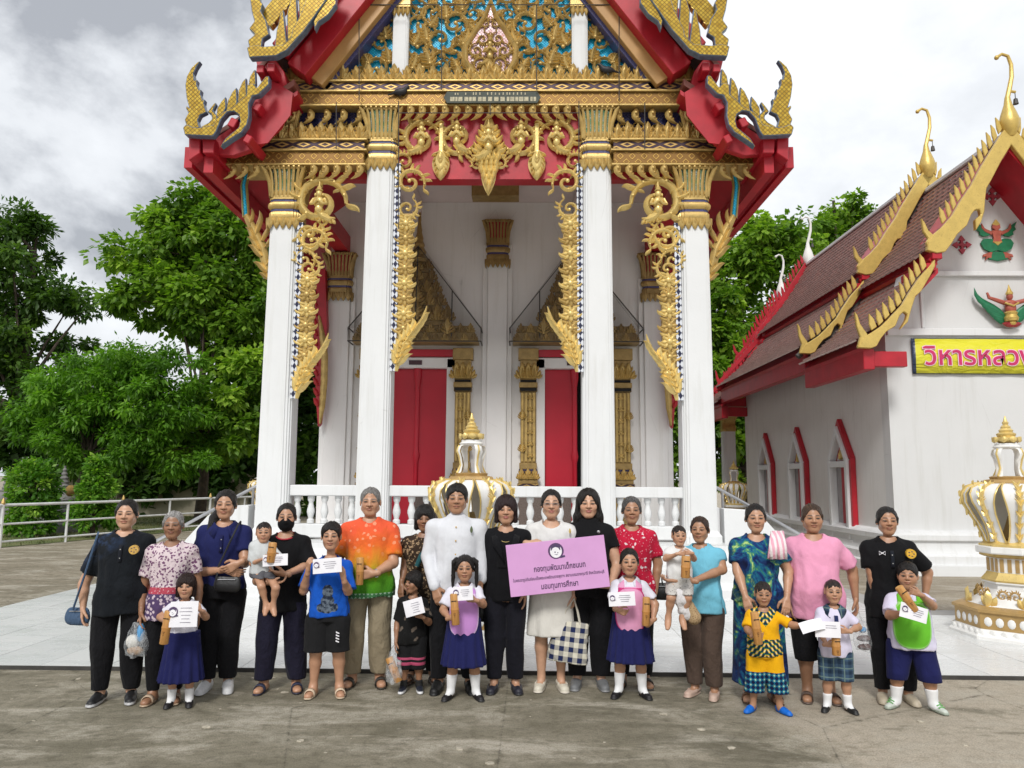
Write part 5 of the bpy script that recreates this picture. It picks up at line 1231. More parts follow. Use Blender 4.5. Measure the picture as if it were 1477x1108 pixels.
    def mesh(s):
        d = s.d; nx, ny, nz = d.shape; ins = d < 0
        c = np.zeros((nx-1, ny-1, nz-1), np.int8)
        for a in (0, 1):
            for b in (0, 1):
                for e in (0, 1): c += ins[a:nx-1+a, b:ny-1+b, e:nz-1+e]
        mask = (c > 0) & (c < 8); idx = np.argwhere(mask)
        ids = np.full(mask.shape, -1, np.int32); ids[mask] = np.arange(len(idx))
        pos = np.zeros((len(idx), 3), f32); cnt = np.zeros(len(idx), f32)
        for ax in range(3):
            for u in (0, 1):
                for v in (0, 1):
                    o = [0, 0, 0]; o[(ax+1) % 3] = u; o[(ax+2) % 3] = v; o2 = list(o); o2[ax] = 1
                    da = d[idx[:, 0]+o[0], idx[:, 1]+o[1], idx[:, 2]+o[2]]; db = d[idx[:, 0]+o2[0], idx[:, 1]+o2[1], idx[:, 2]+o2[2]]
                    cr = (da < 0) != (db < 0); t = np.where(cr, da / np.where(cr, da - db, 1), 0)
                    for q in range(3): pos[:, q] += np.where(cr, o[q] + (t if q == ax else 0), 0)
                    cnt += cr
        V = s.lo + s.h * (idx + pos / np.maximum(cnt, 1)[:, None])
        fs = []
        for ax in range(3):
            A = np.moveaxis(ins, ax, 0); I = np.moveaxis(ids, ax, 0)
            # after moveaxis the other two axes keep their order; make the pair right handed
            flip = (ax == 1)
            e = A[:-1, 1:-1, 1:-1] != A[1:, 1:-1, 1:-1]; w = np.argwhere(e)
            if len(w) == 0: continue
            i, j, k = w[:, 0], w[:, 1] + 1, w[:, 2] + 1
            q = np.stack([I[i, j-1, k-1], I[i, j, k-1], I[i, j, k], I[i, j-1, k]], 1)
            up = A[i, j, k]
            if flip: up = ~up
            q = np.where(up[:, None], q, q[:, ::-1]); fs.append(q)
        Fq = np.concatenate(fs) if fs else np.zeros((0, 4), int)
        return V.astype(f32), Fq
def relax(V, Fq, it=1, w=0.5):
    for _ in range(it):
        acc = np.zeros_like(V); cn = np.zeros(len(V), f32)
        for a in range(4):
            b = (a + 1) % 4
            np.add.at(acc, Fq[:, a], V[Fq[:, b]]); np.add.at(cn, Fq[:, a], 1)
        V = V * (1 - w) + w * acc / np.maximum(cn, 1)[:, None]
    return V
def np_obj(name, parts, mat, parent):
    """parts: list of (V, F, colour array or None); one mesh with colour attribute 'Col'"""
    vo = 0; Vs = []; Fs = []; Cs = []
    for V, Fq, C in parts:
        Vs.append(V); Fs.append(Fq + vo); vo += len(V)
        Cs.append(np.broadcast_to(np.array(C if C is not None else (1, 1, 1), f32), (len(V), 3)))
    V = np.concatenate(Vs); Fq = np.concatenate(Fs); C = np.concatenate(Cs)
    me = bpy.data.meshes.new(name); me.vertices.add(len(V)); me.vertices.foreach_set('co', V.astype(f32).ravel())
    me.loops.add(Fq.size); me.loops.foreach_set('vertex_index', Fq.astype(np.int32).ravel())
    me.polygons.add(len(Fq)); me.polygons.foreach_set('loop_start', np.arange(0, Fq.size, 4, dtype=np.int32))
    me.polygons.foreach_set('loop_total', np.full(len(Fq), 4, np.int32))
    me.polygons.foreach_set('use_smooth', np.ones(len(Fq), bool))
    at_ = me.attributes.new('Col', 'FLOAT_COLOR', 'POINT')
    at_.data.foreach_set('color', np.concatenate([C, np.ones((len(V), 1), f32)], 1).astype(f32).ravel())
    me.update(calc_edges=True); me.validate()
    me.materials.append(mat)
    return link(name, me, parent)
def vcol_mat(name, rough=0.5, bump=0.0, bscale=400.0, sss=0.0, spec=0.4, var=0.1, vs_=25):
    t = NT(name); a = t.n('ShaderNodeAttribute', attribute_name='Col')
    n = t.noise(t.wpos(), vs_, 4)
    k = t.ramp(n, [(0.25, (1 - var,) * 3), (0.75, (1 + var * 0.4,) * 3)])
    if bump: t.bump(t.noise(t.wpos(), bscale, 2), bump, 0.003)
    m = t.out(t.mix(1.0, a.outputs['Color'], k, 'MULTIPLY'), rough, 0.0, spec)
    if sss:
        t.b.inputs['Subsurface Weight'].default_value = sss
        t.b.inputs['Subsurface Radius'].default_value = (0.012, 0.004, 0.002); t.b.inputs['Subsurface Scale'].default_value = 0.4
    return m
M_SKIN = vcol_mat('skin', 0.42, 0.12, 300, 0.0, 0.5, 0.12, 30)
M_SHOE = vcol_mat('shoe', 0.5, 0.05, 200, 0, 0.35, 0.15, 60)
M_CLOTHC = vcol_mat('dyed_cloth', 0.85, 0.25, 500, 0, 0.2, 0.10, 18)
def hair_mat():
    t = NT('hair'); a = t.n('ShaderNodeAttribute', attribute_name='Col'); v = t.coord('Object', (210, 210, 26))
    n = t.noise(v, 1.0, 3, 0.6); k = t.ramp(n, [(0.3, (0.25,) * 3), (0.7, (1.5,) * 3)])
    t.bump(n, 1.0, 0.010)
    return t.out(t.mix(1.0, a.outputs['Color'], k, 'MULTIPLY'), 0.36, 0.0, 0.32)
M_HAIR = hair_mat()
# ------------------------------------------------------------------ the figure
def smooth01(x): return np.clip(x, 0, 1)
def head_parts(P):
    """head in unit space (chin -0.5 .. crown 0.5, face towards -y)"""
    kid = P.get('kid', 0.0); fat = P.get('fat', 0.0); male = P.get('male', 0.0); old = P.get('old', 0.0)
    h = P.get('head_res', 0.0195); fv = P.setdefault('fv', np.random.RandomState(abs(int(P.get('H', 1) * 9973 + 31 * P.get('g', 1) * 100 + P.get('seed', 0))) % 9999).normal(0, 1, 10))
    S = SDF((-0.46, -0.56, -0.95), (0.46, 0.56, 0.56), h)
    S.ell((0, 0.05, 0.13), (0.335 + .02 * kid + .010 * fv[4], 0.40, 0.365), 0)
    S.ell((0, -0.085, -0.14), (0.268 + .02 * fat + .015 * kid, 0.272, 0.335 - .02 * kid), 0.10)
    S.ell((0, -0.235, -0.385), (0.105 + .02 * male, 0.085, 0.085 + .01 * male), 0.12)
    for sx in (-1, 1):
        S.cone((sx * (.20 + .02 * male + .03 * fat + .014 * fv[0]), 0.02, -0.24 + .015 * fv[7]), (sx * .08, -.2, -.40), .085 + .02 * fat, .06, 0.10)
        S.ell((sx * .165, -0.235, -0.105), (.10 + .02 * (fat + kid) + .010 * fv[1], .09, .10 + .02 * (fat + kid)), 0.09)
        S.ell((sx * .14, -.405, .015), (.085, .07, .05), 0.05, 'sub')
        S.ell((sx * .138, -.300, .008), (.078, .052, .05), 0.02)
        S.cone((sx * .05, -.318, .085), (sx * .20, -.268, .085), .045, .035, 0.05)
        S.ell((sx * .345, .03, -.03), (.03, .075, .125), 0.02, rz=sx * -0.35)
        S.ell((sx * (.058 - .008 * kid), -.372 + .012 * kid, -.105 + .010 * kid), (.048 - .008 * kid, .05, .038 - .006 * kid), 0.03)
    S.cone((0, -.335, .055), (0, -.415 - .010 * fv[2] + .022 * kid, -.085 - .014 * fv[3] + .012 * kid), .035, .050 - .006 * kid + .005 * fv[5], 0.045)
    S.ell((0, -.345, -.205), (.10, .045, .028), 0.025)
    S.ell((0, -.342, -.262), (.085, .046, .034), 0.025)
    S.ell((0, -.43, -.2335), (.11, .06, .010), 0.012, 'sub')
    nr = .150 + .03 * male + .05 * fat - .01 * kid
    S.cone((0, .07, -.22), (0, .11, -1.1), nr, nr * 1.08, 0.06)
    return S
def face_colour(V, skin, P):
    """pigment of lips, brows and eyes; shade of mouth line, nostrils and creases painted in"""
    x, y, z = V[:, 0], V[:, 1], V[:, 2]; ax = np.abs(x); fv = P['fv']; sm = P.get('smile', .25 + .25 * fv[6])
    C = np.repeat(np.array([skin], f32), len(V), 0)
    def put(w, c):
        w = np.clip(w, 0, 1)[:, None]; C[:] = C * (1 - w) + np.array(c, f32) * w
    front = smooth01((-.12 - y) / .05)
    put(0.25 * front * np.exp(-(((ax - .16) / .09) ** 2 + ((z + .1) / .08) ** 2)), (skin[0] * 1.1, skin[1] * .78, skin[2] * .75))
    lip = P.get('lip', (skin[0] * .80, skin[1] * .52, skin[2] * .52))
    put(front * smooth01((1.0 - (x / .118) ** 2 - ((z + .235 - sm * (x * x * 3.0 - .012)) / .050) ** 2) * 3) * .8, lip)
    put(front * smooth01(1.5 - np.abs(z + .235 - sm * (x * x * 3.0 - .012)) / .011) * smooth01((.120 - ax) / .02) * .85, (skin[0] * .28, skin[1] * .16, skin[2] * .16))  # shade between the lips painted as a dark line
    hair = P.get('browc', (.03, .022, .018))
    bz = .098 + .008 * fv[8] + .02 * np.cos((ax - .13) * (12 + 2 * fv[9])) + .012 * P.get('kid', 0)
    put(front * smooth01(1.8 - np.abs(z - bz) / .017) * smooth01((ax - .045) / .02) * smooth01((.225 - ax) / .03) * P.get('brow', .85), hair)
    ex = (ax - .140) / .078; ez = (z - .012 - .10 * (ax - .14)) / P.get('eye', .026 + .008 * P.get('kid', 0))
    eye = smooth01((1.0 - ex ** 2 - ez ** 2) * 2.5) * front
    put(eye, (.17, .125, .10))
    put(eye * smooth01(1.7 - np.hypot(ax - .137, z - .012) / .030), (.012, .008, .006))
    put(front * smooth01(1.6 - np.abs(ez - .9 + .9 * ex ** 2) / .38) * smooth01((1.08 - np.abs(ex)) * 5) * .9, (.010, .007, .006))
    put(front * smooth01(1.6 - np.abs(ez + 1.0 - .9 * ex ** 2) / .4) * smooth01((1.0 - np.abs(ex)) * 4) * .30, (skin[0] * .4, skin[1] * .3, skin[2] * .3))
    put(front * smooth01(1.4 - np.hypot((ax - .036) / 1.4, z + .138) / .018) * .8, (skin[0] * .25, skin[1] * .15, skin[2] * .13))  # nostril shade painted as two dark spots
    # shade of the creases beside the nose painted as dark lines, stronger with age; hair roots fading into the forehead
    nl = smooth01(1.5 - np.abs(ax - (.085 + .55 * (-.10 - z))) / .014) * smooth01((-.09 - z) / .03) * smooth01((z + .26) / .05) * front
    put(nl * (.16 + .38 * P.get('old', 0)) * (1 - .9 * min(1, P.get('kid', 0))), (skin[0] * .5, skin[1] * .4, skin[2] * .38))
    if P.get('old', 0):
        for zz in (.175, .215, .25): put(front * smooth01(1.3 - np.abs(z - zz - .015 * np.cos(x * 14)) / .009) * smooth01((.20 - ax) / .05) * .25 * P['old'], (skin[0] * .5, skin[1] * .42, skin[2] * .4))  # forehead wrinkles: their shade drawn as darker skin lines
        put(front * smooth01(1.3 - np.abs(ez + 1.9 - .8 * ex ** 2) / .5) * smooth01((1.0 - np.abs(ex)) * 4) * .3 * P['old'], (skin[0] * .5, skin[1] * .42, skin[2] * .4))  # shade of the folds under the eyes put into the skin colour
    if P.get('hair') and P['hair'] not in ('bob', 'bobold', 'bowl', 'long'):
        hc = P.get('hairc', (.012, .010, .009)); put(smooth01((z + .55 * np.maximum(0, ax - .12) - .255 - .05 * (P['hair'] == 'thin')) / .07) * .85, hc); put(smooth01((y - .10) / .06) * (z > -.12) * (ax < .33) * .8, hc)
    return C
def hair_parts(P):
    st = P['hair']; h = 0.029
    lo = [-0.55, -0.50, -0.62]; hi = [0.55, 0.72, 0.62]
    if st in ('long', 'ponyfront'): lo[2] = -1.75
    if st in ('pigtails', 'pony'): lo[2] = -1.15
    S = SDF(lo, hi, h)
    o = {'buzz': .012, 'short': .042, 'boyshort': .04, 'bowl': .055, 'bob': .06, 'long': .06, 'tied': .013, 'pony': .016, 'ponyfront': .026,
         'pigtails': .03, 'thin': .018, 'baby': .014, 'bobold': .06}[st]
    S.ell((0, 0.055, 0.135), (0.338 + o, 0.402 + o, 0.372 + o * 1.1), 0)
    if st in ('short', 'boyshort', 'buzz', 'thin', 'baby'):
        S.ell((0, .19, -.12), (.275 + o * .7, .23 + o * .7, .26), .06)
        S.ell((0, -.52, -.01), (.40, .36, .30 if st != 'thin' else .38), .04, 'sub')
        for sx in (-1, 1):      # round the ears
            S.ell((sx * .42, -.02, -.17), (.15, .17, .23), .04, 'sub')
            S.cone((sx * .40, -.30, -.1), (sx * .40, -.14, .12), .10, .06, .03, 'sub')
        S.plane((0, 0.35, -1), .34, .05)
    else:
        if st in ('tied', 'pony', 'pigtails', 'ponyfront'):
            S.ell((0, .15, -.16), (.275, .26, .28), .08)
            S.ell((0, -.57, -.06), (.38, .44, .47), .04, 'sub')
            for sx in (-1, 1): S.ell((sx * .42, -.08, -.25), (.12, .17, .21), .05, 'sub'); S.cone((sx * .30, -.12, .10), (sx * .315, .06, -.06), .06, .07, .05)
        if st == 'tied':
            S.ell((0, .50, .05), (.15, .13, .14), .05)
        if st == 'pony':
            S.cone((0, .45, .1), (.10, .50, -.35), .10, .10, .05); S.cone((.10, .50, -.35), (.20, .38, -.85), .10, .03, .03)
        if st == 'ponyfront':
            S.cone((-.1, .40, -.05), (-.36, .12, -.45), .16, .17, .08); S.cone((-.36, .12, -.45), (-.50, -.12, -1.1), .17, .14, .06)
            S.cone((-.50, -.12, -1.1), (-.44, -.2, -1.45), .14, .05, .05)
        if st == 'pigtails':
            for sx in (-1, 1):
                S.cone((sx * .34, .06, .34), (sx * .50, .06, .18), .10, .12, .03); S.cone((sx * .50, .06, .18), (sx * .47, .02, -.35), .11, .085, .05)
                S.cone((sx * .47, .02, -.35), (sx * .46, -.05, -.85), .085, .035, .03)
        if st == 'long':
            for sx in (-1, 1):
                S.cone((sx * .28, .08, .12), (sx * .36, .05, -.45), .15, .16, .10); S.cone((sx * .36, .05, -.45), (sx * .42, .10, -1.05), .16, .15, .08)
                S.cone((sx * .42, .10, -1.05), (sx * .36, .10, -1.4), .15, .06, .06)
            S.ell((0, .25, -.4), (.36, .2, .7), .1)
            S.ell((0, -.40, -.14), (.235, .36, .46), .05, 'sub')
        if st in ('bob', 'bobold'):
            for sx in (-1, 1): S.cone((sx * .30, .02, .12), (sx * .335, .0, -.36), .12, .10, .08)
            S.ell((0, .18, -.15), (.37, .26, .42), .08)
            S.ell((0, -.44, -.22), (.245, .36, .40), .04, 'sub')
        if st == 'bowl':
            for sx in (-1, 1): S.cone((sx * .29, .02, .10), (sx * .315, .05, -.14), .11, .08, .08)
            S.ell((0, .2, -.12), (.33, .24, .30), .08)
            S.ell((0, -.46, -.26), (.27, .36, .40), .04, 'sub')
    S.wrinkle(.010 if st in ('tied', 'pony', 'ponyfront', 'pigtails') else .016, 3, 22, 0.5)
    # bare face: keep hair off the face below the hairline
    return S
def hair_strands(P, o):
    """loose locks lying on the hair, in head space: flat ribbons that break the smooth outline"""
    st = P['hair']; rg = np.random.RandomState(int(abs(P['fv'][0]) * 1000) + 3); rows = []; E = np.array([.338 + o, .402 + o, .372 + o * 1.1]); c0 = np.array([0, .055, .135])
    def surf(d, lift): d = d / np.linalg.norm(d); return c0 + d * E * (1 + lift)
    for i in range(150 if st not in ('buzz', 'thin', 'baby') else 60):
        fly = rg.rand() < .12; lift = rg.uniform(.0, .03) + (.06 * rg.rand() if fly else 0); n = 7; pts = []
        if st in ('tied', 'pony', 'pigtails', 'ponyfront'):
            az = rg.uniform(-1.75, 1.75); s0 = np.array([math.sin(az), -math.cos(az) * .9, .75 - .28 * abs(az) ** 1.3]); e0 = np.array([.10 * math.sin(az), 1.0, -.1])
            for k in range(n): t = k / (n - 1); pts.append(surf(s0 * (1 - t) + e0 * t + np.array([0, 0, .25 * math.sin(math.pi * t)]), lift * math.sin(math.pi * (.15 + .85 * t))))
        elif st in ('bob', 'bobold', 'long'):
            sx = rg.choice([-1, 1]); y0 = rg.uniform(-.65, .8); low = {'bob': -.42, 'bobold': -.42, 'long': -1.2}[st]; zend = low + rg.uniform(-.06, .05)
            for k in range(n):
                t = k / (n - 1)
                if t < .5: u = t / .5; pts.append(surf(np.array([sx * (.05 + .95 * u), y0 * (1 - .35 * u), 1.0 - .95 * u]), lift))
                else: u = (t - .5) / .5; q = surf(np.array([sx, y0 * .65, .05]), lift); pts.append(np.array([q[0] + sx * .02 * u, q[1] + .03 * u, q[2] * (1 - u) + zend * u]))
        else:
            az = rg.uniform(-3.14, 3.14); el = rg.uniform(.25, 1.4); d = np.array([math.sin(az) * math.cos(el), -math.cos(az) * math.cos(el), math.sin(el)]); tg = np.array([rg.normal(0, .3), -.8 if d[1] < 0 else .5, -.5]); L = .16 if st == 'bowl' else .09
            for k in range(n): t = k / (n - 1); pts.append(surf(d + tg * L * 1.6 * t, lift * .6 + .02 * math.sin(t * 2.2)))
        rows.append((np.array(pts), rg.uniform(.5, 2.6) ** 1.0, rg.uniform(.006, .014)))
    Vs, Fs, Cs = [], [], []; b = 0; hc = np.array(P.get('hairc', (.012, .010, .009)), f32)
    for pts, tone, w in rows:
        n = len(pts); tan = np.gradient(pts, axis=0); nor = pts - c0; s_ = np.cross(tan, nor); s_ /= np.linalg.norm(s_, axis=1)[:, None] + 1e-6; ww = w * np.sin(np.linspace(.35, 2.9, n))[:, None]
        Vs.append(np.concatenate([pts - s_ * ww, pts + s_ * ww])); Fs.append(np.array([[b + k, b + n + k, b + n + k + 1, b + k + 1] for k in range(n - 1)])); Cs.append(np.repeat((hc * tone)[None], 2 * n, 0)); b += 2 * n
    return np.concatenate(Vs).astype(f32), np.concatenate(Fs), np.concatenate(Cs)
HAIR_O = {'buzz': .012, 'short': .042, 'boyshort': .04, 'bowl': .055, 'bob': .06, 'long': .06, 'tied': .013, 'pony': .016, 'ponyfront': .026, 'pigtails': .03, 'thin': .018, 'baby': .014, 'bobold': .06}
POSE = {'relax': (16, 22, 14), 'hold': (46, 52, 34), 'grip': (66, 68, 40), 'flat': (5, 8, 5), 'fold': (25, 30, 20)}
def hand_parts(w, d, n, side, L, pose):
    w = Vector(w); d = Vector(d).normalized(); n = Vector(n); n = (n - d * n.dot(d)).normalized()
    t = d.cross(n) if side < 0 else n.cross(d)
    h = L / 26; m = L * 1.15
    S = SDF(tuple(w - Vector((m,) * 3)), tuple(w + Vector((m,) * 3)), h)
    k = 0.03 * L
    for o in (-.13, -.045, .045, .13):
        S.cone(w + d * (.10 * L) + t * (o * .75 * L), w + d * (.48 * L) + t * (o * L * 1.15), .085 * L, .075 * L, .05 * L)
    S.cone(w - d * (.16 * L), w + d * (.12 * L), .155 * L, .135 * L, .06 * L)
    a = [math.radians(q) for q in POSE[pose]]
    for o, ln in ((.165, .41), (.055, .46), (-.055, .43), (-.155, .34)):
        p = w + d * (.50 * L) + t * (o * L); ang = 0; r = .056 * L
        for q, fr in zip(a, (.45, .31, .24)):
            ang += q * (1.0 - .25 * o / .165)
            dd = d * math.cos(ang) + n * math.sin(ang) + t * (o * .35)
            p2 = p + dd * (ln * fr * L); S.cone(p, p2, r, r * .9, k * .55); p = p2; r *= .9
    p = w + d * (.14 * L) + t * (.13 * L) + n * (.04 * L)
    p2 = p + (d * .62 + t * .60 + n * .38).normalized() * (.25 * L); p3 = p2 + (d * .86 + t * .10 + n * .5).normalized() * (.17 * L)
    p4 = p3 + (d * .9 - t * .1 + n * .4).normalized() * (.11 * L)
    S.cone(p, p2, .09 * L, .07 * L, k * 1.6); S.cone(p2, p3, .068 * L, .06 * L, k); S.cone(p3, p4, .06 * L, .05 * L, k)
    return S.mesh()

def cloth(name, c, rough=0.85, var=0.10, fold=0.22, metal=0.0, spec=0.15, sheen=0.04):
    """woven cloth: folds as soft relief, slight fading"""
    if name in _mats: return _mats[name]
    t = NT(name); m_ = t.out(c, rough, metal, spec); cloth_finish(t, c, fold, var, sheen); _mats[name] = m_; return m_
def cloth_finish(t, col, fold=0.22, var=0.10, sheen=0.04):
    v = t.coord('Object', (9, 9, 4.5)); n = t.noise(v, 1.0, 3, 0.55, 1.6); n2 = t.noise(t.coord('Object', (30, 30, 18)), 1.0, 2, 0.5, 0.8)
    t.bump(t.math('ADD', n, t.math('MULTIPLY', n2, 0.3)), fold, 0.05)
    k = t.ramp(t.noise(t.coord('Object'), 7.0, 4), [(0.3, (1 - var,) * 3), (0.7, (1 + var * .5,) * 3)])
    t.l(t.mix(1.0, col, k, 'MULTIPLY'), t.b.inputs['Base Color'])
    t.b.inputs['Sheen Weight'].default_value = sheen; t.b.inputs['Sheen Roughness'].default_value = 0.5
    t.b.inputs['Specular IOR Level'].default_value = 0.15; t.b.inputs['Roughness'].default_value = 0.85
    return t.m
def torso_rows(P, e=1.0, ed=None, z0=None, z1=None, extra=None, hip=1.0, belly=0.0):
    """half widths of the trunk, in metres, widened by e (width) and ed (depth)"""
    H = P['H']; g = P['g']; c = P['zc']; ed = ed or e
    base = [(.455, .080, .062), (.52, .104, .072), (.57, .097, .070), (.62, .088, .066), (.70, .094, .071), (.75, .098, .068), (.782, .092, .058), (.803, .074, .050), (.822, .050, .044), (.845, .036, .038)]
    if P.get('kid'): base = [(.43, .088, .072), (.49, .100, .078), (.55, .096, .079), (.61, .093, .076), (.68, .094, .073), (.715, .094, .066), (.745, .086, .056), (.766, .066, .048), (.785, .045, .043), (.805, .036, .04)]
    rows = []
    for z, w, d in base:
        bel = belly * math.exp(-((z - .585) / .075) ** 2)
        hp = 1 + (hip - 1) * math.exp(-((z - .51) / .06) ** 2)
        rows.append([z * H, 0, P['bodyy'] - bel * H * .5, w * H * g * e * hp, (d * g * ed + bel * .5) * H])
    A = np.array(rows)
    if z0 is not None or z1 is not None:
        lo = z0 if z0 is not None else A[0, 0]; hi = z1 if z1 is not None else A[-1, 0]
        zs_ = [lo] + [r for r in A[:, 0] if lo < r < hi] + [hi]
        A = np.array([[q] + [np.interp(q, A[:, 0], A[:, c_]) for c_ in range(1, 5)] for q in zs_])
    return A
def person(px, pyf, pyh, label, P):
    """px, pyf: between the feet on the ground; pyh: top of the head (photograph pixels)"""
    b = gnd(px, pyf) if 'at' not in P else Vector(P['at'])
    H = P.get('H') or (at(px, pyh, b.y).z - b.z)
    P['H'] = H; kid = P.get('kid', 0.0); g = P.setdefault('g', 1.0); P['zc'] = 0; P.setdefault('bodyy', 0.0)
    yaw = math.atan2(-b.x, b.y) * 0.55 + R(P.get('yaw', 0))
    root = thing('person', label, 'person', b, yaw); root_m = Matrix.Translation(b) @ Matrix.Rotation(yaw, 4, 'Z'); inv = root_m.inverted()
    def loc(q):     # (px, py, metres in front of the person's axis) -> local
        return inv @ at(q[0], q[1], b.y - q[2])
    P['loc'] = loc; P['root'] = root; P['base'] = b; P['mat'] = root_m
    sk = P.get('skin', (.42, .235, .15))
    vox = P.get('vox', 0.0150 if not kid else 0.0120)
    hh = P.get('hh') or H / (6.75 - 1.25 * kid)
    P['hh'] = hh
    zsh = (.785 if not kid else .742) * H; shw = (.097 + .014 * P.get('male', 0)) * H * (0.70 + .30 * g)
    if kid: shw = .093 * H * (0.7 + .3 * g)
    zhip = (.50 if not kid else .455) * H; zkn = (.275 if not kid else .25) * H; zan = .048 * H
    # ---- arms
    arms = {}
    for key, sx in (('L', -1), ('R', 1)):
        sh = Vector((sx * shw, P['bodyy'] + .005 * H, zsh)); a = P.get('arm' + key)
        if a is None or a == 'hang':
            el = sh + Vector((sx * (.045 + .02 * (g - 1)) * H, .015 * H, -.185 * H)); wr = el + Vector((sx * .012 * H, -.035 * H, -.150 * H))
            a = {'pose': 'relax'}
        elif a == 'back':
            el = sh + Vector((sx * .06 * H, .04 * H, -.18 * H)); wr = el + Vector((-sx * .07 * H, .07 * H, -.10 * H)); a = {'pose': 'relax'}
        else:
            el = loc(a['e']); wr = loc(a['w'])
        hd = Vector(a.get('d', (wr - el).normalized())); pn = Vector(a.get('n', (-sx, 0, 0)))
        arms[key] = (sh, el, wr, hd, pn, a.get('pose', 'relax'), sx)
    P['arms'] = arms
    ra = (.0275 if not kid else .029) * H * (.55 + .45 * g) * (1 + .08 * P.get('male', 0))
    st = P.get('stance', .065) * H; toe = P.get('toe', 0.012) * H
    legs = {}
    for key, sx in (('L', -1), ('R', 1)):
        hp = Vector((sx * .052 * H * g, P['bodyy'], zhip)); kn = Vector((sx * (.4 * .052 * H * g + .6 * st), -.012 * H, zkn)); an = Vector((sx * st, .012 * H, zan))
        if P.get('legs'):
            q = P['legs'].get(key)
            if q: kn, an = loc(q[0]), loc(q[1])
        legs[key] = (hp, kn, an, sx)
    P['legj'] = legs
    # ---- body: one figure
    sit = P.get('legs') is not None
    jp = [q for k_ in 'LR' for q in (*arms[k_][:3], legs[k_][0], legs[k_][1], legs[k_][2])]
    mg = .10 * H + .03
    S = SDF((min(-.2 * H, min(q.x for q in jp) - mg), min(-.20 * H, min(q.y for q in jp) - mg), min(-.01, min(q.z for q in jp) - mg)), (max(.2 * H, max(q.x for q in jp) + mg), max(.16 * H, max(q.y for q in jp) + mg), .90 * H), vox)
    rows = torso_rows(P, .88)
    S.loft(rows, .02, cap=True)
    for key in 'LR':
        sh, el, wr, *_ = arms[key]
        S.cone(sh + Vector((0, 0, -.01 * H)), el, ra * 1.22, ra * .92, .03); S.cone(el, el.lerp(wr, .3), ra * .88, ra * .86, .015); S.cone(el.lerp(wr, .3), wr, ra * .86, ra * .54, .015)
        hp, kn, an, sx = legs[key]; rl = .051 * H * (.45 + .55 * g) * (1 if not kid else 1.05)
        S.cone(hp, kn, rl, rl * .68, .03)
        mid = kn.lerp(an, .32) + Vector((0, .012 * H, 0)); S.cone(kn, mid, rl * .68, rl * .66, .02); S.cone(mid, an, rl * .66, rl * .38, .02)
        fl = .112 * H
        if sit: tipd = Vector((sx * .1, -.6, -.45)).normalized()
        else: tipd = Vector((sx * toe / (.118 * H) * 1.5, -1, 0)).normalized()
        heel = an + Vector((0, .018 * H, -.030 * H)); ball = heel + tipd * fl
        fs_ = P.get('foot', 1.0)
        S.cone(heel, heel.lerp(ball, fs_), .026 * H * fs_, .022 * H * fs_, .02, sc=(.92, 1, 1.25)); S.cone(an, heel.lerp(ball, .5 * fs_), .024 * H * fs_, .02 * H * fs_, .03)
        legs[key] = (hp, kn, an, sx, heel, ball)
    V, Fq = S.mesh()
    parts = [(V, Fq, sk)]
    # ---- head
    tilt = P.get('tilt', 0.0); turn = R(P.get('turn', 0)); nod = R(P.get('nod', 0))
    hm = Matrix.Translation(Vector((P.get('headx', 0), P['bodyy'] - .012 * H, H - hh * .5 - .01 * hh))) @ Matrix.Rotation(turn, 4, 'Z') @ Matrix.Rotation(R(tilt), 4, 'Y') @ Matrix.Rotation(nod, 4, 'X') @ Matrix.Diagonal((hh, hh, hh, 1))
    P['hm'] = hm; M3 = np.array(hm.to_3x3(), f32); T3 = np.array(hm.translation, f32)
    S = head_parts(P); V, Fq = S.mesh()
    C = face_colour(V, sk, P); parts.append((V @ M3.T + T3, Fq, C))
    # ---- hands
    for key in 'LR':
        sh, el, wr, hd, pn, pose, sx = arms[key]
        if P.get('nohand' + key): continue
        L = (.106 if not kid else .104) * H * (1 + .05 * P.get('male', 0))
        V, Fq = hand_parts(wr, hd, pn, sx, L, pose); parts.append((V, Fq, tuple(c * .95 for c in sk)))
    body = np_obj('body', parts, M_SKIN, root)
    if P.get('hair'):
        V, Fq = hair_parts(P).mesh()
        V2, F2, C2 = hair_strands(P, HAIR_O[P['hair']])
        np_obj('hair', [(V @ M3.T + T3, Fq, P.get('hairc', (.012, .010, .009)))] + ([(V2 @ M3.T + T3, F2, C2)] if P['hair'] != 'buzz' else []), M_HAIR, root)
    return root
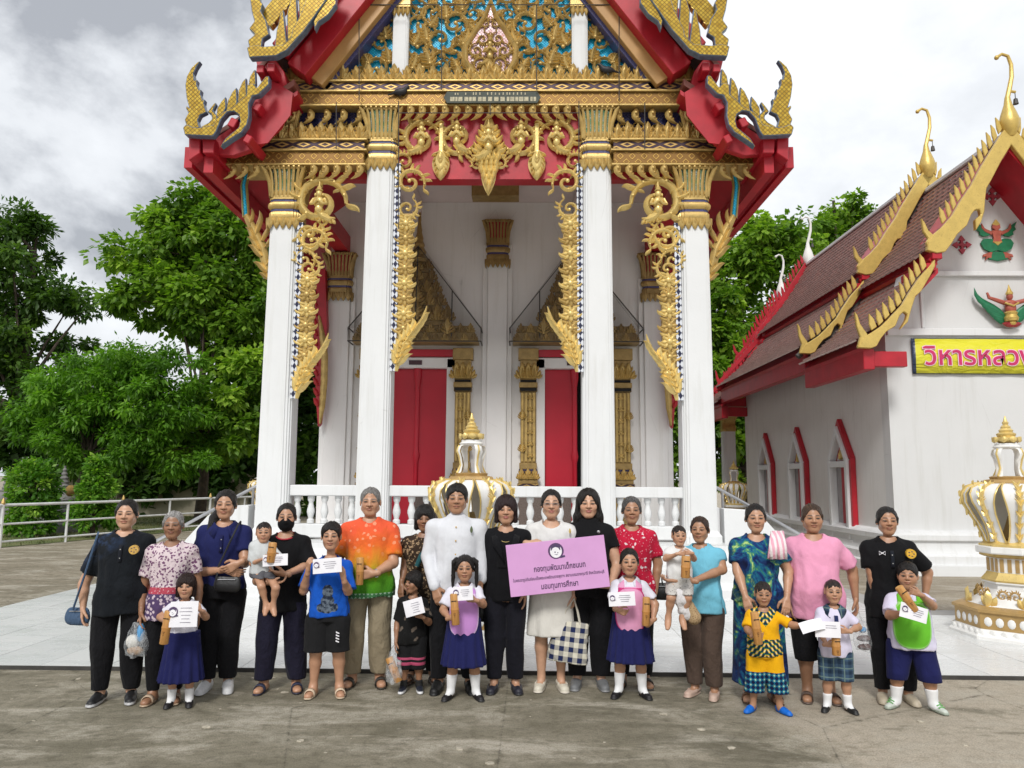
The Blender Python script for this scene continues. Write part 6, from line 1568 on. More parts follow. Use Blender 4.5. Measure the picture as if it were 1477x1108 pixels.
# ------------------------------------------------------------------ garments (children of the person)
def shirt(P, mat, hem=.46, sleeve=.55, e=1.16, ed=None, neck='round', flare=.99, belly=0.0, long=False, wr=.008, name='shirt', seed=1, col=None, loose=1.0, cap=None, hip=1.0):
    H = P['H']; kid = P.get('kid', 0); vox = .0132 if not kid else .0106
    jp = [q for k_ in 'LR' for q in P['arms'][k_][:3 if long else 2]]; mg = .09 * H
    S = SDF((min(-.26 * H, min(q.x for q in jp) - mg), min(-.24 * H, min(q.y for q in jp) - mg), min(hem * H - .04, min(q.z for q in jp) - mg)), (max(.26 * H, max(q.x for q in jp) + mg), max(.20 * H, max(q.y for q in jp) + mg), .90 * H), vox)
    e -= .065 if not kid else .03; ed = ed or e * 1.03
    rows = torso_rows(P, e, ed, z0=hem * H, belly=belly, hip=hip)
    zt = rows[:, 0].max()
    hipw = max(r[3] for r in rows if r[0] < .60 * H); hipd = max(r[4] for r in rows if r[0] < .62 * H)
    for r in rows:
        if r[0] < .53 * H: r[3] = max(r[3], hipw); r[4] = max(r[4], hipd)
        t = max(0, 1 - (r[0] - hem * H) / (.2 * H)); r[3] *= 1 + (flare - 1) * t; r[4] *= 1 + (flare - 1) * t
    S.loft(rows, .0, p=2.3, pleat=9, pamp=.0075 * H / 1.6)
    ra = (.0275 if not kid else .029) * H * (.55 + .45 * P['g']) * loose
    for key in 'LR':
        sh, el, wrs, *_ = P['arms'][key]; sx = P['arms'][key][-1]
        S.cone(Vector((sx * .036 * H, P['bodyy'] + .006 * H, sh.z + (.030 if not kid else .026) * H)), sh + Vector((0, 0, -.004 * H)), ra * .75, ra * 1.38, .03)
        if sleeve <= 0: continue
        t1 = min(sleeve, 1.0); end = sh.lerp(el, t1); d = (el - sh).normalized()
        if long:
            S.cone(sh, el, ra * 1.40, ra * 1.16, .03); S.cone(el, wrs.lerp(el, .02), ra * 1.16, ra * .94, .012)
        else:
            T = SDF(S.lo, [a[-1] for a in S.ax], S.h); T.d[:] = 1
            T.cone(sh - Vector((0, 0, .006 * H)), end + d * .05, ra * 1.42, ra * (1.46 + .2 * t1), 0)
            X = T.ax[0][:, None, None]; Y = T.ax[1][None, :, None]; Z = T.ax[2][None, None, :]
            T.d = np.maximum(T.d, (X - end.x) * d.x + (Y - end.y) * d.y + (Z - end.z) * d.z).astype(f32)
            n = [min(S.d.shape[i], T.d.shape[i]) for i in range(3)]
            a = S.d[:n[0], :n[1], :n[2]]; b2 = T.d[:n[0], :n[1], :n[2]]; k = .02
            q = np.clip(.5 + .5 * (a - b2) / k, 0, 1); S.d[:n[0], :n[1], :n[2]] = a + (b2 - a) * q - k * q * (1 - q)
    S.wrinkle(wr, seed, 17, .55); S.wrinkle(wr * .6, seed + 50, 34, .8)
    nz = (.818 if not kid else .782) * H; by = P['bodyy']
    if neck == 'round': S.ell((0, by - .012 * H, nz + .015 * H), (.047 * H, .06 * H, .04 * H), .008, 'sub')
    elif neck == 'wide': S.ell((0, by - .02 * H, nz + .012 * H), (.062 * H, .065 * H, .05 * H), .008, 'sub')
    elif neck == 'v':
        S.ell((0, by - .005 * H, nz + .02 * H), (.047 * H, .055 * H, .045 * H), .006, 'sub')
        S.cone((0, by - .075 * H, nz + .03 * H), (0, by - .10 * H, nz - .065 * H), .034 * H, .006 * H, .004, 'sub')
    elif neck == 'deep':
        S.ell((0, by - .005 * H, nz + .02 * H), (.05 * H, .055 * H, .045 * H), .006, 'sub')
        S.cone((0, by - .08 * H, nz + .03 * H), (0, by - .11 * H, nz - .095 * H), .046 * H, .012 * H, .004, 'sub')
    elif neck == 'high': S.cone((0, by, nz - .02 * H), (0, by - .004, nz + .006 * H), .05 * H, .046 * H, .01)
    V, Fq = S.mesh()
    return np_obj(name, [(V, Fq, col)], mat, P['root'])
def collar(P, mat, spread=.03, drop=.055, r=.046, name='collar', z=0.0, gap=26):
    H = P['H']; by = P['bodyy']; nz = ((.826 if not P.get('kid') else .79) + z) * H; mb = MB(); n = 22
    inn = []; mid = []; out = []
    for i in range(n + 1):
        a = R(-90 + gap + (360 - 2 * gap) * i / n); fr = max(0, -math.sin(a)); c_, s_ = math.cos(a), math.sin(a)
        dz = -.034 * H * max(0, fr) ** 2
        inn.append((c_ * r * H, by + s_ * r * H * 1.0 - .006 * H, nz + dz + .004 * H))
        mid.append((c_ * (r + .005) * H, by + s_ * (r + .006) * H - .006 * H, nz + dz + .016 * H))
        out.append((c_ * (r + .026 + spread * .4) * H, by + s_ * (r + .022 + spread * .25) * H - .008 * H * fr, nz + dz - (.012 + drop * .5 * fr ** 1.5) * H - .006 * H))
    mb.sweep([inn, mid, out], cap=False, close=False)
    me = mb.mesh(name, mat, 60)
    o = link(name, me, P['root']); md = o.modifiers.new('cloth thickness', 'SOLIDIFY'); md.thickness = .004
    return o
def trousers(P, mat, top=.60, end=.06, e=1.12, wide=1.0, hemw=1.0, wr=.009, name='trousers', seed=2, col=None):
    """end: height of the hem as a share of the person's height"""
    H = P['H']; kid = P.get('kid', 0); vox = .0132 if not kid else .0106; g = P['g']
    S = SDF((-.30 * H, -.26 * H, max(-.02, end * H - .05)), (.30 * H, .24 * H, top * H + .03), vox)
    lowz = (.46 if not kid else .43) * H
    rows = torso_rows(P, e * 1.01, e * 1.10, z0=lowz, z1=top * H); rows[-1][3] *= .93; rows[-1][4] *= .93
    S.loft(rows, 0, p=2.2)
    rl = .056 * H * (.45 + .55 * g) * e * wide
    ends = []
    for key in 'LR':
        hp, kn, an, sx, heel, ball = P['legj'][key]
        S.cone(hp + Vector((sx * .004 * H, 0, -.03 * H)), kn, rl * 1.02, rl * .86 * (1 + .10 * (hemw - 1)), .02 if key == 'L' else .006)
        low = an + (an - kn).normalized() * .05
        S.cone(kn, low, rl * .86 * (1 + .10 * (hemw - 1)), rl * .66 * hemw, .01 if key == 'L' else .004)
    S.wrinkle(wr, seed, 15, .35); S.wrinkle(wr * .6, seed + 9, 26, 1.0)
    if end > 0: S.plane((0, 0, -1), -end * H)
    V, Fq = S.mesh()
    return np_obj(name, [(V, Fq, col)], mat, P['root'])
def skirt(P, mat, top=.60, end=.27, flare=1.35, pleat=16, pamp=.012, e=1.12, name='skirt', seed=5, wr=.003, col=None, p=2.2, depth=1.15):
    H = P['H']; kid = P.get('kid', 0); vox = .0115 if not kid else .0095
    S = SDF((-.30 * H, -.28 * H, end * H - .05), (.30 * H, .26 * H, top * H + .03), vox)
    A = torso_rows(P, e, e, z0=.50 * H, z1=top * H)
    w, d = A[0, 3], A[0, 4]; rows = [[end * H, 0, A[0, 2], w * flare, d * flare * depth]] + [list(r) for r in A]
    S.loft(rows, 0, p=p, pleat=pleat, pamp=pamp); S.wrinkle(wr, seed, 14, .4)
    V, Fq = S.mesh()
    return np_obj(name, [(V, Fq, col)], mat, P['root'])
def bib(P, mat, top=.745, bot=.52, w=.088, name='bib', rim=None, e=1.30, ed=1.42):
    H = P['H']; vox = .0065
    S = SDF((-.16 * H, -.28 * H, bot * H - .03), (.16 * H, .02, .84 * H), vox)
    rows = torso_rows(P, e, ed, z0=bot * H); S.loft(rows, 0, p=2.3, cap=True)
    by = P['bodyy']; S.plane((0, 1, 0), by - .035 * H)
    T = np.full(S.d.shape, 1.0, f32); X = S.ax[0][:, None, None]; Z = S.ax[2][None, None, :]
    cz = (top + bot) / 2 * H; hz = (top - bot) / 2 * H
    q = ((np.abs(X) / (w * H)) ** 3 + (np.abs(Z - cz) / hz) ** 3) ** (1 / 3) - 1
    st = np.maximum(np.abs(np.abs(X) - .060 * H) - .022 * H, np.abs(Z - .74 * H) - .05 * H)
    sh = np.minimum(q * w * H, st) + T * 0
    S.d = np.maximum(S.d, sh.astype(f32)); V, Fq = S.mesh()
    col = None
    if rim is not None:
        x, z = V[:, 0], V[:, 2]; qq = ((np.abs(x) / (w * H)) ** 3 + (np.abs(z - cz) / hz) ** 3) ** (1 / 3)
        k = np.clip((qq - .92) / .03, 0, 1)[:, None] * (z < top * H * .99)[:, None]; col = np.array(rim[0], f32) * (1 - k) + np.array(rim[1], f32) * k
    return np_obj(name, [(V, Fq, col)], mat, P['root'])
def shoes(P, kind, c1, c2=(.6, .6, .6), name=None):
    H = P['H']
    for key in 'LR':
        hp, kn, an, sx, heel, ball = P['legj'][key]; L = .118 * H
        d = (ball - heel); d.z = 0; d.normalize(); s_ = Vector((-d.y, d.x, 0)); up = Vector((0, 0, 1))
        gz = P.get('gz', 0.0); bz = Vector((heel.x, heel.y, gz))
        h = .0088; lo = Vector((min(heel.x, ball.x) - .07, min(heel.y, ball.y) - .09, gz - .01)); hi = Vector((max(heel.x, ball.x) + .07, max(heel.y, ball.y) + .09, gz + .16))
        S = SDF(tuple(lo), tuple(hi), h); W = .030 * H; A = bz - d * .012 * H; B = bz + d * (L - .004 * H)
        def slab(z0, z1, w):
            n = 6
            for i in range(n):
                t0, t1 = i / n, (i + 1) / n
                wd = lambda t: w * (.86 + .22 * math.sin(min(1, t * 1.15) * math.pi * .75) )
                p0, p1 = A.lerp(B, t0), A.lerp(B, t1); zz = (z0 + z1) / 2
                S.cone(p0 + up * zz, p1 + up * zz, wd(t0) * .85, wd(t1) * .85 * (1 if i < n - 1 else .92), .004, sc=(1, 1, wd(.5) * .85 / max(.004, (z1 - z0) / 2)))
        solez = .022 if kind in ('sneaker', 'slide', 'crocs') else .013
        sh = .028 * H
        if kind in ('sneaker', 'shoe', 'flat', 'maryjane', 'crocs', 'slipon'):
            slab(0, solez, W * 1.04)
            top = {'sneaker': 1.0, 'shoe': 1.0, 'flat': .62, 'maryjane': .70, 'crocs': .9, 'slipon': .8}[kind]
            S.cone(A + up * (.02 + sh * .5), A.lerp(B, .5) + up * (.012 + sh * .55), W * .86, W * .86, .01, sc=(1, 1, 1.0 / max(.4, top)))
            S.cone(A.lerp(B, .5) + up * (.012 + sh * .5), B + up * (.012 + sh * .28) - d * .01, W * .92, W * .78, .015, sc=(1, 1, 1.2))
            if kind in ('sneaker', 'shoe'):
                S.cone(A + up * sh * 1.0 + d * .02, A.lerp(B, .32) + up * sh * 1.5, W * .78, W * .62, .015)
            if kind in ('flat', 'maryjane'):
                S.cone(A.lerp(B, .18) + up * (sh * 1.5), A.lerp(B, .60) + up * (sh * 1.35), W * .62, W * .60, .004, 'sub')
            S.plane((0, 0, -1), -(gz + .001)); V, Fq = S.mesh()
            k = np.clip((V[:, 2] - gz - solez) / .003, 0, 1)[:, None]
            C = np.array(c2, f32) * (1 - k) + np.array(c1, f32) * k
            np_obj('shoe', [(V, Fq, C)], M_SHOE, P['root'])
        else:                                   # open sandals: sole and strap
            slab(0, solez, W * 1.10); S.plane((0, 0, -1), -(gz + .001)); V, Fq = S.mesh()
            o = np_obj('sandal', [(V, Fq, c2)], M_SHOE, P['root'])
            mb = MB(); ringsA = []; ringsB = []
            for t, wd in ((.58, 1.0), (.80, 1.0)) if kind == 'slide' else ((.66, .9), (.80, .9)):
                c = A.lerp(B, t); r_ = []
                for i in range(11):
                    a = math.pi * i / 10; hgt = sh * (1.55 if kind == 'slide' else 1.3) * (1.15 - .45 * t)
                    r_.append(c + s_ * (math.cos(a) * W * 1.03 * wd) + up * (.012 + math.sin(a) ** .7 * hgt * 1.1))
                ringsA.append(r_)
            mb.sweep(ringsA, cap=False, close=False)
            q = link('strap', mb.mesh('strap', plain('strap_%02x%02x%02x' % tuple(int(255 * x) for x in c1), c1, .6), 60), o)
            md = q.modifiers.new('thickness', 'SOLIDIFY'); md.thickness = .006
def socks(P, col=(.75, .75, .75), top=.13):
    H = P['H']
    for key in 'LR':
        hp, kn, an, sx, heel, ball = P['legj'][key]; rl = .056 * H * (.45 + .55 * P['g'])
        S = SDF((an.x - .09, an.y - .12, .0), (an.x + .09, an.y + .1, top * H + .03), .008)
        mid = kn.lerp(an, .32) + Vector((0, .012 * H, 0)); S.cone(mid, an, rl * .70 + .004, rl * .42 + .004, 0); S.cone(an, heel.lerp(ball, .6), rl * .46, rl * .4, .02)
        S.plane((0, 0, 1), top * H); V, Fq = S.mesh(); np_obj('sock', [(V, Fq, col)], M_CLOTHC, P['root'])

def placket(P, mat, e=1.13, n=2, length=.085):
    """buttoned strip below a polo collar"""
    H = P['H']; z1 = (.775 if not P.get('kid') else .735) * H; z0 = z1 - length * H; m = MB(); e2 = (e - .065) * 1.03
    rows = []
    for k in range(6):
        z = z1 + (z0 - z1) * k / 5; A = torso_rows(P, e - .065, e2); y = float(np.interp(z, A[:, 0], A[:, 2] - A[:, 4])) - .009; rows.append([(-.013, y, z), (.013, y, z)])
    m.sweep(rows, cap=False, close=False); o = link('placket', m.mesh('placket', mat, 60), P['root']); md = o.modifiers.new('thickness', 'SOLIDIFY'); md.thickness = .005
    for k in range(n):
        z = z1 - (.25 + .5 * k) * length * H; A = torso_rows(P, e - .065, e2); y = float(np.interp(z, A[:, 0], A[:, 2] - A[:, 4])) - .013; b = MB(); b.ball((0, y, z), (.005, .003, .005), 8, 4); b.build('button', plain('shirt_button', (.35, .35, .34), .4), o)
# ------------------------------------------------------------------ patterned cloths
def pat(name, fn, fold=.32, var=.08):
    t = NT(name); return cloth_finish(t, fn(t), fold, var)
def zramp(t, stops):
    x, y, z = t.sep(t.coord('Object')); return t.ramp(z, stops)
def flowers(t, base, fl, scale, lo=.10, hi=.16, seed=0.0, jit=.5):
    v = t.coord('Object', loc=(seed, seed * 2, 0)); w = t.n('ShaderNodeVectorMath', operation='ADD'); nz = t.n('ShaderNodeTexNoise', i_Scale=scale * 1.6, i_Detail=2.0); t.l(v, nz.inputs['Vector'])
    sc = t.n('ShaderNodeVectorMath', operation='SCALE'); sc.inputs['Scale'].default_value = jit / scale; t.l(nz.outputs['Color'], sc.inputs[0]); t.l(v, w.inputs[0]); t.l(sc.outputs[0], w.inputs[1])
    d = t.voro(w.outputs[0], scale); k = t.ramp(d, [(lo, (1,) * 3), (hi, (0,) * 3)]); return t.mix(k, base, fl)
def c_galaxy(t):
    x, y, z = t.sep(t.coord('Object')); n = t.noise(t.coord('Object'), 9, 6, .7)
    m_ = t.math('MULTIPLY', t.ramp(t.math('ADD', t.math('MULTIPLY', x, -1.6), t.math('MULTIPLY', t.math('SUBTRACT', z, 1.10), 2.6)), [(.15, (0,) * 3), (.6, (1,) * 3)]), t.ramp(n, [(.45, (0,) * 3), (.62, (1,) * 3)]))
    return t.mix(m_, (.008, .010, .013), (.03, .055, .12))
def c_lilac(t):
    x, y, z = t.sep(t.coord('Object')); a = flowers(t, (.62, .52, .54), (.15, .06, .13), 46, .36, .46, 0, 1.2)
    b = flowers(t, (.08, .05, .12), (.55, .45, .50), 34, .36, .44, 3, .5); r = flowers(t, (.40, .06, .09), (.60, .35, .38), 60, .2, .3)
    c = t.mix(t.math('LESS_THAN', z, .87), a, r); return t.mix(t.math('LESS_THAN', z, .82), c, b)
def c_sunset(t):
    x, y, z = t.sep(t.coord('Object')); n = t.noise(t.coord('Object', (6, 6, 1.5)), 2, 3)
    g = t.math('ADD', z, t.math('MULTIPLY', t.math('SUBTRACT', n, .5), .22))
    c = t.ramp(t.math('MULTIPLY', t.math('SUBTRACT', g, .66), 1.43), [(.10, (.045, .20, .015)), (.33, (.09, .30, .015)), (.50, (.50, .24, .02)), (.70, (.70, .13, .025)), (.9, (.72, .10, .04))])
    f = flowers(t, (0, 0, 0), (1, 1, 1), 17, .24, .30, 1, .5); k = t.math('MULTIPLY', f, t.ramp(z, [(1.10 / 2, (0,) * 3), (1.2 / 2, (.45,) * 3)])); 
    zz = t.math('MULTIPLY', z, .5); k = t.math('MULTIPLY', f, t.ramp(zz, [(.52, (0,) * 3), (.60, (.5,) * 3)])); c = t.mix(k, c, (.78, .45, .28))
    band = t.math('MULTIPLY', t.math('LESS_THAN', z, .77), .9); w = t.math('GREATER_THAN', t.math('ADD', t.math('PINGPONG', t.math('MULTIPLY', z, 24), .5), t.math('PINGPONG', t.math('MULTIPLY', x, 30), .5)), .62)
    return t.mix(band, c, t.mix(w, (.05, .16, .07), (.35, .50, .38)))
def c_batik(t): return flowers(t, (.035, .022, .014), (.34, .24, .14), 36, .32, .42, 2, 1.5)
def c_blackfloral(t): return flowers(t, (.008, .008, .008), (.12, .095, .075), 13, .22, .28, 1, .9)
def c_redfloral(t):
    a = flowers(t, (.46, .012, .040), (.72, .58, .60), 17, .20, .25, 1, 1.1); k = t.ramp(t.voro(t.coord('Object', loc=(3, 1, 2)), 45), [(.16, (.6,) * 3), (.24, (0,) * 3)]); return t.mix(k, a, (.70, .45, .50))
def c_tiedye(t):
    n = t.noise(t.coord('Object'), 5.2, 5, .6, 2.2); n2 = t.noise(t.coord('Object', loc=(4, 2, 1)), 4.0, 4, .6, 1.5)
    c = t.ramp(n, [(.36, (.006, .010, .045)), (.46, (.010, .035, .14)), (.53, (.012, .13, .22)), (.58, (.05, .22, .10)), (.65, (.42, .56, .20))]); return t.mix(t.ramp(n2, [(.50, (.0,) * 3), (.60, (.8,) * 3)]), c, (.008, .018, .075))
def c_dashiki(t, lo=.40):
    x, y, z = t.sep(t.coord('Object')); ax = t.math('ABSOLUTE', x)
    zig = t.math('PINGPONG', t.math('MULTIPLY', t.math('ADD', z, ax), 24), .5); dots = t.math('PINGPONG', t.math('MULTIPLY', x, 36), .5)
    pat_ = t.ramp(t.math('ADD', zig, t.math('MULTIPLY', dots, .6)), [(.20, (.01, .02, .05)), (.34, (.02, .16, .08)), (.5, (.80, .40, .01)), (.66, (.55, .60, .50))], 'CONSTANT')
    vee = t.math('ADD', t.math('MULTIPLY', t.math('SUBTRACT', .80, z), 1.0), t.math('MULTIPLY', ax, 1.1)); k1 = t.math('LESS_THAN', vee, .165)
    k0 = t.math('LESS_THAN', vee, .075); hem = t.math('LESS_THAN', z, .545)
    c = t.mix(k1, (.74, .38, .006), pat_); c = t.mix(k0, c, (.015, .03, .16)); return t.mix(hem, c, pat_)
def c_dashshort(t):
    x, y, z = t.sep(t.coord('Object')); tri = t.math('ADD', t.math('PINGPONG', t.math('MULTIPLY', x, 30), .5), t.math('PINGPONG', t.math('MULTIPLY', z, 26), .5))
    p_ = t.ramp(tri, [(.25, (.006, .012, .05)), (.45, (.01, .10, .22)), (.62, (.02, .20, .20)), (.80, (.40, .50, .42))], 'CONSTANT'); tp = t.ramp(tri, [(.3, (.01, .03, .06)), (.5, (.05, .16, .06)), (.75, (.74, .38, .006))], 'CONSTANT')
    return t.mix(t.math('GREATER_THAN', z, .475), t.mix(t.math('LESS_THAN', z, .305), (.74, .38, .006), p_), tp)
def plaid(t, base, dark, line, s=34.0, th=.22, ln=.06):
    x, y, z = t.sep(t.coord('Object')); fx = t.math('FRACT', t.math('MULTIPLY', t.math('ADD', x, 5), s)); fz = t.math('FRACT', t.math('MULTIPLY', t.math('ADD', z, 5), s))
    kx = t.math('MULTIPLY', t.math('LESS_THAN', fx, th), .5); kz = t.math('MULTIPLY', t.math('LESS_THAN', fz, th), .5); c = t.mix(t.math('ADD', kx, kz), base, dark)
    l = t.math('MAXIMUM', t.math('COMPARE', fx, .6, ln), t.math('COMPARE', fz, .6, ln)); return t.mix(t.math('MULTIPLY', l, .6), c, line)
NAVY = cloth('school_navy', (.012, .014, .075)); BLACK = cloth('black_cloth', (.006, .006, .007)); BLACK2 = cloth('black_trouser', (.0075, .0075, .009), fold=.4); WHITEC = cloth('white_blouse', (.64, .63, .70)); LILACS = cloth('pale_lilac_shirt', (.60, .57, .70))
SUIT = cloth('charcoal_suit', (.0055, .0055, .007), .7)
# ------------------------------------------------------------------ things people hold
PAPER = plain('paper', (.74, .73, .76), .7, .04, 8); INK = plain('ink', (.05, .03, .09), .6); PURPLE = plain('logo_purple', (.07, .03, .10), .5)
def m_bamboo():
    t = NT('bamboo_wood'); n = t.noise(t.coord('Object', (40, 40, 4)), 1.0, 5, .6); n2 = t.noise(t.coord('Object'), 9, 3)
    c = t.mix(t.ramp(n2, [(.4, (0,) * 3), (.7, (.7,) * 3)]), t.ramp(n, [(.3, (.36, .17, .05)), (.7, (.60, .32, .10))]), (.46, .20, .05)); t.bump(n, .2, .004); return t.out(c, .38, 0, .4)
BAMBOO = m_bamboo()
def bamboo(P, px, py, dy, length, tilt, label, r=.032, lean=0.0):
    p = at(px, py, P['base'].y - dy); h = length / 2; g_ = thing('bamboo_money_box', label, 'money box', p, 0, 'bamboo money boxes'); g_.rotation_euler = (R(lean), R(tilt), 0)
    m = MB(); m.lathe([(r * .88, -h), (r * .97, -h + .004), (r * .96, -.012), (r * 1.03, -.004), (r * 1.05, 0), (r * 1.0, .006), (r * .95, .014), (r * .93, h - .004), (r * .86, h)], 14); m.build('tube', BAMBOO, g_, 40)
    m = MB(); m.box(-.020, .020, -r - .001, -r + .004, h * .55, h * .55 + .005); m.build('coin_slot', DARK, g_, 0)
    m = MB(); m.lathe([(r * .70, h - .002), (r * .70, h + .0015)], 14); m.build('end_membrane', plain('bamboo_end', (.50, .28, .09), .6), g_)
    m = MB()
    for k in range(3): m.box(-.010 + .003 * k, .008 - .003 * k, -r - .0004, -r + .004, -.03 - .011 * k, -.027 - .011 * k)
    tag(m.build('burnt_mark', plain('burnt', (.05, .02, .01), .7), g_, 0), kind='stuff'); return g_
def logo(parent, x, z, s, y):
    m = MB(); n = 20; o = [(x + s * math.cos(6.283 * i / n), z + s * math.sin(6.283 * i / n)) for i in range(n)]
    m.prism(o, y - .0006, y); m.build('emblem_disc', PURPLE, parent, 0)
    m = MB(); m.prism([(x + s * (.76 * math.cos(6.283 * i / n)) , z - s * .06 + s * .80 * math.sin(6.283 * i / n)) for i in range(n)], y - .0014, y - .0007); m.build('emblem_head', PAPER, parent, 0)
    m = MB(); m.ribbon([(x - s * .62, z + s * .10), (x - s * .45, z + s * .48), (x, z + s * .66), (x + s * .45, z + s * .45), (x + s * .55, z + s * .05)], [s * .05, s * .13, s * .17, s * .15, s * .05], .0006, y - .0016); m.ribbon([(x - s * .2, z - s * .42), (x + s * .05, z - s * .48), (x + s * .22, z - s * .42)], [s * .02, s * .04, s * .02], .0006, y - .0016); m.ball((x - s * .12, y - .0018, z - s * .15), (s * .09, .0006, s * .09), 6, 4); m.ball((x + s * .22, y - .0018, z - s * .25), (s * .07, .0006, s * .07), 6, 4); m.build('emblem_face', INK, parent, 0)
    m = MB(); m.prism([(x + s * .45, z - s * .95), (x + s * 1.1, z - s * .85), (x + s * 1.05, z - s * .62), (x + s * .5, z - s * .68)], y - .0012, y - .0004); m.build('emblem_ribbon', INK, parent, 0)
def sheet(P, px, py, dy, w, h, tilt, label, lean=-8, yaw=0, mark=True, cat='envelope', fold=True, name='envelope', lines=4, bend=.012):
    p = at(px, py, P['base'].y - dy); g_ = thing(name, label, cat, p, 0, 'white papers with a round emblem' if mark else None); g_.rotation_euler = (R(lean), R(tilt), R(yaw))
    m = MB(); rows = []
    for i in range(9):
        x = -w / 2 + w * i / 8; b = bend * math.cos(math.pi * (i / 8 - .5)) ; rows.append([(x, -b, -h / 2), (x, -b - .001, 0), (x, -b, h / 2), (x, -b + .0012, h / 2), (x, -b + .0012, -h / 2)])
    m.sweep(rows); m.build('paper', PAPER, g_, 60)
    if mark: logo(g_, -w * .36, h * .10, h * .20, -bend - .0025)
    m = MB()
    for k in range(lines):
        ww = w * (.40, .46, .34, .28, .38)[k % 5]; zc = h * (.24 - .14 * k); m.box(w * .10 - ww / 2, w * .10 + ww / 2, -bend - .0022, -bend - .0014, zc - .0012, zc + .0012)
    if lines: tag(m.build('print_lines', INK, g_, 0), kind='stuff')
    return g_
def soft(name, label, cat, prims, vox, mat, loc=None, col=None, wr=0.0, group=None, cut=None):
    """a soft bulging thing from blended balls and bars, in metres about loc"""
    A = np.array([p[0] for p in prims] + [p[1] for p in prims if p[-1] == 'c'], f32); r = .12
    lo = A.min(0) - r - .03; hi = A.max(0) + r + .03; S = SDF(lo, hi, vox)
    for p in prims:
        if p[-1] == 'c': S.cone(p[0], p[1], p[2], p[3], .02, sc=p[4] if len(p) > 5 else (1, 1, 1))
        else: S.ell(p[0], p[1], .02)
    if wr: S.wrinkle(wr, 4, 45, 1)
    if cut: cut(S)
    V, F = S.mesh(); o = np_obj(name, [(V, F, col)], mat, None); o.location = loc
    if label: tag(o, label, cat, group)
    return o
def strap(name, pts, r, mat, parent, flat=1.0):
    m = MB(); m.tube(pts, r, 6); return m.build(name, mat, parent)
# ------------------------------------------------------------------ the group
S_L, S_M, S_T, S_D = (.53, .305, .195), (.46, .25, .152), (.39, .205, .118), (.30, .152, .086)
def badge(P, px, py, dy, s, mat, nm='badge'):
    """round embroidered mark sewn on the chest: part of the person"""
    q = P['loc']((px, py, dy)); m = MB(); m.prism([(q.x + s * math.cos(.3142 * i), q.z + s * math.sin(.3142 * i)) for i in range(20)], q.y - .012, q.y + .03); o = m.build(nm, mat, P['root'], 0)
    m = MB()
    for k in range(5): a = k * 1.2566; m.ball((q.x + s * .5 * math.cos(a), q.y - .0125, q.z + s * .5 * math.sin(a)), (s * .2, .001, s * .12), 6, 3)
    tag(m.build('badge_motif', INK, o, 0), kind='stuff'); return o
GOLDEMB = plain('gold_thread', (.55, .34, .08), .5, .2, 80)
def front_y(P, z, e=1.16):   # depth of the chest surface of a shirt
    A = torso_rows(P, e, e); return float(np.interp(z, A[:, 0], A[:, 2] - A[:, 4]))
# 1 ------------------------------------------------------------
P1 = P = dict(hair='tied', g=1.17, skin=S_L, foot=.75, fat=.5, armL=dict(e=(121, 843, .03), w=(120, 876, .06)), armR=dict(e=(213, 845, -.04), w=(210, 880, -.02)), stance=.07)
person(165, 1012, 720, 'woman in black polo shirt with gold chest badge and denim shoulder bag', P)
shirt(P, pat('galaxy_polo', c_galaxy), hem=.43, sleeve=.72, neck='v', e=1.13, belly=.02); collar(P, BLACK); trousers(P, BLACK2, top=.46, hemw=.95, e=1.05); shoes(P, 'sneaker', (.012, .012, .013), (.45, .45, .45)); badge(P, 193, 793, .185, .034, GOLDEMB); placket(P, cloth('polo_trim', (.012, .014, .02)))
# 2 ------------------------------------------------------------
P2 = P = dict(hair='tied', hairc=(.26, .25, .24), g=.98, skin=S_D, old=1, armL=dict(e=(206, 848, .02), w=(204, 882, .07)), stance=.055, browc=(.15, .13, .12))
person(235, 1012, 737, 'elderly grey-haired woman in lilac patterned blouse beside a schoolgirl', P)
shirt(P, pat('lilac_blouse', c_lilac), hem=.43, sleeve=.66, neck='v', e=1.20); trousers(P, BLACK2, top=.46, e=1.03, hemw=.9); shoes(P, 'slide', (.45, .34, .24), (.42, .31, .21))
# 3 ------------------------------------------------------------
P3 = P = dict(hair='bob', hairc=(.022, .011, .009), kid=1.0, skin=S_M, foot=.7, g=1.0, armL=dict(e=(231, 890, .05), w=(240, 897, .16), pose='hold', d=(.6, -.3, .1), n=(.3, .6, 0)), armR=dict(e=(297, 890, .05), w=(289, 880, .17), pose='hold', d=(-.6, -.2, .5), n=(-.2, .9, 0)))
person(259, 1018, 828, 'small schoolgirl with bobbed hair holding a printed paper in front of her chest', P)
shirt(P, WHITEC, hem=.53, sleeve=.62, neck='v', e=1.15); collar(P, WHITEC); skirt(P, NAVY, top=.565, end=.19, flare=1.30, e=1.28); socks(P); shoes(P, 'maryjane', (.012, .010, .012), (.02, .02, .02))
# 4 ------------------------------------------------------------
P4 = P = dict(hair='ponyfront', g=1.06, skin=S_M, foot=.75, armL=dict(e=(284, 826, .06), w=(326, 822, .20), pose='fold', d=(.9, -.1, -.25), n=(.1, 1, .1)), armR=dict(e=(353, 812, .06), w=(345, 812, .21), pose='fold', d=(-.85, -.1, -.5), n=(-.1, 1, .1)), stance=.05)
person(312, 996, 707, 'smiling woman in navy polo shirt with long ponytail and clasped hands', P)
shirt(P, cloth('navy_polo', (.014, .018, .085)), hem=.50, sleeve=.66, neck='v', e=1.13); collar(P, cloth('navy_polo', (0, 0, 0))); trousers(P, BLACK2, top=.53, e=1.08, hemw=1.0); shoes(P, 'sneaker', (.66, .66, .66), (.62, .62, .62))
placket(P, cloth('navy_trim', (.010, .012, .06)))
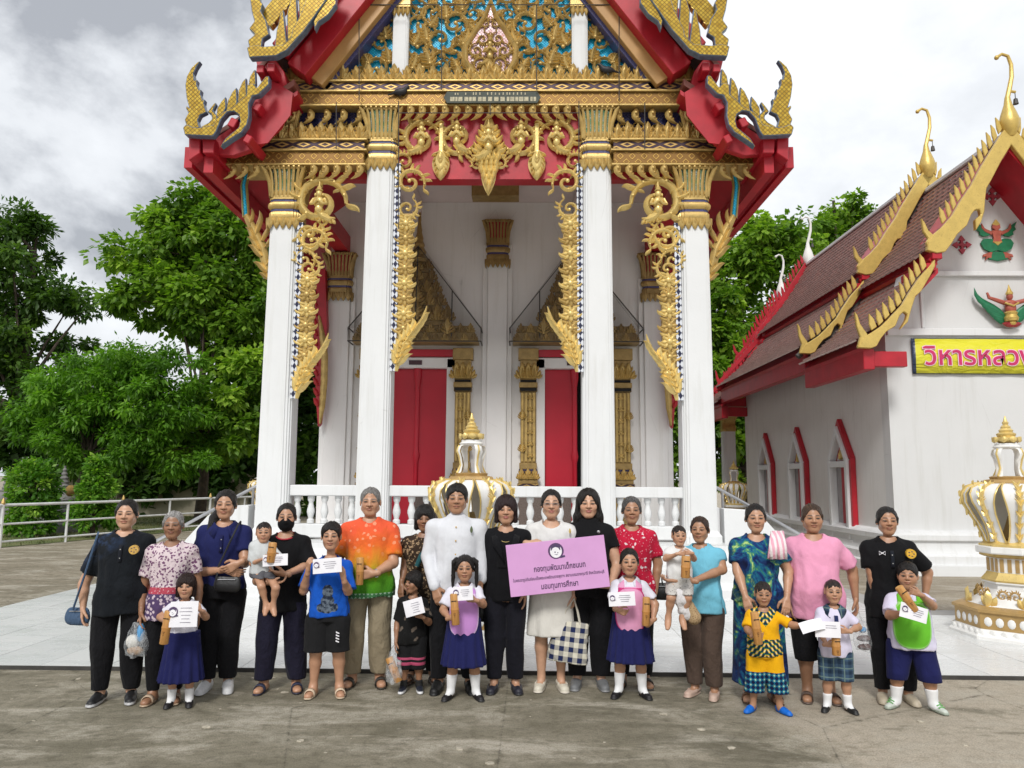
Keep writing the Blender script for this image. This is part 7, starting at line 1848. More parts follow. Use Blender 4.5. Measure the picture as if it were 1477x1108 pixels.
# 6 and the baby on her arm (5) ----------------------------------
P6 = P = dict(hair='pony', g=1.04, skin=S_M, armL=dict(e=(371, 838, .08), w=(390, 840, .25), pose='fold', d=(.9, -.2, 0), n=(0, 0, 1)), armR=dict(e=(447, 815, .05), w=(412, 828, .22), pose='fold', d=(-1, -.1, .1), n=(0, .5, .8)), stance=.085, turn=4)
person(403, 996, 726, 'woman in black face mask and dark t-shirt carrying a baby', P)
shirt(P, BLACK, hem=.42, sleeve=.95, neck='round', e=1.20); trousers(P, cloth('dark_navy_trouser', (.013, .012, .026), fold=.45), top=.45, e=1.12, hemw=1.25); shoes(P, 'slide', (.02, .025, .06), (.03, .03, .05))
def neck_trim(P, mat, r=.050, z=.0):
    H = P['H']; by = P['bodyy']; nz = (.814 if not P.get('kid') else .778) * H; m = MB()
    m.tube([(r * H * math.cos(a), by - .012 * H + r * 1.18 * H * math.sin(a), nz + .012 * H + .018 * H * math.sin(a)) for a in [6.283 * i / 20 for i in range(21)]], .006, 6); m.build('neck_trim', mat, P['root'])
neck_trim(P, plain('red_trim', (.42, .02, .04), .7))
def mask(P):
    S = SDF((-.40, -.55, -.55), (.40, .12, .02), .025); S.ell((0, -.10, -.22), (.305, .33, .31), 0); S.cone((0, -.36, -.02), (0, -.42, -.15), .05, .08, .08); S.plane((0, 0, 1), -.02); V, F = S.mesh(); hm = P['hm']
    M3 = np.array(hm.to_3x3(), f32); T3 = np.array(hm.translation, f32); o = np_obj('face_mask', [(V @ M3.T + T3, F, None)], BLACK, P['root'])
mask(P)
def baby(px, py_top, par, dy, label, skin, hh, legs, arms, hair='baby', H=.72, **kw):
    yb = par['base'].y - dy; top = at(px, py_top, yb); P = dict(at=(top.x, yb, top.z - H), H=H, kid=1.0, hh=hh, skin=skin, legs=legs, hair=hair, vox=.0105, g=1.12, **arms, **kw); person(px, 0, 0, label, P); return P
P5 = P = baby(381, 753, P6, .20, 'baby in pale grey shirt holding a bamboo box on the masked woman\'s arm', S_M, .165, {'L': ((377, 846, .15), (384, 872, .12)), 'R': ((398, 848, .15), (394, 873, .12))}, dict(armL=dict(e=(363, 813, .04), w=(380, 806, .15), pose='hold', d=(.8, -.3, .3), n=(.2, .8, 0)), armR=dict(e=(403, 808, .03), w=(398, 799, .15), pose='hold', d=(-.8, -.3, .1), n=(0, .9, 0))), hairc=(.02, .014, .012), turn=-6, yaw=12)
GREYT = cloth('pale_grey_shirt', (.52, .54, .54)); shirt(P, GREYT, hem=.44, sleeve=.85, neck='round', e=1.22); trousers(P, cloth('grey_shorts', (.10, .10, .11)), top=.47, end=.40, e=1.1)
# 7 ------------------------------------------------------------
P7 = P = dict(hair='boyshort', kid=.5, skin=S_M, g=.95, armL=dict(e=(438, 852, .06), w=(444, 824, .18), pose='hold', d=(.1, -.25, 1), n=(.7, .5, .1)), armR=dict(e=(502, 853, .06), w=(496, 836, .18), pose='hold', d=(-.2, -.25, 1), n=(-.7, .5, .1)), stance=.075)
person(470, 1003, 753, 'boy in bright blue t-shirt holding up a white envelope with both hands', P)
def c_bluetee(t):
    x, y, z = t.sep(t.coord('Object')); n = t.noise(t.coord('Object'), 38, 3, .6)
    def blob(cx, cz, rx, rz):
        a = t.math('DIVIDE', t.math('SUBTRACT', x, cx), rx); b = t.math('DIVIDE', t.math('SUBTRACT', z, cz), rz); return t.math('SQRT', t.math('ADD', t.math('MULTIPLY', a, a), t.math('MULTIPLY', b, b)))
    d = blob(0, .745, .055, .05)
    for q in ((-.05, .695, .035, .035), (.05, .695, .035, .035), (0, .82, .045, .055), (0, .68, .05, .03)): d = t.math('MINIMUM', d, blob(*q))
    k = t.math('MULTIPLY', t.math('LESS_THAN', t.math('ADD', d, t.math('MULTIPLY', n, .35)), 1.12), t.math('LESS_THAN', y, 0)); return t.mix(k, (.008, .085, .45), t.ramp(n, [(.42, (.015, .022, .04)), (.58, (.12, .15, .19))]))
shirt(P, pat('blue_tee', c_bluetee), hem=.455, sleeve=.92, neck='round', e=1.26); trousers(P, cloth('black_shorts', (.012, .012, .013)), top=.48, end=.255, e=1.10, wide=1.22, hemw=1.35); shoes(P, 'slide', (.58, .46, .33), (.52, .41, .29))
m = MB(); q = P['loc']((487, 918, .11))
for k in range(4): m.add([(q.x - .012, q.y - .02, q.z + .03 - .022 * k), (q.x + .014, q.y - .02, q.z + .022 - .022 * k), (q.x + .014, q.y - .02, q.z + .030 - .022 * k), (q.x - .012, q.y - .02, q.z + .042 - .022 * k)], [(0, 1, 2, 3)])
tag(m.build('shorts_print', PAPER, P['root'], 0), kind='stuff')
# 8 ------------------------------------------------------------
P8 = P = dict(hair='thin', hairc=(.20, .19, .18), male=1.0, g=1.12, skin=S_M, old=1, armL=dict(e=(487, 808, .0), w=(492, 850, .0)), armR=dict(e=(567, 812, .07), w=(540, 827, .24), pose='hold', d=(-.95, -.15, -.1), n=(-.1, 1, .1)), stance=.07, browc=(.12, .11, .10), fat=.4)
person(527, 988, 703, 'elderly man in orange to green shirt with khaki trousers holding a bamboo box', P)
shirt(P, pat('sunset_shirt', c_sunset), hem=.445, sleeve=.80, neck='v', e=1.22, belly=.05); collar(P, cloth('orange_collar', (.66, .12, .035))); trousers(P, cloth('khaki', (.27, .225, .15), fold=.45), top=.47, e=1.08, hemw=1.15); shoes(P, 'slide', (.03, .025, .02), (.05, .04, .03))
q = P['arms']['R']; c = q[2].lerp(q[1], .08); m = MB(); m.lathe([(.030, -.009), (.033, -.006), (.033, .006), (.030, .009)], 12); o = m.build('wrist_watch', STEEL, P['root']); o.location = c; o.rotation_euler = (q[2] - q[1]).to_track_quat('Z', 'Y').to_euler(); m = MB(); m.lathe([(.014, 0), (.014, .005)], 12); o2 = m.build('watch_face', PAPER, o); o2.location = (0, -.033, 0); o2.rotation_euler = (R(90), 0, 0)
# 9 ------------------------------------------------------------
P9 = P = dict(hair='bobold', g=1.0, skin=S_D, foot=.7, armL=dict(e=(584, 818, .02), w=(579, 842, .12), pose='relax', d=(-.05, -.25, -1), n=(.5, .6, 0)), stance=.06, brow=.5, nod=4)
person(608, 983, 729, 'woman in dark batik blouse standing partly behind the man in white', P)
shirt(P, pat('batik_blouse', c_batik), hem=.44, sleeve=.62, neck='v', e=1.20); trousers(P, BLACK2, top=.47, e=1.05); shoes(P, 'slide', (.05, .03, .02), (.06, .04, .03))
q = P['loc']; H = P['H']; m = MB(); m.tube([(.055 * H, .02, .80 * H), (.035 * H, -.085 * H, .775 * H), (-.01 * H, -.11 * H, .72 * H), (-.035 * H, -.112 * H, .66 * H)], [.016, .02, .022, .02], 7); m.build('teal_scarf', cloth('teal', (.02, .085, .095)), P['root'])
# 10 -----------------------------------------------------------
P10 = P = dict(hair='bowl', kid=1.0, skin=S_D, foot=.7, g=.98, turn=-48, armL=dict(e=(573, 900, .02), w=(571, 926, .07)), armR=dict(e=(619, 898, .06), w=(609, 890, .17), pose='hold', d=(-.7, -.2, .3), n=(-.1, .9, .1)))
person(593, 998, 824, 'small boy in black floral shirt looking sideways with folded papers', P)
def c_stripeshort(t):
    x, y, z = t.sep(t.coord('Object')); k = t.math('MAXIMUM', t.math('COMPARE', z, .272, .009), t.math('COMPARE', z, .232, .012)); return t.mix(k, (.010, .010, .011), (.42, .07, .14))
shirt(P, pat('black_floral', c_blackfloral), hem=.40, sleeve=.85, neck='round', e=1.24); trousers(P, pat('striped_shorts', c_stripeshort), top=.43, end=.19, e=1.08, wide=1.15, hemw=1.3); shoes(P, 'sneaker', (.015, .018, .03), (.68, .68, .68)); socks(P, (.02, .02, .02), .10)
# 11 -----------------------------------------------------------
P11 = P = dict(hair='short', male=1.0, g=1.10, skin=S_T, foot=.75, fat=.3, armL=dict(e=(617, 802, .02), w=(627, 846, .16), pose='relax', d=(.3, -.3, -.9), n=(.3, .9, 0)), armR=dict(e=(694, 800, .0), w=(694, 836, .06), pose='relax'), stance=.075)
person(655, 996, 698, 'man in white high-collared jacket and black trousers with hand on a girl\'s shoulder', P)
WJ = cloth('white_jacket', (.62, .63, .66), fold=.14); shirt(P, WJ, hem=.455, sleeve=1, long=True, neck='high', e=1.12, name='jacket', wr=.0035, belly=.02); trousers(P, BLACK2, top=.48, e=1.05, hemw=1.0); shoes(P, 'shoe', (.012, .012, .012), (.012, .012, .012))
H = P['H']
for k in range(5):
    z = (.79 - .065 * k) * H; m = MB(); m.ball((0, front_y(P, z, 1.17) - .004, z), (.007, .004, .007), 8, 4); m.build('button', GOLDEMB, P['root'])
q = P['loc']((680, 764, .12)); m = MB(); m.leaf((q.x, q.z - .025), (q.x, q.z + .03), .012, .006, 0, front_y(P, q.z, 1.17) - .002); m.build('brooch', plain('jade_pin', (.10, .13, .06), .3), P['root'])
# 12 -----------------------------------------------------------
P12 = P = dict(hair='pigtails', kid=1.0, skin=S_T, foot=.7, g=.98, armL=dict(e=(639, 880, .05), w=(648, 892, .17), pose='hold', d=(.6, -.3, .2), n=(.3, .8, 0)), armR=dict(e=(697, 872, .05), w=(686, 866, .18), pose='hold', d=(-.8, -.2, .2), n=(-.1, .9, 0)), stance=.09, toe=.03)
person(668, 1008, 801, 'schoolgirl with pigtails and purple bib holding a bamboo box', P)
shirt(P, WHITEC, hem=.53, sleeve=.75, neck='v', e=1.15); collar(P, WHITEC, drop=.07); skirt(P, NAVY, top=.56, end=.235, flare=1.28, e=1.28); socks(P, top=.17); shoes(P, 'maryjane', (.012, .010, .012), (.02, .02, .02)); bib(P, M_CLOTHC, bot=.44, w=.105, rim=((.50, .24, .56), (.66, .48, .70)))
# 13 -----------------------------------------------------------
P13 = P = dict(hair='bob', hairc=(.022, .009, .009), g=.97, skin=S_M, foot=.75, armL=dict(e=(703, 812, .0), w=(703, 856, .02)), armR=dict(e=(757, 812, .0), w=(757, 852, .03)), stance=.055, lip=(.42, .10, .10))
person(728, 996, 715, 'woman in black trouser suit with a fine necklace beside the white-jacketed man', P)
shirt(P, SUIT, hem=.46, sleeve=1, long=True, neck='deep', e=1.16, name='jacket', wr=.004); trousers(P, cloth('suit_trouser', (.009, .009, .014), fold=.35), top=.49, e=1.05, hemw=1.05); shoes(P, 'flat', (.02, .02, .03), (.02, .02, .02))
H = P['H']; m = MB()
for sx in (-1, 1): m.sweep([[(sx * .045 * H, -.045 * H, .80 * H), (sx * .075 * H, -.05 * H, .79 * H)], [(sx * .03 * H, -.087 * H, .755 * H), (sx * .066 * H, -.084 * H, .745 * H)], [(sx * .004 * H, -.097 * H, .66 * H), (sx * .012 * H, -.097 * H, .67 * H)]], cap=False, close=False)
o = m.build('lapels', SUIT, P['root']); md = o.modifiers.new('thickness', 'SOLIDIFY'); md.thickness = .006
m = MB(); m.box(-.05 * H, .05 * H, -.078 * H, -.03 * H, .62 * H, .725 * H); m.build('camisole', BLACK, P['root'], 0, .02)
m = MB(); m.tube([(.036 * H * math.cos(a), -.03 * H + .045 * H * math.sin(a), .79 * H + .028 * H * math.sin(a)) for a in [math.pi + math.pi * i / 14 for i in range(15)]], .0022, 5); m.build('necklace', GOLDB, P['root'])
# 14 -----------------------------------------------------------
P14 = P = dict(hair='tied', g=.97, skin=S_L, foot=.7, old=.5, armL=dict(e=(758, 806, .06), w=(763, 784, .22), pose='hold', d=(.75, -.15, -.05), n=(.2, .75, -.55)), armR=dict(e=(832, 815, .0), w=(828, 858, .05), pose='grip', d=(-.05, -.1, -1), n=(-1, .1, 0)), stance=.05, lip=(.45, .13, .12))
person(795, 993, 706, 'woman in white dress and glasses behind the pink sign with a checked tote', P)
WD = cloth('white_dress', (.62, .60, .55)); skirt(P, WD, top=.62, end=.265, flare=1.16, pleat=6, pamp=.010, e=1.16, name='dress_skirt', depth=1.05); shirt(P, cloth('white_top', (.64, .635, .62)), hem=.56, sleeve=.62, neck='round', e=1.18, name='dress_top', loose=1.1); shoes(P, 'flat', (.60, .56, .46), (.55, .50, .42))
def glasses(P):
    hm = P['hm']; m = MB()
    for sx in (-1, 1):
        m.tube([hm @ Vector((sx * .14 + .085 * math.cos(a), -.385, .005 + .055 * math.sin(a))) for a in [6.283 * i / 14 for i in range(15)]], .0016, 5); m.tube([hm @ Vector((sx * .22, -.37, .01)), hm @ Vector((sx * .33, -.05, .02)), hm @ Vector((sx * .34, .05, .0))], .0018, 5)
    m.tube([hm @ Vector((-.06, -.40, .02)), hm @ Vector((0, -.42, .03)), hm @ Vector((.06, -.40, .02))], .0016, 5); tag(m.build('glasses', STEEL, P['root']))
glasses(P)
q = P['loc']((822, 766, .10)); m = MB(); m.leaf((q.x, q.z - .02), (q.x, q.z + .025), .010, .006, 0, front_y(P, q.z, 1.18) - .004); m.build('brooch', GOLDB, P['root'])
# 15 -----------------------------------------------------------
P15 = P = dict(hair='long', g=1.13, skin=S_L, foot=.75, fat=.4, armL=dict(e=(818, 815, .0), w=(820, 850, .05)), armR=dict(e=(890, 815, .06), w=(881, 846, .24), pose='hold', d=(-.8, -.25, .1), n=(-.1, .5, .8)), stance=.06, lip=(.45, .12, .12))
person(850, 991, 706, 'smiling woman with long black hair in black top gripping a corner of the pink sign', P)
shirt(P, BLACK, hem=.46, sleeve=.52, neck='high', e=1.18); trousers(P, BLACK2, top=.49, e=1.12, hemw=1.0); shoes(P, 'slipon', (.16, .165, .17), (.24, .24, .24))
q = P['loc']((863, 767, .1)); m = MB(); m.ball((q.x, front_y(P, q.z, 1.18) - .006, q.z), (.014, .006, .014), 10, 5); m.build('brooch', STEEL, P['root'])
# 17 (behind) and 16 (in front) -----------------------------------
P17 = P = dict(hair='tied', hairc=(.075, .072, .070), g=1.05, skin=S_T, old=1, armR=dict(e=(949, 812, .0), w=(945, 852, .03)), armL=dict(e=(886, 820, -.05), w=(888, 850, -.02)), stance=.06)
person(914, 989, 716, 'older woman in red floral shirt standing behind a girl in pink bib', P)
shirt(P, pat('red_floral', c_redfloral), hem=.46, sleeve=.78, neck='v', e=1.20); collar(P, cloth('red_collar', (.44, .02, .05))); trousers(P, BLACK2, top=.49, e=1.05); shoes(P, 'slide', (.05, .045, .04), (.06, .055, .05))
P16 = P = dict(hair='pony', kid=1.0, skin=S_M, foot=.7, g=.98, armL=dict(e=(884, 868, .06), w=(890, 880, .19), pose='hold', d=(.7, -.2, -.2), n=(.1, .9, .2)), armR=dict(e=(945, 872, .05), w=(942, 895, .14), pose='hold', d=(-.5, -.3, -.3), n=(-.6, .5, 0)), stance=.08, toe=.03)
person(910, 1005, 791, 'schoolgirl with pink bib and envelope in front of the red floral shirt', P)
shirt(P, WHITEC, hem=.53, sleeve=.75, neck='v', e=1.15); collar(P, WHITEC, drop=.07); skirt(P, NAVY, top=.56, end=.24, flare=1.30, e=1.28); socks(P, top=.16); shoes(P, 'maryjane', (.012, .010, .012), (.02, .02, .02)); bib(P, M_CLOTHC, bot=.44, w=.105, rim=((.66, .30, .47), (.50, .03, .16)))
# 19 and the baby on her arm (18) ---------------------------------
P19 = P = dict(hair='tied', hairc=(.035, .018, .012), g=1.12, skin=S_T, foot=.75, yaw=-22, turn=6, armL=dict(e=(990, 830, .12), w=(977, 838, .30), pose='fold', d=(-.8, -.3, .0), n=(.2, .3, .9)), armR=dict(e=(1042, 822, .10), w=(1000, 838, .30), pose='fold', d=(-.95, -.2, .05), n=(-.1, .6, .6)), stance=.055)
person(1016, 1004, 745, 'woman in light blue blouse and brown trousers carrying a toddler', P)
shirt(P, cloth('sky_blouse', (.16, .46, .60)), hem=.46, sleeve=.45, neck='v', e=1.18, belly=.03); collar(P, cloth('sky_blouse', (0, 0, 0))); trousers(P, cloth('brown_trouser', (.085, .058, .045), fold=.45), top=.49, e=1.08, hemw=1.05); shoes(P, 'flat', (.50, .36, .29), (.45, .33, .26))
P18 = P = baby(979, 758, P19, .24, 'toddler in white t-shirt hugging a bamboo box on the woman\'s arm', S_M, .158, {'L': ((968, 862, .15), (964, 890, .10)), 'R': ((992, 862, .15), (984, 890, .11))}, dict(armL=dict(e=(960, 806, .05), w=(978, 799, .16), pose='hold', d=(.9, -.2, .1), n=(.1, .9, 0)), armR=dict(e=(1001, 806, .05), w=(997, 798, .16), pose='hold', d=(-.9, -.2, .1), n=(-.1, .9, 0))), hairc=(.02, .014, .012), turn=8, H=.80)
shirt(P, cloth('white_tee', (.66, .66, .65)), hem=.47, sleeve=.60, neck='round', e=1.2); trousers(P, pat('spotted_shorts', lambda t: flowers(t, (.45, .43, .40), (.06, .06, .06), 60, .2, .28)), top=.50, end=.36, e=1.12)
# 20 and 21 -----------------------------------------------------
P20 = P = dict(hair='tied', g=1.10, skin=S_M, armL=dict(e=(1064, 824, .04), w=(1075, 860, .16), pose='relax', d=(.2, -.4, -.9), n=(.2, .9, .2)), armR=dict(e=(1137, 824, .04), w=(1135, 862, .16), pose='relax', d=(-.15, -.4, -.9), n=(-.2, .9, .2)), stance=.06)
person(1098, 1010, 727, 'woman in blue and green tie-dye dress with a pink striped towel', P)
TD = pat('tie_dye', c_tiedye); shirt(P, TD, hem=.50, sleeve=.68, neck='round', e=1.20, name='dress_top'); skirt(P, TD, top=.56, end=.085, flare=1.12, pleat=7, pamp=.014, e=1.16, name='dress_skirt', depth=1.0); shoes(P, 'slide', (.12, .06, .03), (.10, .06, .04))
P21 = P = dict(hair='buzz', kid=1.0, hairc=(.020, .015, .012), skin=S_T, foot=.7, g=1.03, armL=dict(e=(1078, 908, .05), w=(1087, 918, .17), pose='hold', d=(.5, -.3, .1), n=(.4, .7, 0)), armR=dict(e=(1143, 902, .08), w=(1158, 903, .16), pose='hold', d=(.9, -.2, .2), n=(0, 1, 0)), stance=.10, toe=.05, nod=7)
person(1106, 1028, 839, 'boy in yellow and blue patterned outfit with bright blue clogs', P)
shirt(P, pat('dashiki', c_dashiki), hem=.44, sleeve=.85, neck='round', e=1.28, flare=1.05); trousers(P, pat('dashiki_shorts', c_dashshort), top=.46, end=.155, e=1.14, wide=1.25, hemw=1.75); shoes(P, 'crocs', (.005, .13, .56), (.005, .12, .50))
# 22 and 23 -----------------------------------------------------
P22 = P = dict(hair='pony', hairc=(.055, .030, .018), g=1.30, skin=S_T, fat=1.0, armR=dict(e=(1229, 822, .0), w=(1234, 862, .02)), armL=dict(e=(1140, 826, -.02), w=(1141, 866, .02)), stance=.055)
person(1182, 1010, 727, 'stout woman in pink t-shirt and black capri leggings', P)
shirt(P, cloth('pink_tee', (.70, .30, .44)), hem=.42, sleeve=.82, neck='round', e=1.12, belly=.05); trousers(P, BLACK2, top=.45, end=.20, e=1.0, hemw=1.0); shoes(P, 'slide', (.10, .065, .05), (.14, .10, .08))
P23 = P = dict(hair='buzz', kid=1.0, hairc=(.025, .018, .014), skin=S_M, foot=.7, g=1.0, armL=dict(e=(1181, 908, .05), w=(1192, 930, .16), pose='hold', d=(.8, -.3, .1), n=(.1, .9, 0)), armR=dict(e=(1238, 905, .05), w=(1224, 911, .18), pose='hold', d=(-.9, -.2, .1), n=(-.1, .9, .1)), stance=.075, toe=.03)
person(1209, 1026, 836, 'kindergarten boy in pale shirt and blue plaid shorts with tie', P)
PL = pat('blue_plaid', lambda t: plaid(t, (.045, .085, .14), (.015, .03, .055), (.18, .26, .22), 14, .35)); shirt(P, LILACS, hem=.42, sleeve=.80, neck='v', e=1.25); collar(P, PL, drop=.08, spread=.05); trousers(P, PL, top=.45, end=.235, e=1.10, wide=1.2, hemw=1.3); socks(P, top=.13); shoes(P, 'maryjane', (.012, .012, .012), (.02, .02, .02))
H = P['H']; fy = front_y(P, .66 * H, 1.25); m = MB(); m.prism([(-.012, .735 * H), (.012, .735 * H), (.016, .62 * H), (.008, .595 * H), (-.008, .595 * H), (-.016, .62 * H)], fy - .014, fy + .02); m.build('school_tie', cloth('tie_blue', (.02, .03, .10)), P['root'], 0)
# 24 and 25 -----------------------------------------------------
P24 = P = dict(hair='tied', g=1.10, skin=S_T, foot=.75, armL=dict(e=(1257, 826, .0), w=(1264, 864, .02)), armR=dict(e=(1338, 826, .0), w=(1334, 862, .02)), stance=.06)
person(1293, 1012, 731, 'woman in black polo with yellow round badge behind a boy in green bib', P)
shirt(P, BLACK, hem=.43, sleeve=.80, neck='v', e=1.15); collar(P, BLACK); trousers(P, BLACK2, top=.46, e=1.05); shoes(P, 'crocs', (.46, .40, .30), (.42, .36, .27)); badge(P, 1314, 799, .17, .036, plain('yellow_thread', (.62, .36, .03), .5, .2, 80))
m = MB(); q = P['loc']((1275, 799, .17)); fy = front_y(P, q.z, 1.15) - .010
for sx in (-1, 1): m.tube([(q.x, fy, q.z), (q.x + sx * .022, fy, q.z + .014), (q.x + sx * .022, fy, q.z - .014), (q.x, fy, q.z)], .0035, 5)
m.build('sewn_mark', PAPER, P['root']); placket(P, cloth('polo_trim', (0, 0, 0)), 1.15)
P25 = P = dict(hair='boyshort', kid=1.0, skin=S_T, foot=.7, g=1.30, fat=1.0, yaw=-6, turn=-8, armL=dict(e=(1283, 888, .06), w=(1303, 884, .22), pose='hold', d=(.9, -.2, .1), n=(.1, .9, .1)), armR=dict(e=(1345, 874, .10), w=(1328, 858, .25), pose='hold', d=(-.8, -.2, .35), n=(-.2, .9, 0)), stance=.115, toe=.05)
person(1320, 1024, 811, 'chubby boy with bright green bib holding a bamboo box to his mouth', P)
shirt(P, LILACS, hem=.42, sleeve=.85, neck='v', e=1.16); collar(P, LILACS); trousers(P, NAVY, top=.45, end=.20, e=1.10, wide=1.12, hemw=1.2); socks(P, top=.15); shoes(P, 'sneaker', (.52, .56, .50), (.30, .34, .28)); bib(P, M_CLOTHC, bot=.43, w=.118, rim=((.13, .46, .03), (.30, .62, .18)))

for key in 'LR':      # green laces of the chubby boy's sneakers
    hp, kn, an, sx, heel, ball_ = P25['legj'][key]; d = (ball_ - heel); d.z = 0; d.normalize(); s_ = Vector((-d.y, d.x, 0)); m = MB(); H = P25['H']
    for k in range(3): c = Vector((heel.x, heel.y, 0)) + d * (.045 + .018 * k) * H + Vector((0, 0, (.060 - .010 * k) * H)); m.tube([c - s_ * .024, c + Vector((0, 0, .008)), c + s_ * .024], .005, 5)
    tag(m.build('laces', plain('green_lace', (.12, .34, .10), .7), P25['root']), kind='stuff')
# ------------------------------------------------------------------ money boxes and papers
bamboo(P3, 240, 905, .27, .235, 6, 'bamboo money box in the small schoolgirl\'s hand below her paper')
sheet(P3, 265, 886, .28, .205, .18, -2, 'printed white letter held by the small schoolgirl with bobbed hair', lines=5, cat='letter', name='letter')
bamboo(P5, 392, 797, .21, .15, 4, 'bamboo money box clutched by the baby in grey', r=.034)
sheet(P6, 397, 808, .40, .195, .088, -4, 'white envelope in front of the baby on the masked woman\'s arm')
sheet(P7, 472, 816, .25, .225, .112, -5, 'white envelope held up by the boy in blue t-shirt')
bamboo(P8, 519, 824, .285, .215, 0, 'bamboo money box against the elderly man\'s orange and green shirt')
sheet(P10, 597, 876, .21, .155, .125, -16, 'folded printed papers held by the boy in black floral shirt', mark=False, cat='papers', name='folded_papers', lines=5)
bamboo(P12, 656, 879, .24, .23, -5, 'bamboo money box held by the schoolgirl in purple bib')
sheet(P12, 668, 856, .235, .15, .105, -4, 'white envelope behind the bamboo box of the pigtailed girl')
sheet(P16, 897, 864, .26, .205, .105, -3, 'white envelope held by the schoolgirl in pink bib')
bamboo(P16, 932, 882, .21, .215, 2, 'bamboo money box beside the pink bib of the schoolgirl')
bamboo(P18, 989, 818, .22, .16, 3, 'bamboo money box hugged by the toddler in white', r=.036)
bamboo(P21, 1091, 906, .25, .225, -6, 'bamboo money box held by the boy in yellow outfit')
sheet(P21, 1171, 903, .20, .17, .085, -14, 'blank white envelope in the outstretched hand of the boy in yellow', mark=False, lines=0, lean=-35)
sheet(P23, 1194, 908, .25, .185, .112, 2, 'grey-white envelope held by the boy in plaid shorts', mark=False, lines=2)
bamboo(P23, 1206, 932, .22, .13, 0, 'short bamboo money box under the envelope of the boy in plaid shorts')
bamboo(P25, 1308, 864, .33, .20, -32, 'bamboo money box lifted to the mouth of the chubby boy')
sheet(P25, 1318, 884, .34, .20, .105, 16, 'white envelope slanting over the green bib')
# ------------------------------------------------------------------ the pink sign
def pink_sign():
    Y = P14['base'].y - .30; A, B, C, D = [at(x, y, Y) for x, y in ((728, 787), (868, 772), (883, 846), (738, 861))]; c = (A + B + C + D) / 4; ang = -math.atan2(B.z - A.z, B.x - A.x)
    w = ((B - A).length + (C - D).length) / 2; h = ((A - D).length + (B - C).length) / 2
    g_ = thing('cheque_sign', 'large pink cardboard sign with purple Thai lettering and a round child emblem', 'sign', c); g_.rotation_euler = (R(-3), ang, 0)
    m = MB(); m.box(-w / 2, w / 2, 0, .008, -h / 2, h / 2); m.build('board', plain('pink_card', (.58, .30, .56), .5, .05, 5), g_, 0, .002)
    logo(g_, .0, h * .29, h * .155, -.001)
    for txt, wd, x, z, b_ in (('กองทุนพัฒนาเด็กชนบท', .52, .02, -.025, .006), ('ในพระราชูปถัมภ์สมเด็จพระเทพรัตนราชสุดาฯ สยามบรมราชกุมารี จังหวัดสระบุรี', .92, .0, -.20, .004), ('มอบทุนการศึกษา', .37, .0, -.365, .006)):
        me = text_mesh(txt, .1, .0004, 'CENTER', b_ * .22); me.materials.clear(); me.materials.append(plain('sign_ink', (.035, .012, .06), .5)); xs = [v.co.x for v in me.vertices]; sc = wd * w / (max(xs) - min(xs))
        link('lettering', me, g_, (x * w, -.002, z * h), (R(90), 0, 0), (sc, sc * 1.35, 1))
pink_sign()
# ------------------------------------------------------------------ bags
DENIM = cloth('blue_denim', (.06, .10, .17), fold=.5); BAGB = plain('black_leather', (.012, .012, .013), .45, .2, 20, bump=.2)
def wp(P, px, py, dy): return at(px, py, P['base'].y - dy)
def shoulder_bag(P, px, py, dy, w, h, label, mat, st, name='shoulder_bag'):
    c = wp(P, px, py, dy); o = soft(name, None, None, [((-w * .3, 0, -h * .15), (w * .3, 0, -h * .15), h * .42, h * .42, (1, 2.0, 1), 'c'), ((-w * .33, 0, h * .2), (w * .33, 0, h * .2), h * .3, h * .3, (1, 2.4, 1), 'c')], .009, mat, (0, 0, 0), None, .003)
    g_ = thing(name, label, 'bag', c); o.parent = g_; o.name = 'bag_body'
    m = MB(); m.tube([wp(P, *q) - c for q in st], .008, 6); m.build('strap', mat, g_); m = MB(); m.tube([(-w * .35, -h * .2, h * .28), (w * .35, -h * .2, h * .28)], .003, 5); m.build('zip', STEEL, g_); return g_
shoulder_bag(P1, 112, 888, .06, .15, .13, 'small blue denim bag at the hip of the woman in black polo', DENIM, [(105, 880, .10), (122, 830, .145), (138, 780, .12), (142, 768, .02), (132, 800, -.12), (115, 870, -.06)])
shoulder_bag(P4, 328, 842, .19, .20, .12, 'black crossbody bag in front of the woman in navy polo', BAGB, [(312, 835, .20), (316, 815, .17), (335, 775, .15), (343, 758, .08), (347, 752, 0), (345, 800, -.13)])
shoulder_bag(P13, 700, 882, -.02, .13, .15, 'black handbag hanging beside the woman in black suit', BAGB, [(698, 872, -.02), (702, 858, .02), (705, 872, -.02)], 'handbag')
shoulder_bag(P17, 953, 852, -.04, .12, .14, 'black bag at the side of the woman in red floral shirt', BAGB, [(948, 845, -.03), (951, 815, -.02), (956, 845, -.03)], 'handbag')
def tote():
    c = wp(P14, 822, 924, .10); g_ = thing('tote_bag', 'navy and cream checked cloth tote hanging from the hand of the woman in white', 'bag', c); g_.rotation_euler = (0, R(6), R(-8))
    S = SDF((-.22, -.12, -.22), (.22, .12, .20), .009); S.loft([[-.17, 0, 0, .17, .075], [-.05, 0, 0, .165, .07], [.08, 0, 0, .14, .045], [.15, 0, 0, .125, .022]], 0, p=3); S.wrinkle(.008, 6, 22, .8); V, F = S.mesh()
    np_obj('bag_body', [(V, F, None)], pat('check_cloth', lambda t: plaid(t, (.60, .57, .47), (.012, .02, .07), (.60, .57, .47), 13, .5, .0)), g_)
    for yy in (-.02, .02):
        m = MB(); m.tube([(-.07, yy, .14), (-.055, yy, .24), (.0, yy * .5, .335), (.04, yy, .24), (.07, yy, .14)], .008, 6); m.build('handle', cloth('cream_strap', (.55, .52, .44)), g_)
tote()
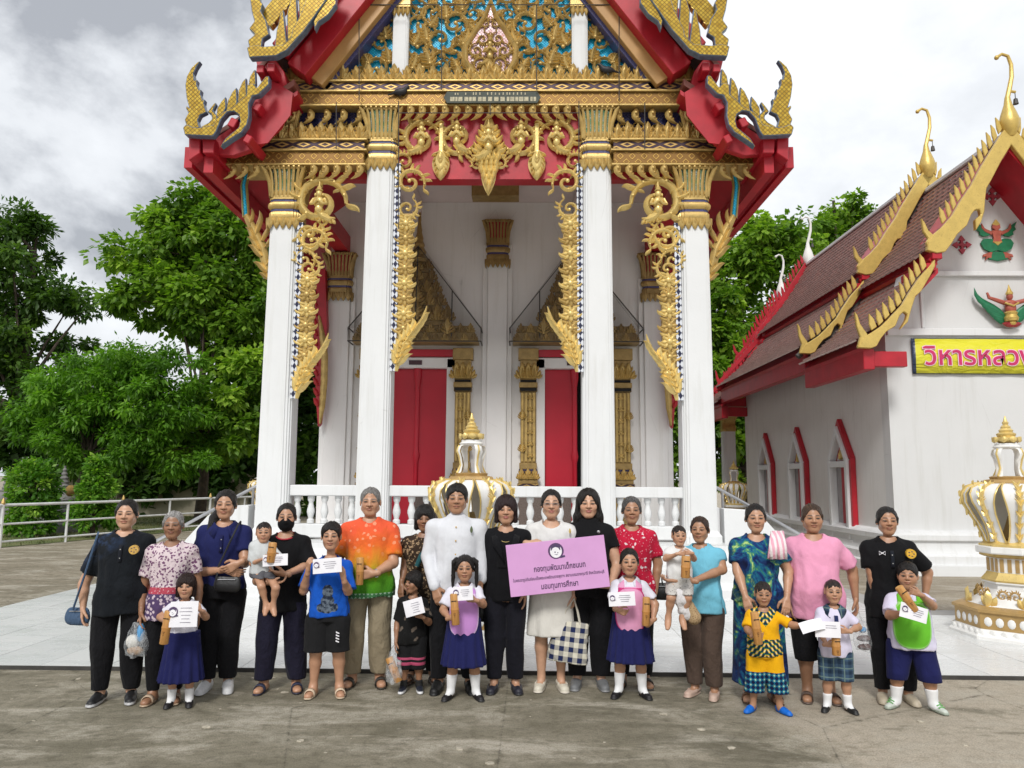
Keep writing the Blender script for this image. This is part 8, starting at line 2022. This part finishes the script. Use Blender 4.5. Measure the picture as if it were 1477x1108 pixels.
def m_film():
    t = NT('clear_plastic'); t.out((.75, .78, .80), .12, 0, .6); tr = t.n('ShaderNodeBsdfTransparent'); mx = t.n('ShaderNodeMixShader'); n = t.noise(t.coord('Object', (30, 30, 16)), 1.0, 3, .6, 1.2); t.bump(n, .9, .02)
    t.l(t.ramp(n, [(.35, (.12,) * 3), (.7, (.42,) * 3)]), mx.inputs[0]); o = t.t.nodes['Material Output']; t.l(tr.outputs[0], mx.inputs[1]); t.l(t.b.outputs[0], mx.inputs[2]); t.l(mx.outputs[0], o.inputs[0]); return t.m
FILM = m_film()
def plastic_bag(P, px, py, dy, w, h, label, goods, hang):
    c = wp(P, px, py, dy); g_ = thing('plastic_bag', label, 'bag', c)
    S = SDF((-w, -w, -h * .7), (w, w, h * .75), .008); S.loft([[-h * .5, 0, 0, w * .40, w * .26], [-h * .2, 0, 0, w * .5, w * .32], [h * .15, 0, 0, w * .40, w * .2], [h * .40, 0, 0, w * .14, w * .06]], 0, p=2.2); S.wrinkle(.010, 3, 34, 1); V, F = S.mesh(); np_obj('film', [(V, F, None)], FILM, g_)
    hv = wp(P, *hang) - c; m = MB(); m.tube([(0, 0, h * .36), hv * .6, hv], [.012, .006, .006], 6); m.build('handle', FILM, g_)
    for nm, x, z, rx, rz, mat in goods: m = MB(); m.ball((x * w, -.01, z * h), (rx * w, w * .16, rz * h), 10, 7); m.build(nm, mat, g_)
CARTON = plain('white_carton', (.62, .60, .55), .6); BLUEL = plain('blue_label', (.10, .30, .55), .4); MEAT = plain('dark_fruit', (.09, .035, .03), .6, .4, 60)
plastic_bag(P2, 197, 920, .10, .20, .27, 'clear plastic bag of snacks hanging from the elderly woman\'s hand', [('carton', -.12, -.1, .26, .20, CARTON), ('water_bottle', .18, .15, .14, .26, BLUEL), ('snack_pack', .0, -.34, .32, .13, plain('snack', (.34, .22, .13), .5, .4, 50))], (203, 889, .08))
plastic_bag(P22, 1247, 915, -.02, .20, .25, 'clear plastic bag with dark fruit packs beside the woman in pink', [('fruit_pack', .0, -.12, .36, .10, MEAT), ('fruit_pack', .02, -.38, .36, .10, MEAT), ('bottle_cap', -.1, .15, .16, .10, BLUEL)], (1236, 872, .0))
plastic_bag(P10, 567, 960, .10, .15, .26, 'clear plastic bag hanging from the hand of the boy in black floral shirt', [], (571, 934, .08))
bamboo(P10, 568, 966, .10, .20, -24, 'bamboo money box inside a clear plastic bag near the ground', r=.034)
# towel over the shoulder of the woman in tie-dye
def towel():
    P = P20; t_ = pat('striped_towel', lambda t: t.mix(t.math('GREATER_THAN', t.math('FRACT', t.math('MULTIPLY', t.math('ADD', t.sep(t.coord('Object'))[0], 5), 26)), .5), (.70, .36, .44), (.72, .66, .66)))
    q = [(1121, 768, .02), (1121, 767, .10), (1121, 778, .17), (1122, 790, .20), (1121, 806, .205)]; c = wp(P, 1121, 780, .1); m = MB(); rings = []
    for k, w_ in zip(q, (.05, .052, .062, .072, .078)):
        p = wp(P, *k) - c; rings.append([p + Vector((-w_ + 2 * w_ * i / 8, .010 * math.sin(i * 1.9) * (1 if k[2] > .05 else .3), -.006 * abs(math.sin(i)))) for i in range(9)])
    m.sweep(rings, cap=False, close=False); o = m.build('towel', t_, None, 60); o.location = c; tag(o, 'pink and white striped towel over a tie-dye shoulder', 'towel'); md = o.modifiers.new('thickness', 'SOLIDIFY'); md.thickness = .012
towel()
# cloth and woven pouch under the toddler
c = wp(P18, 985, 868, .12); o = soft('wrap_cloth', 'white cloth bundled round the toddler\'s legs', 'cloth', [((-.03, 0, .05), (-.01, 0, -.06), .05, .035, 'c'), ((.01, 0, .03), (.03, .0, -.10), .05, .03, 'c')], .008, cloth('wrap_white', (.62, .60, .60), fold=.7), c, None, .010)
c = wp(P18, 998, 882, .10); o = soft('woven_pouch', 'small tan woven pouch hanging below the toddler', 'pouch', [((-.025, 0, .04), (.015, 0, -.045), .045, .055, 'c')], .008, pat('wicker', lambda t: flowers(t, (.38, .27, .15), (.20, .12, .06), 90, .3, .45, 0, .3)), c)
# ------------------------------------------------------------------ pigeons, board and wires on the gable
def bird(px, py, face, label):
    p = at(px, py, TY - .34); S = SDF((-.2, -.1, -.12), (.2, .1, .14), .010); f = face
    S.ell((0, 0, 0), (.095, .05, .055), 0); S.cone((f * .06, 0, .02), (f * .105, 0, .075), .04, .028, .03); S.ell((f * .12, 0, .085), (.026, .022, .024), .01); S.cone((f * .14, 0, .082), (f * .165, 0, .076), .008, .003, .005); S.cone((-f * .07, 0, -.01), (-f * .18, 0, -.045), .03, .015, .03, sc=(1, 1, 1.6))
    V, F = S.mesh(); g_ = thing('pigeon', label, 'bird', p); np_obj('body', [(V, F, (.02, .019, .022))], M_SHOE, g_); m = MB()
    for yy in (-.015, .015): m.tube([(0, yy, -.04), (.005, yy, -.075)], .004, 5)
    tag(m.build('legs', WIRE, g_), None)
bird(577, 133, 1, 'dark pigeon perched on the gable ledge beside the name board'); bird(876, 101, -1, 'dark pigeon clinging at the foot of a white gable pilaster')
def name_board():
    a = at(645, 133, TY - .36); b = at(775, 149, TY - .36); w = b.x - a.x; h = a.z - b.z; c = (a + b) / 2
    g_ = thing('name_board', 'narrow dark wooden name board fixed on the gable beam', 'sign', c); m = MB(); m.prism([(-w / 2 - .05, 0), (-w / 2, -h / 2), (w / 2, -h / 2), (w / 2 + .05, 0), (w / 2, h / 2), (-w / 2, h / 2)], -.015, .015); m.build('board', plain('board_green', (.035, .045, .032), .6, .3, 12), g_, 0)
    m = MB(); rg = random.Random(2); x = -w / 2 + .05
    while x < w / 2 - .05:
        ww = rg.uniform(.03, .07); m.box(x, x + ww, -.019, -.0155, -h * .36, h * .02); x += ww + rg.choice([.012, .012, .03])
    x = -w / 2 + .12
    while x < w / 2 - .1: m.box(x, x + .018, -.019, -.0155, h * .20, h * .20 + rg.uniform(.03, .045)); x += rg.choice([.04, .06, .12])
    tag(m.build('faded_lettering', plain('faded_cream', (.42, .38, .26), .7, .3, 30), g_, 0), kind='stuff')
name_board()
for px, y0, y1 in ((518, 8, 146), (637, 8, 130), (774, 8, 130), (893, 8, 145), (485, 148, 215), (575, 146, 330), (707, 150, 166), (835, 146, 330), (930, 148, 215)):
    m = MB(); a = at(px, y0, TY - .42); b = at(px, y1, TY - .42); m.tube([(a.x - TX, -.42, a.z), (b.x - TX, -.42, b.z)], .008, 5); m.build('lamp_wire', WIRE, temple)
for (x0, x1, py) in ((480, 935, 7), (576, 836, 163)):
    m = MB(); a = at(x0, py, TY - .43); b = at(x1, py, TY - .43); m.tube([(a.x - TX, -.43, a.z), (b.x - TX, -.43, b.z)], .008, 5); m.build('lamp_wire', WIRE, temple)
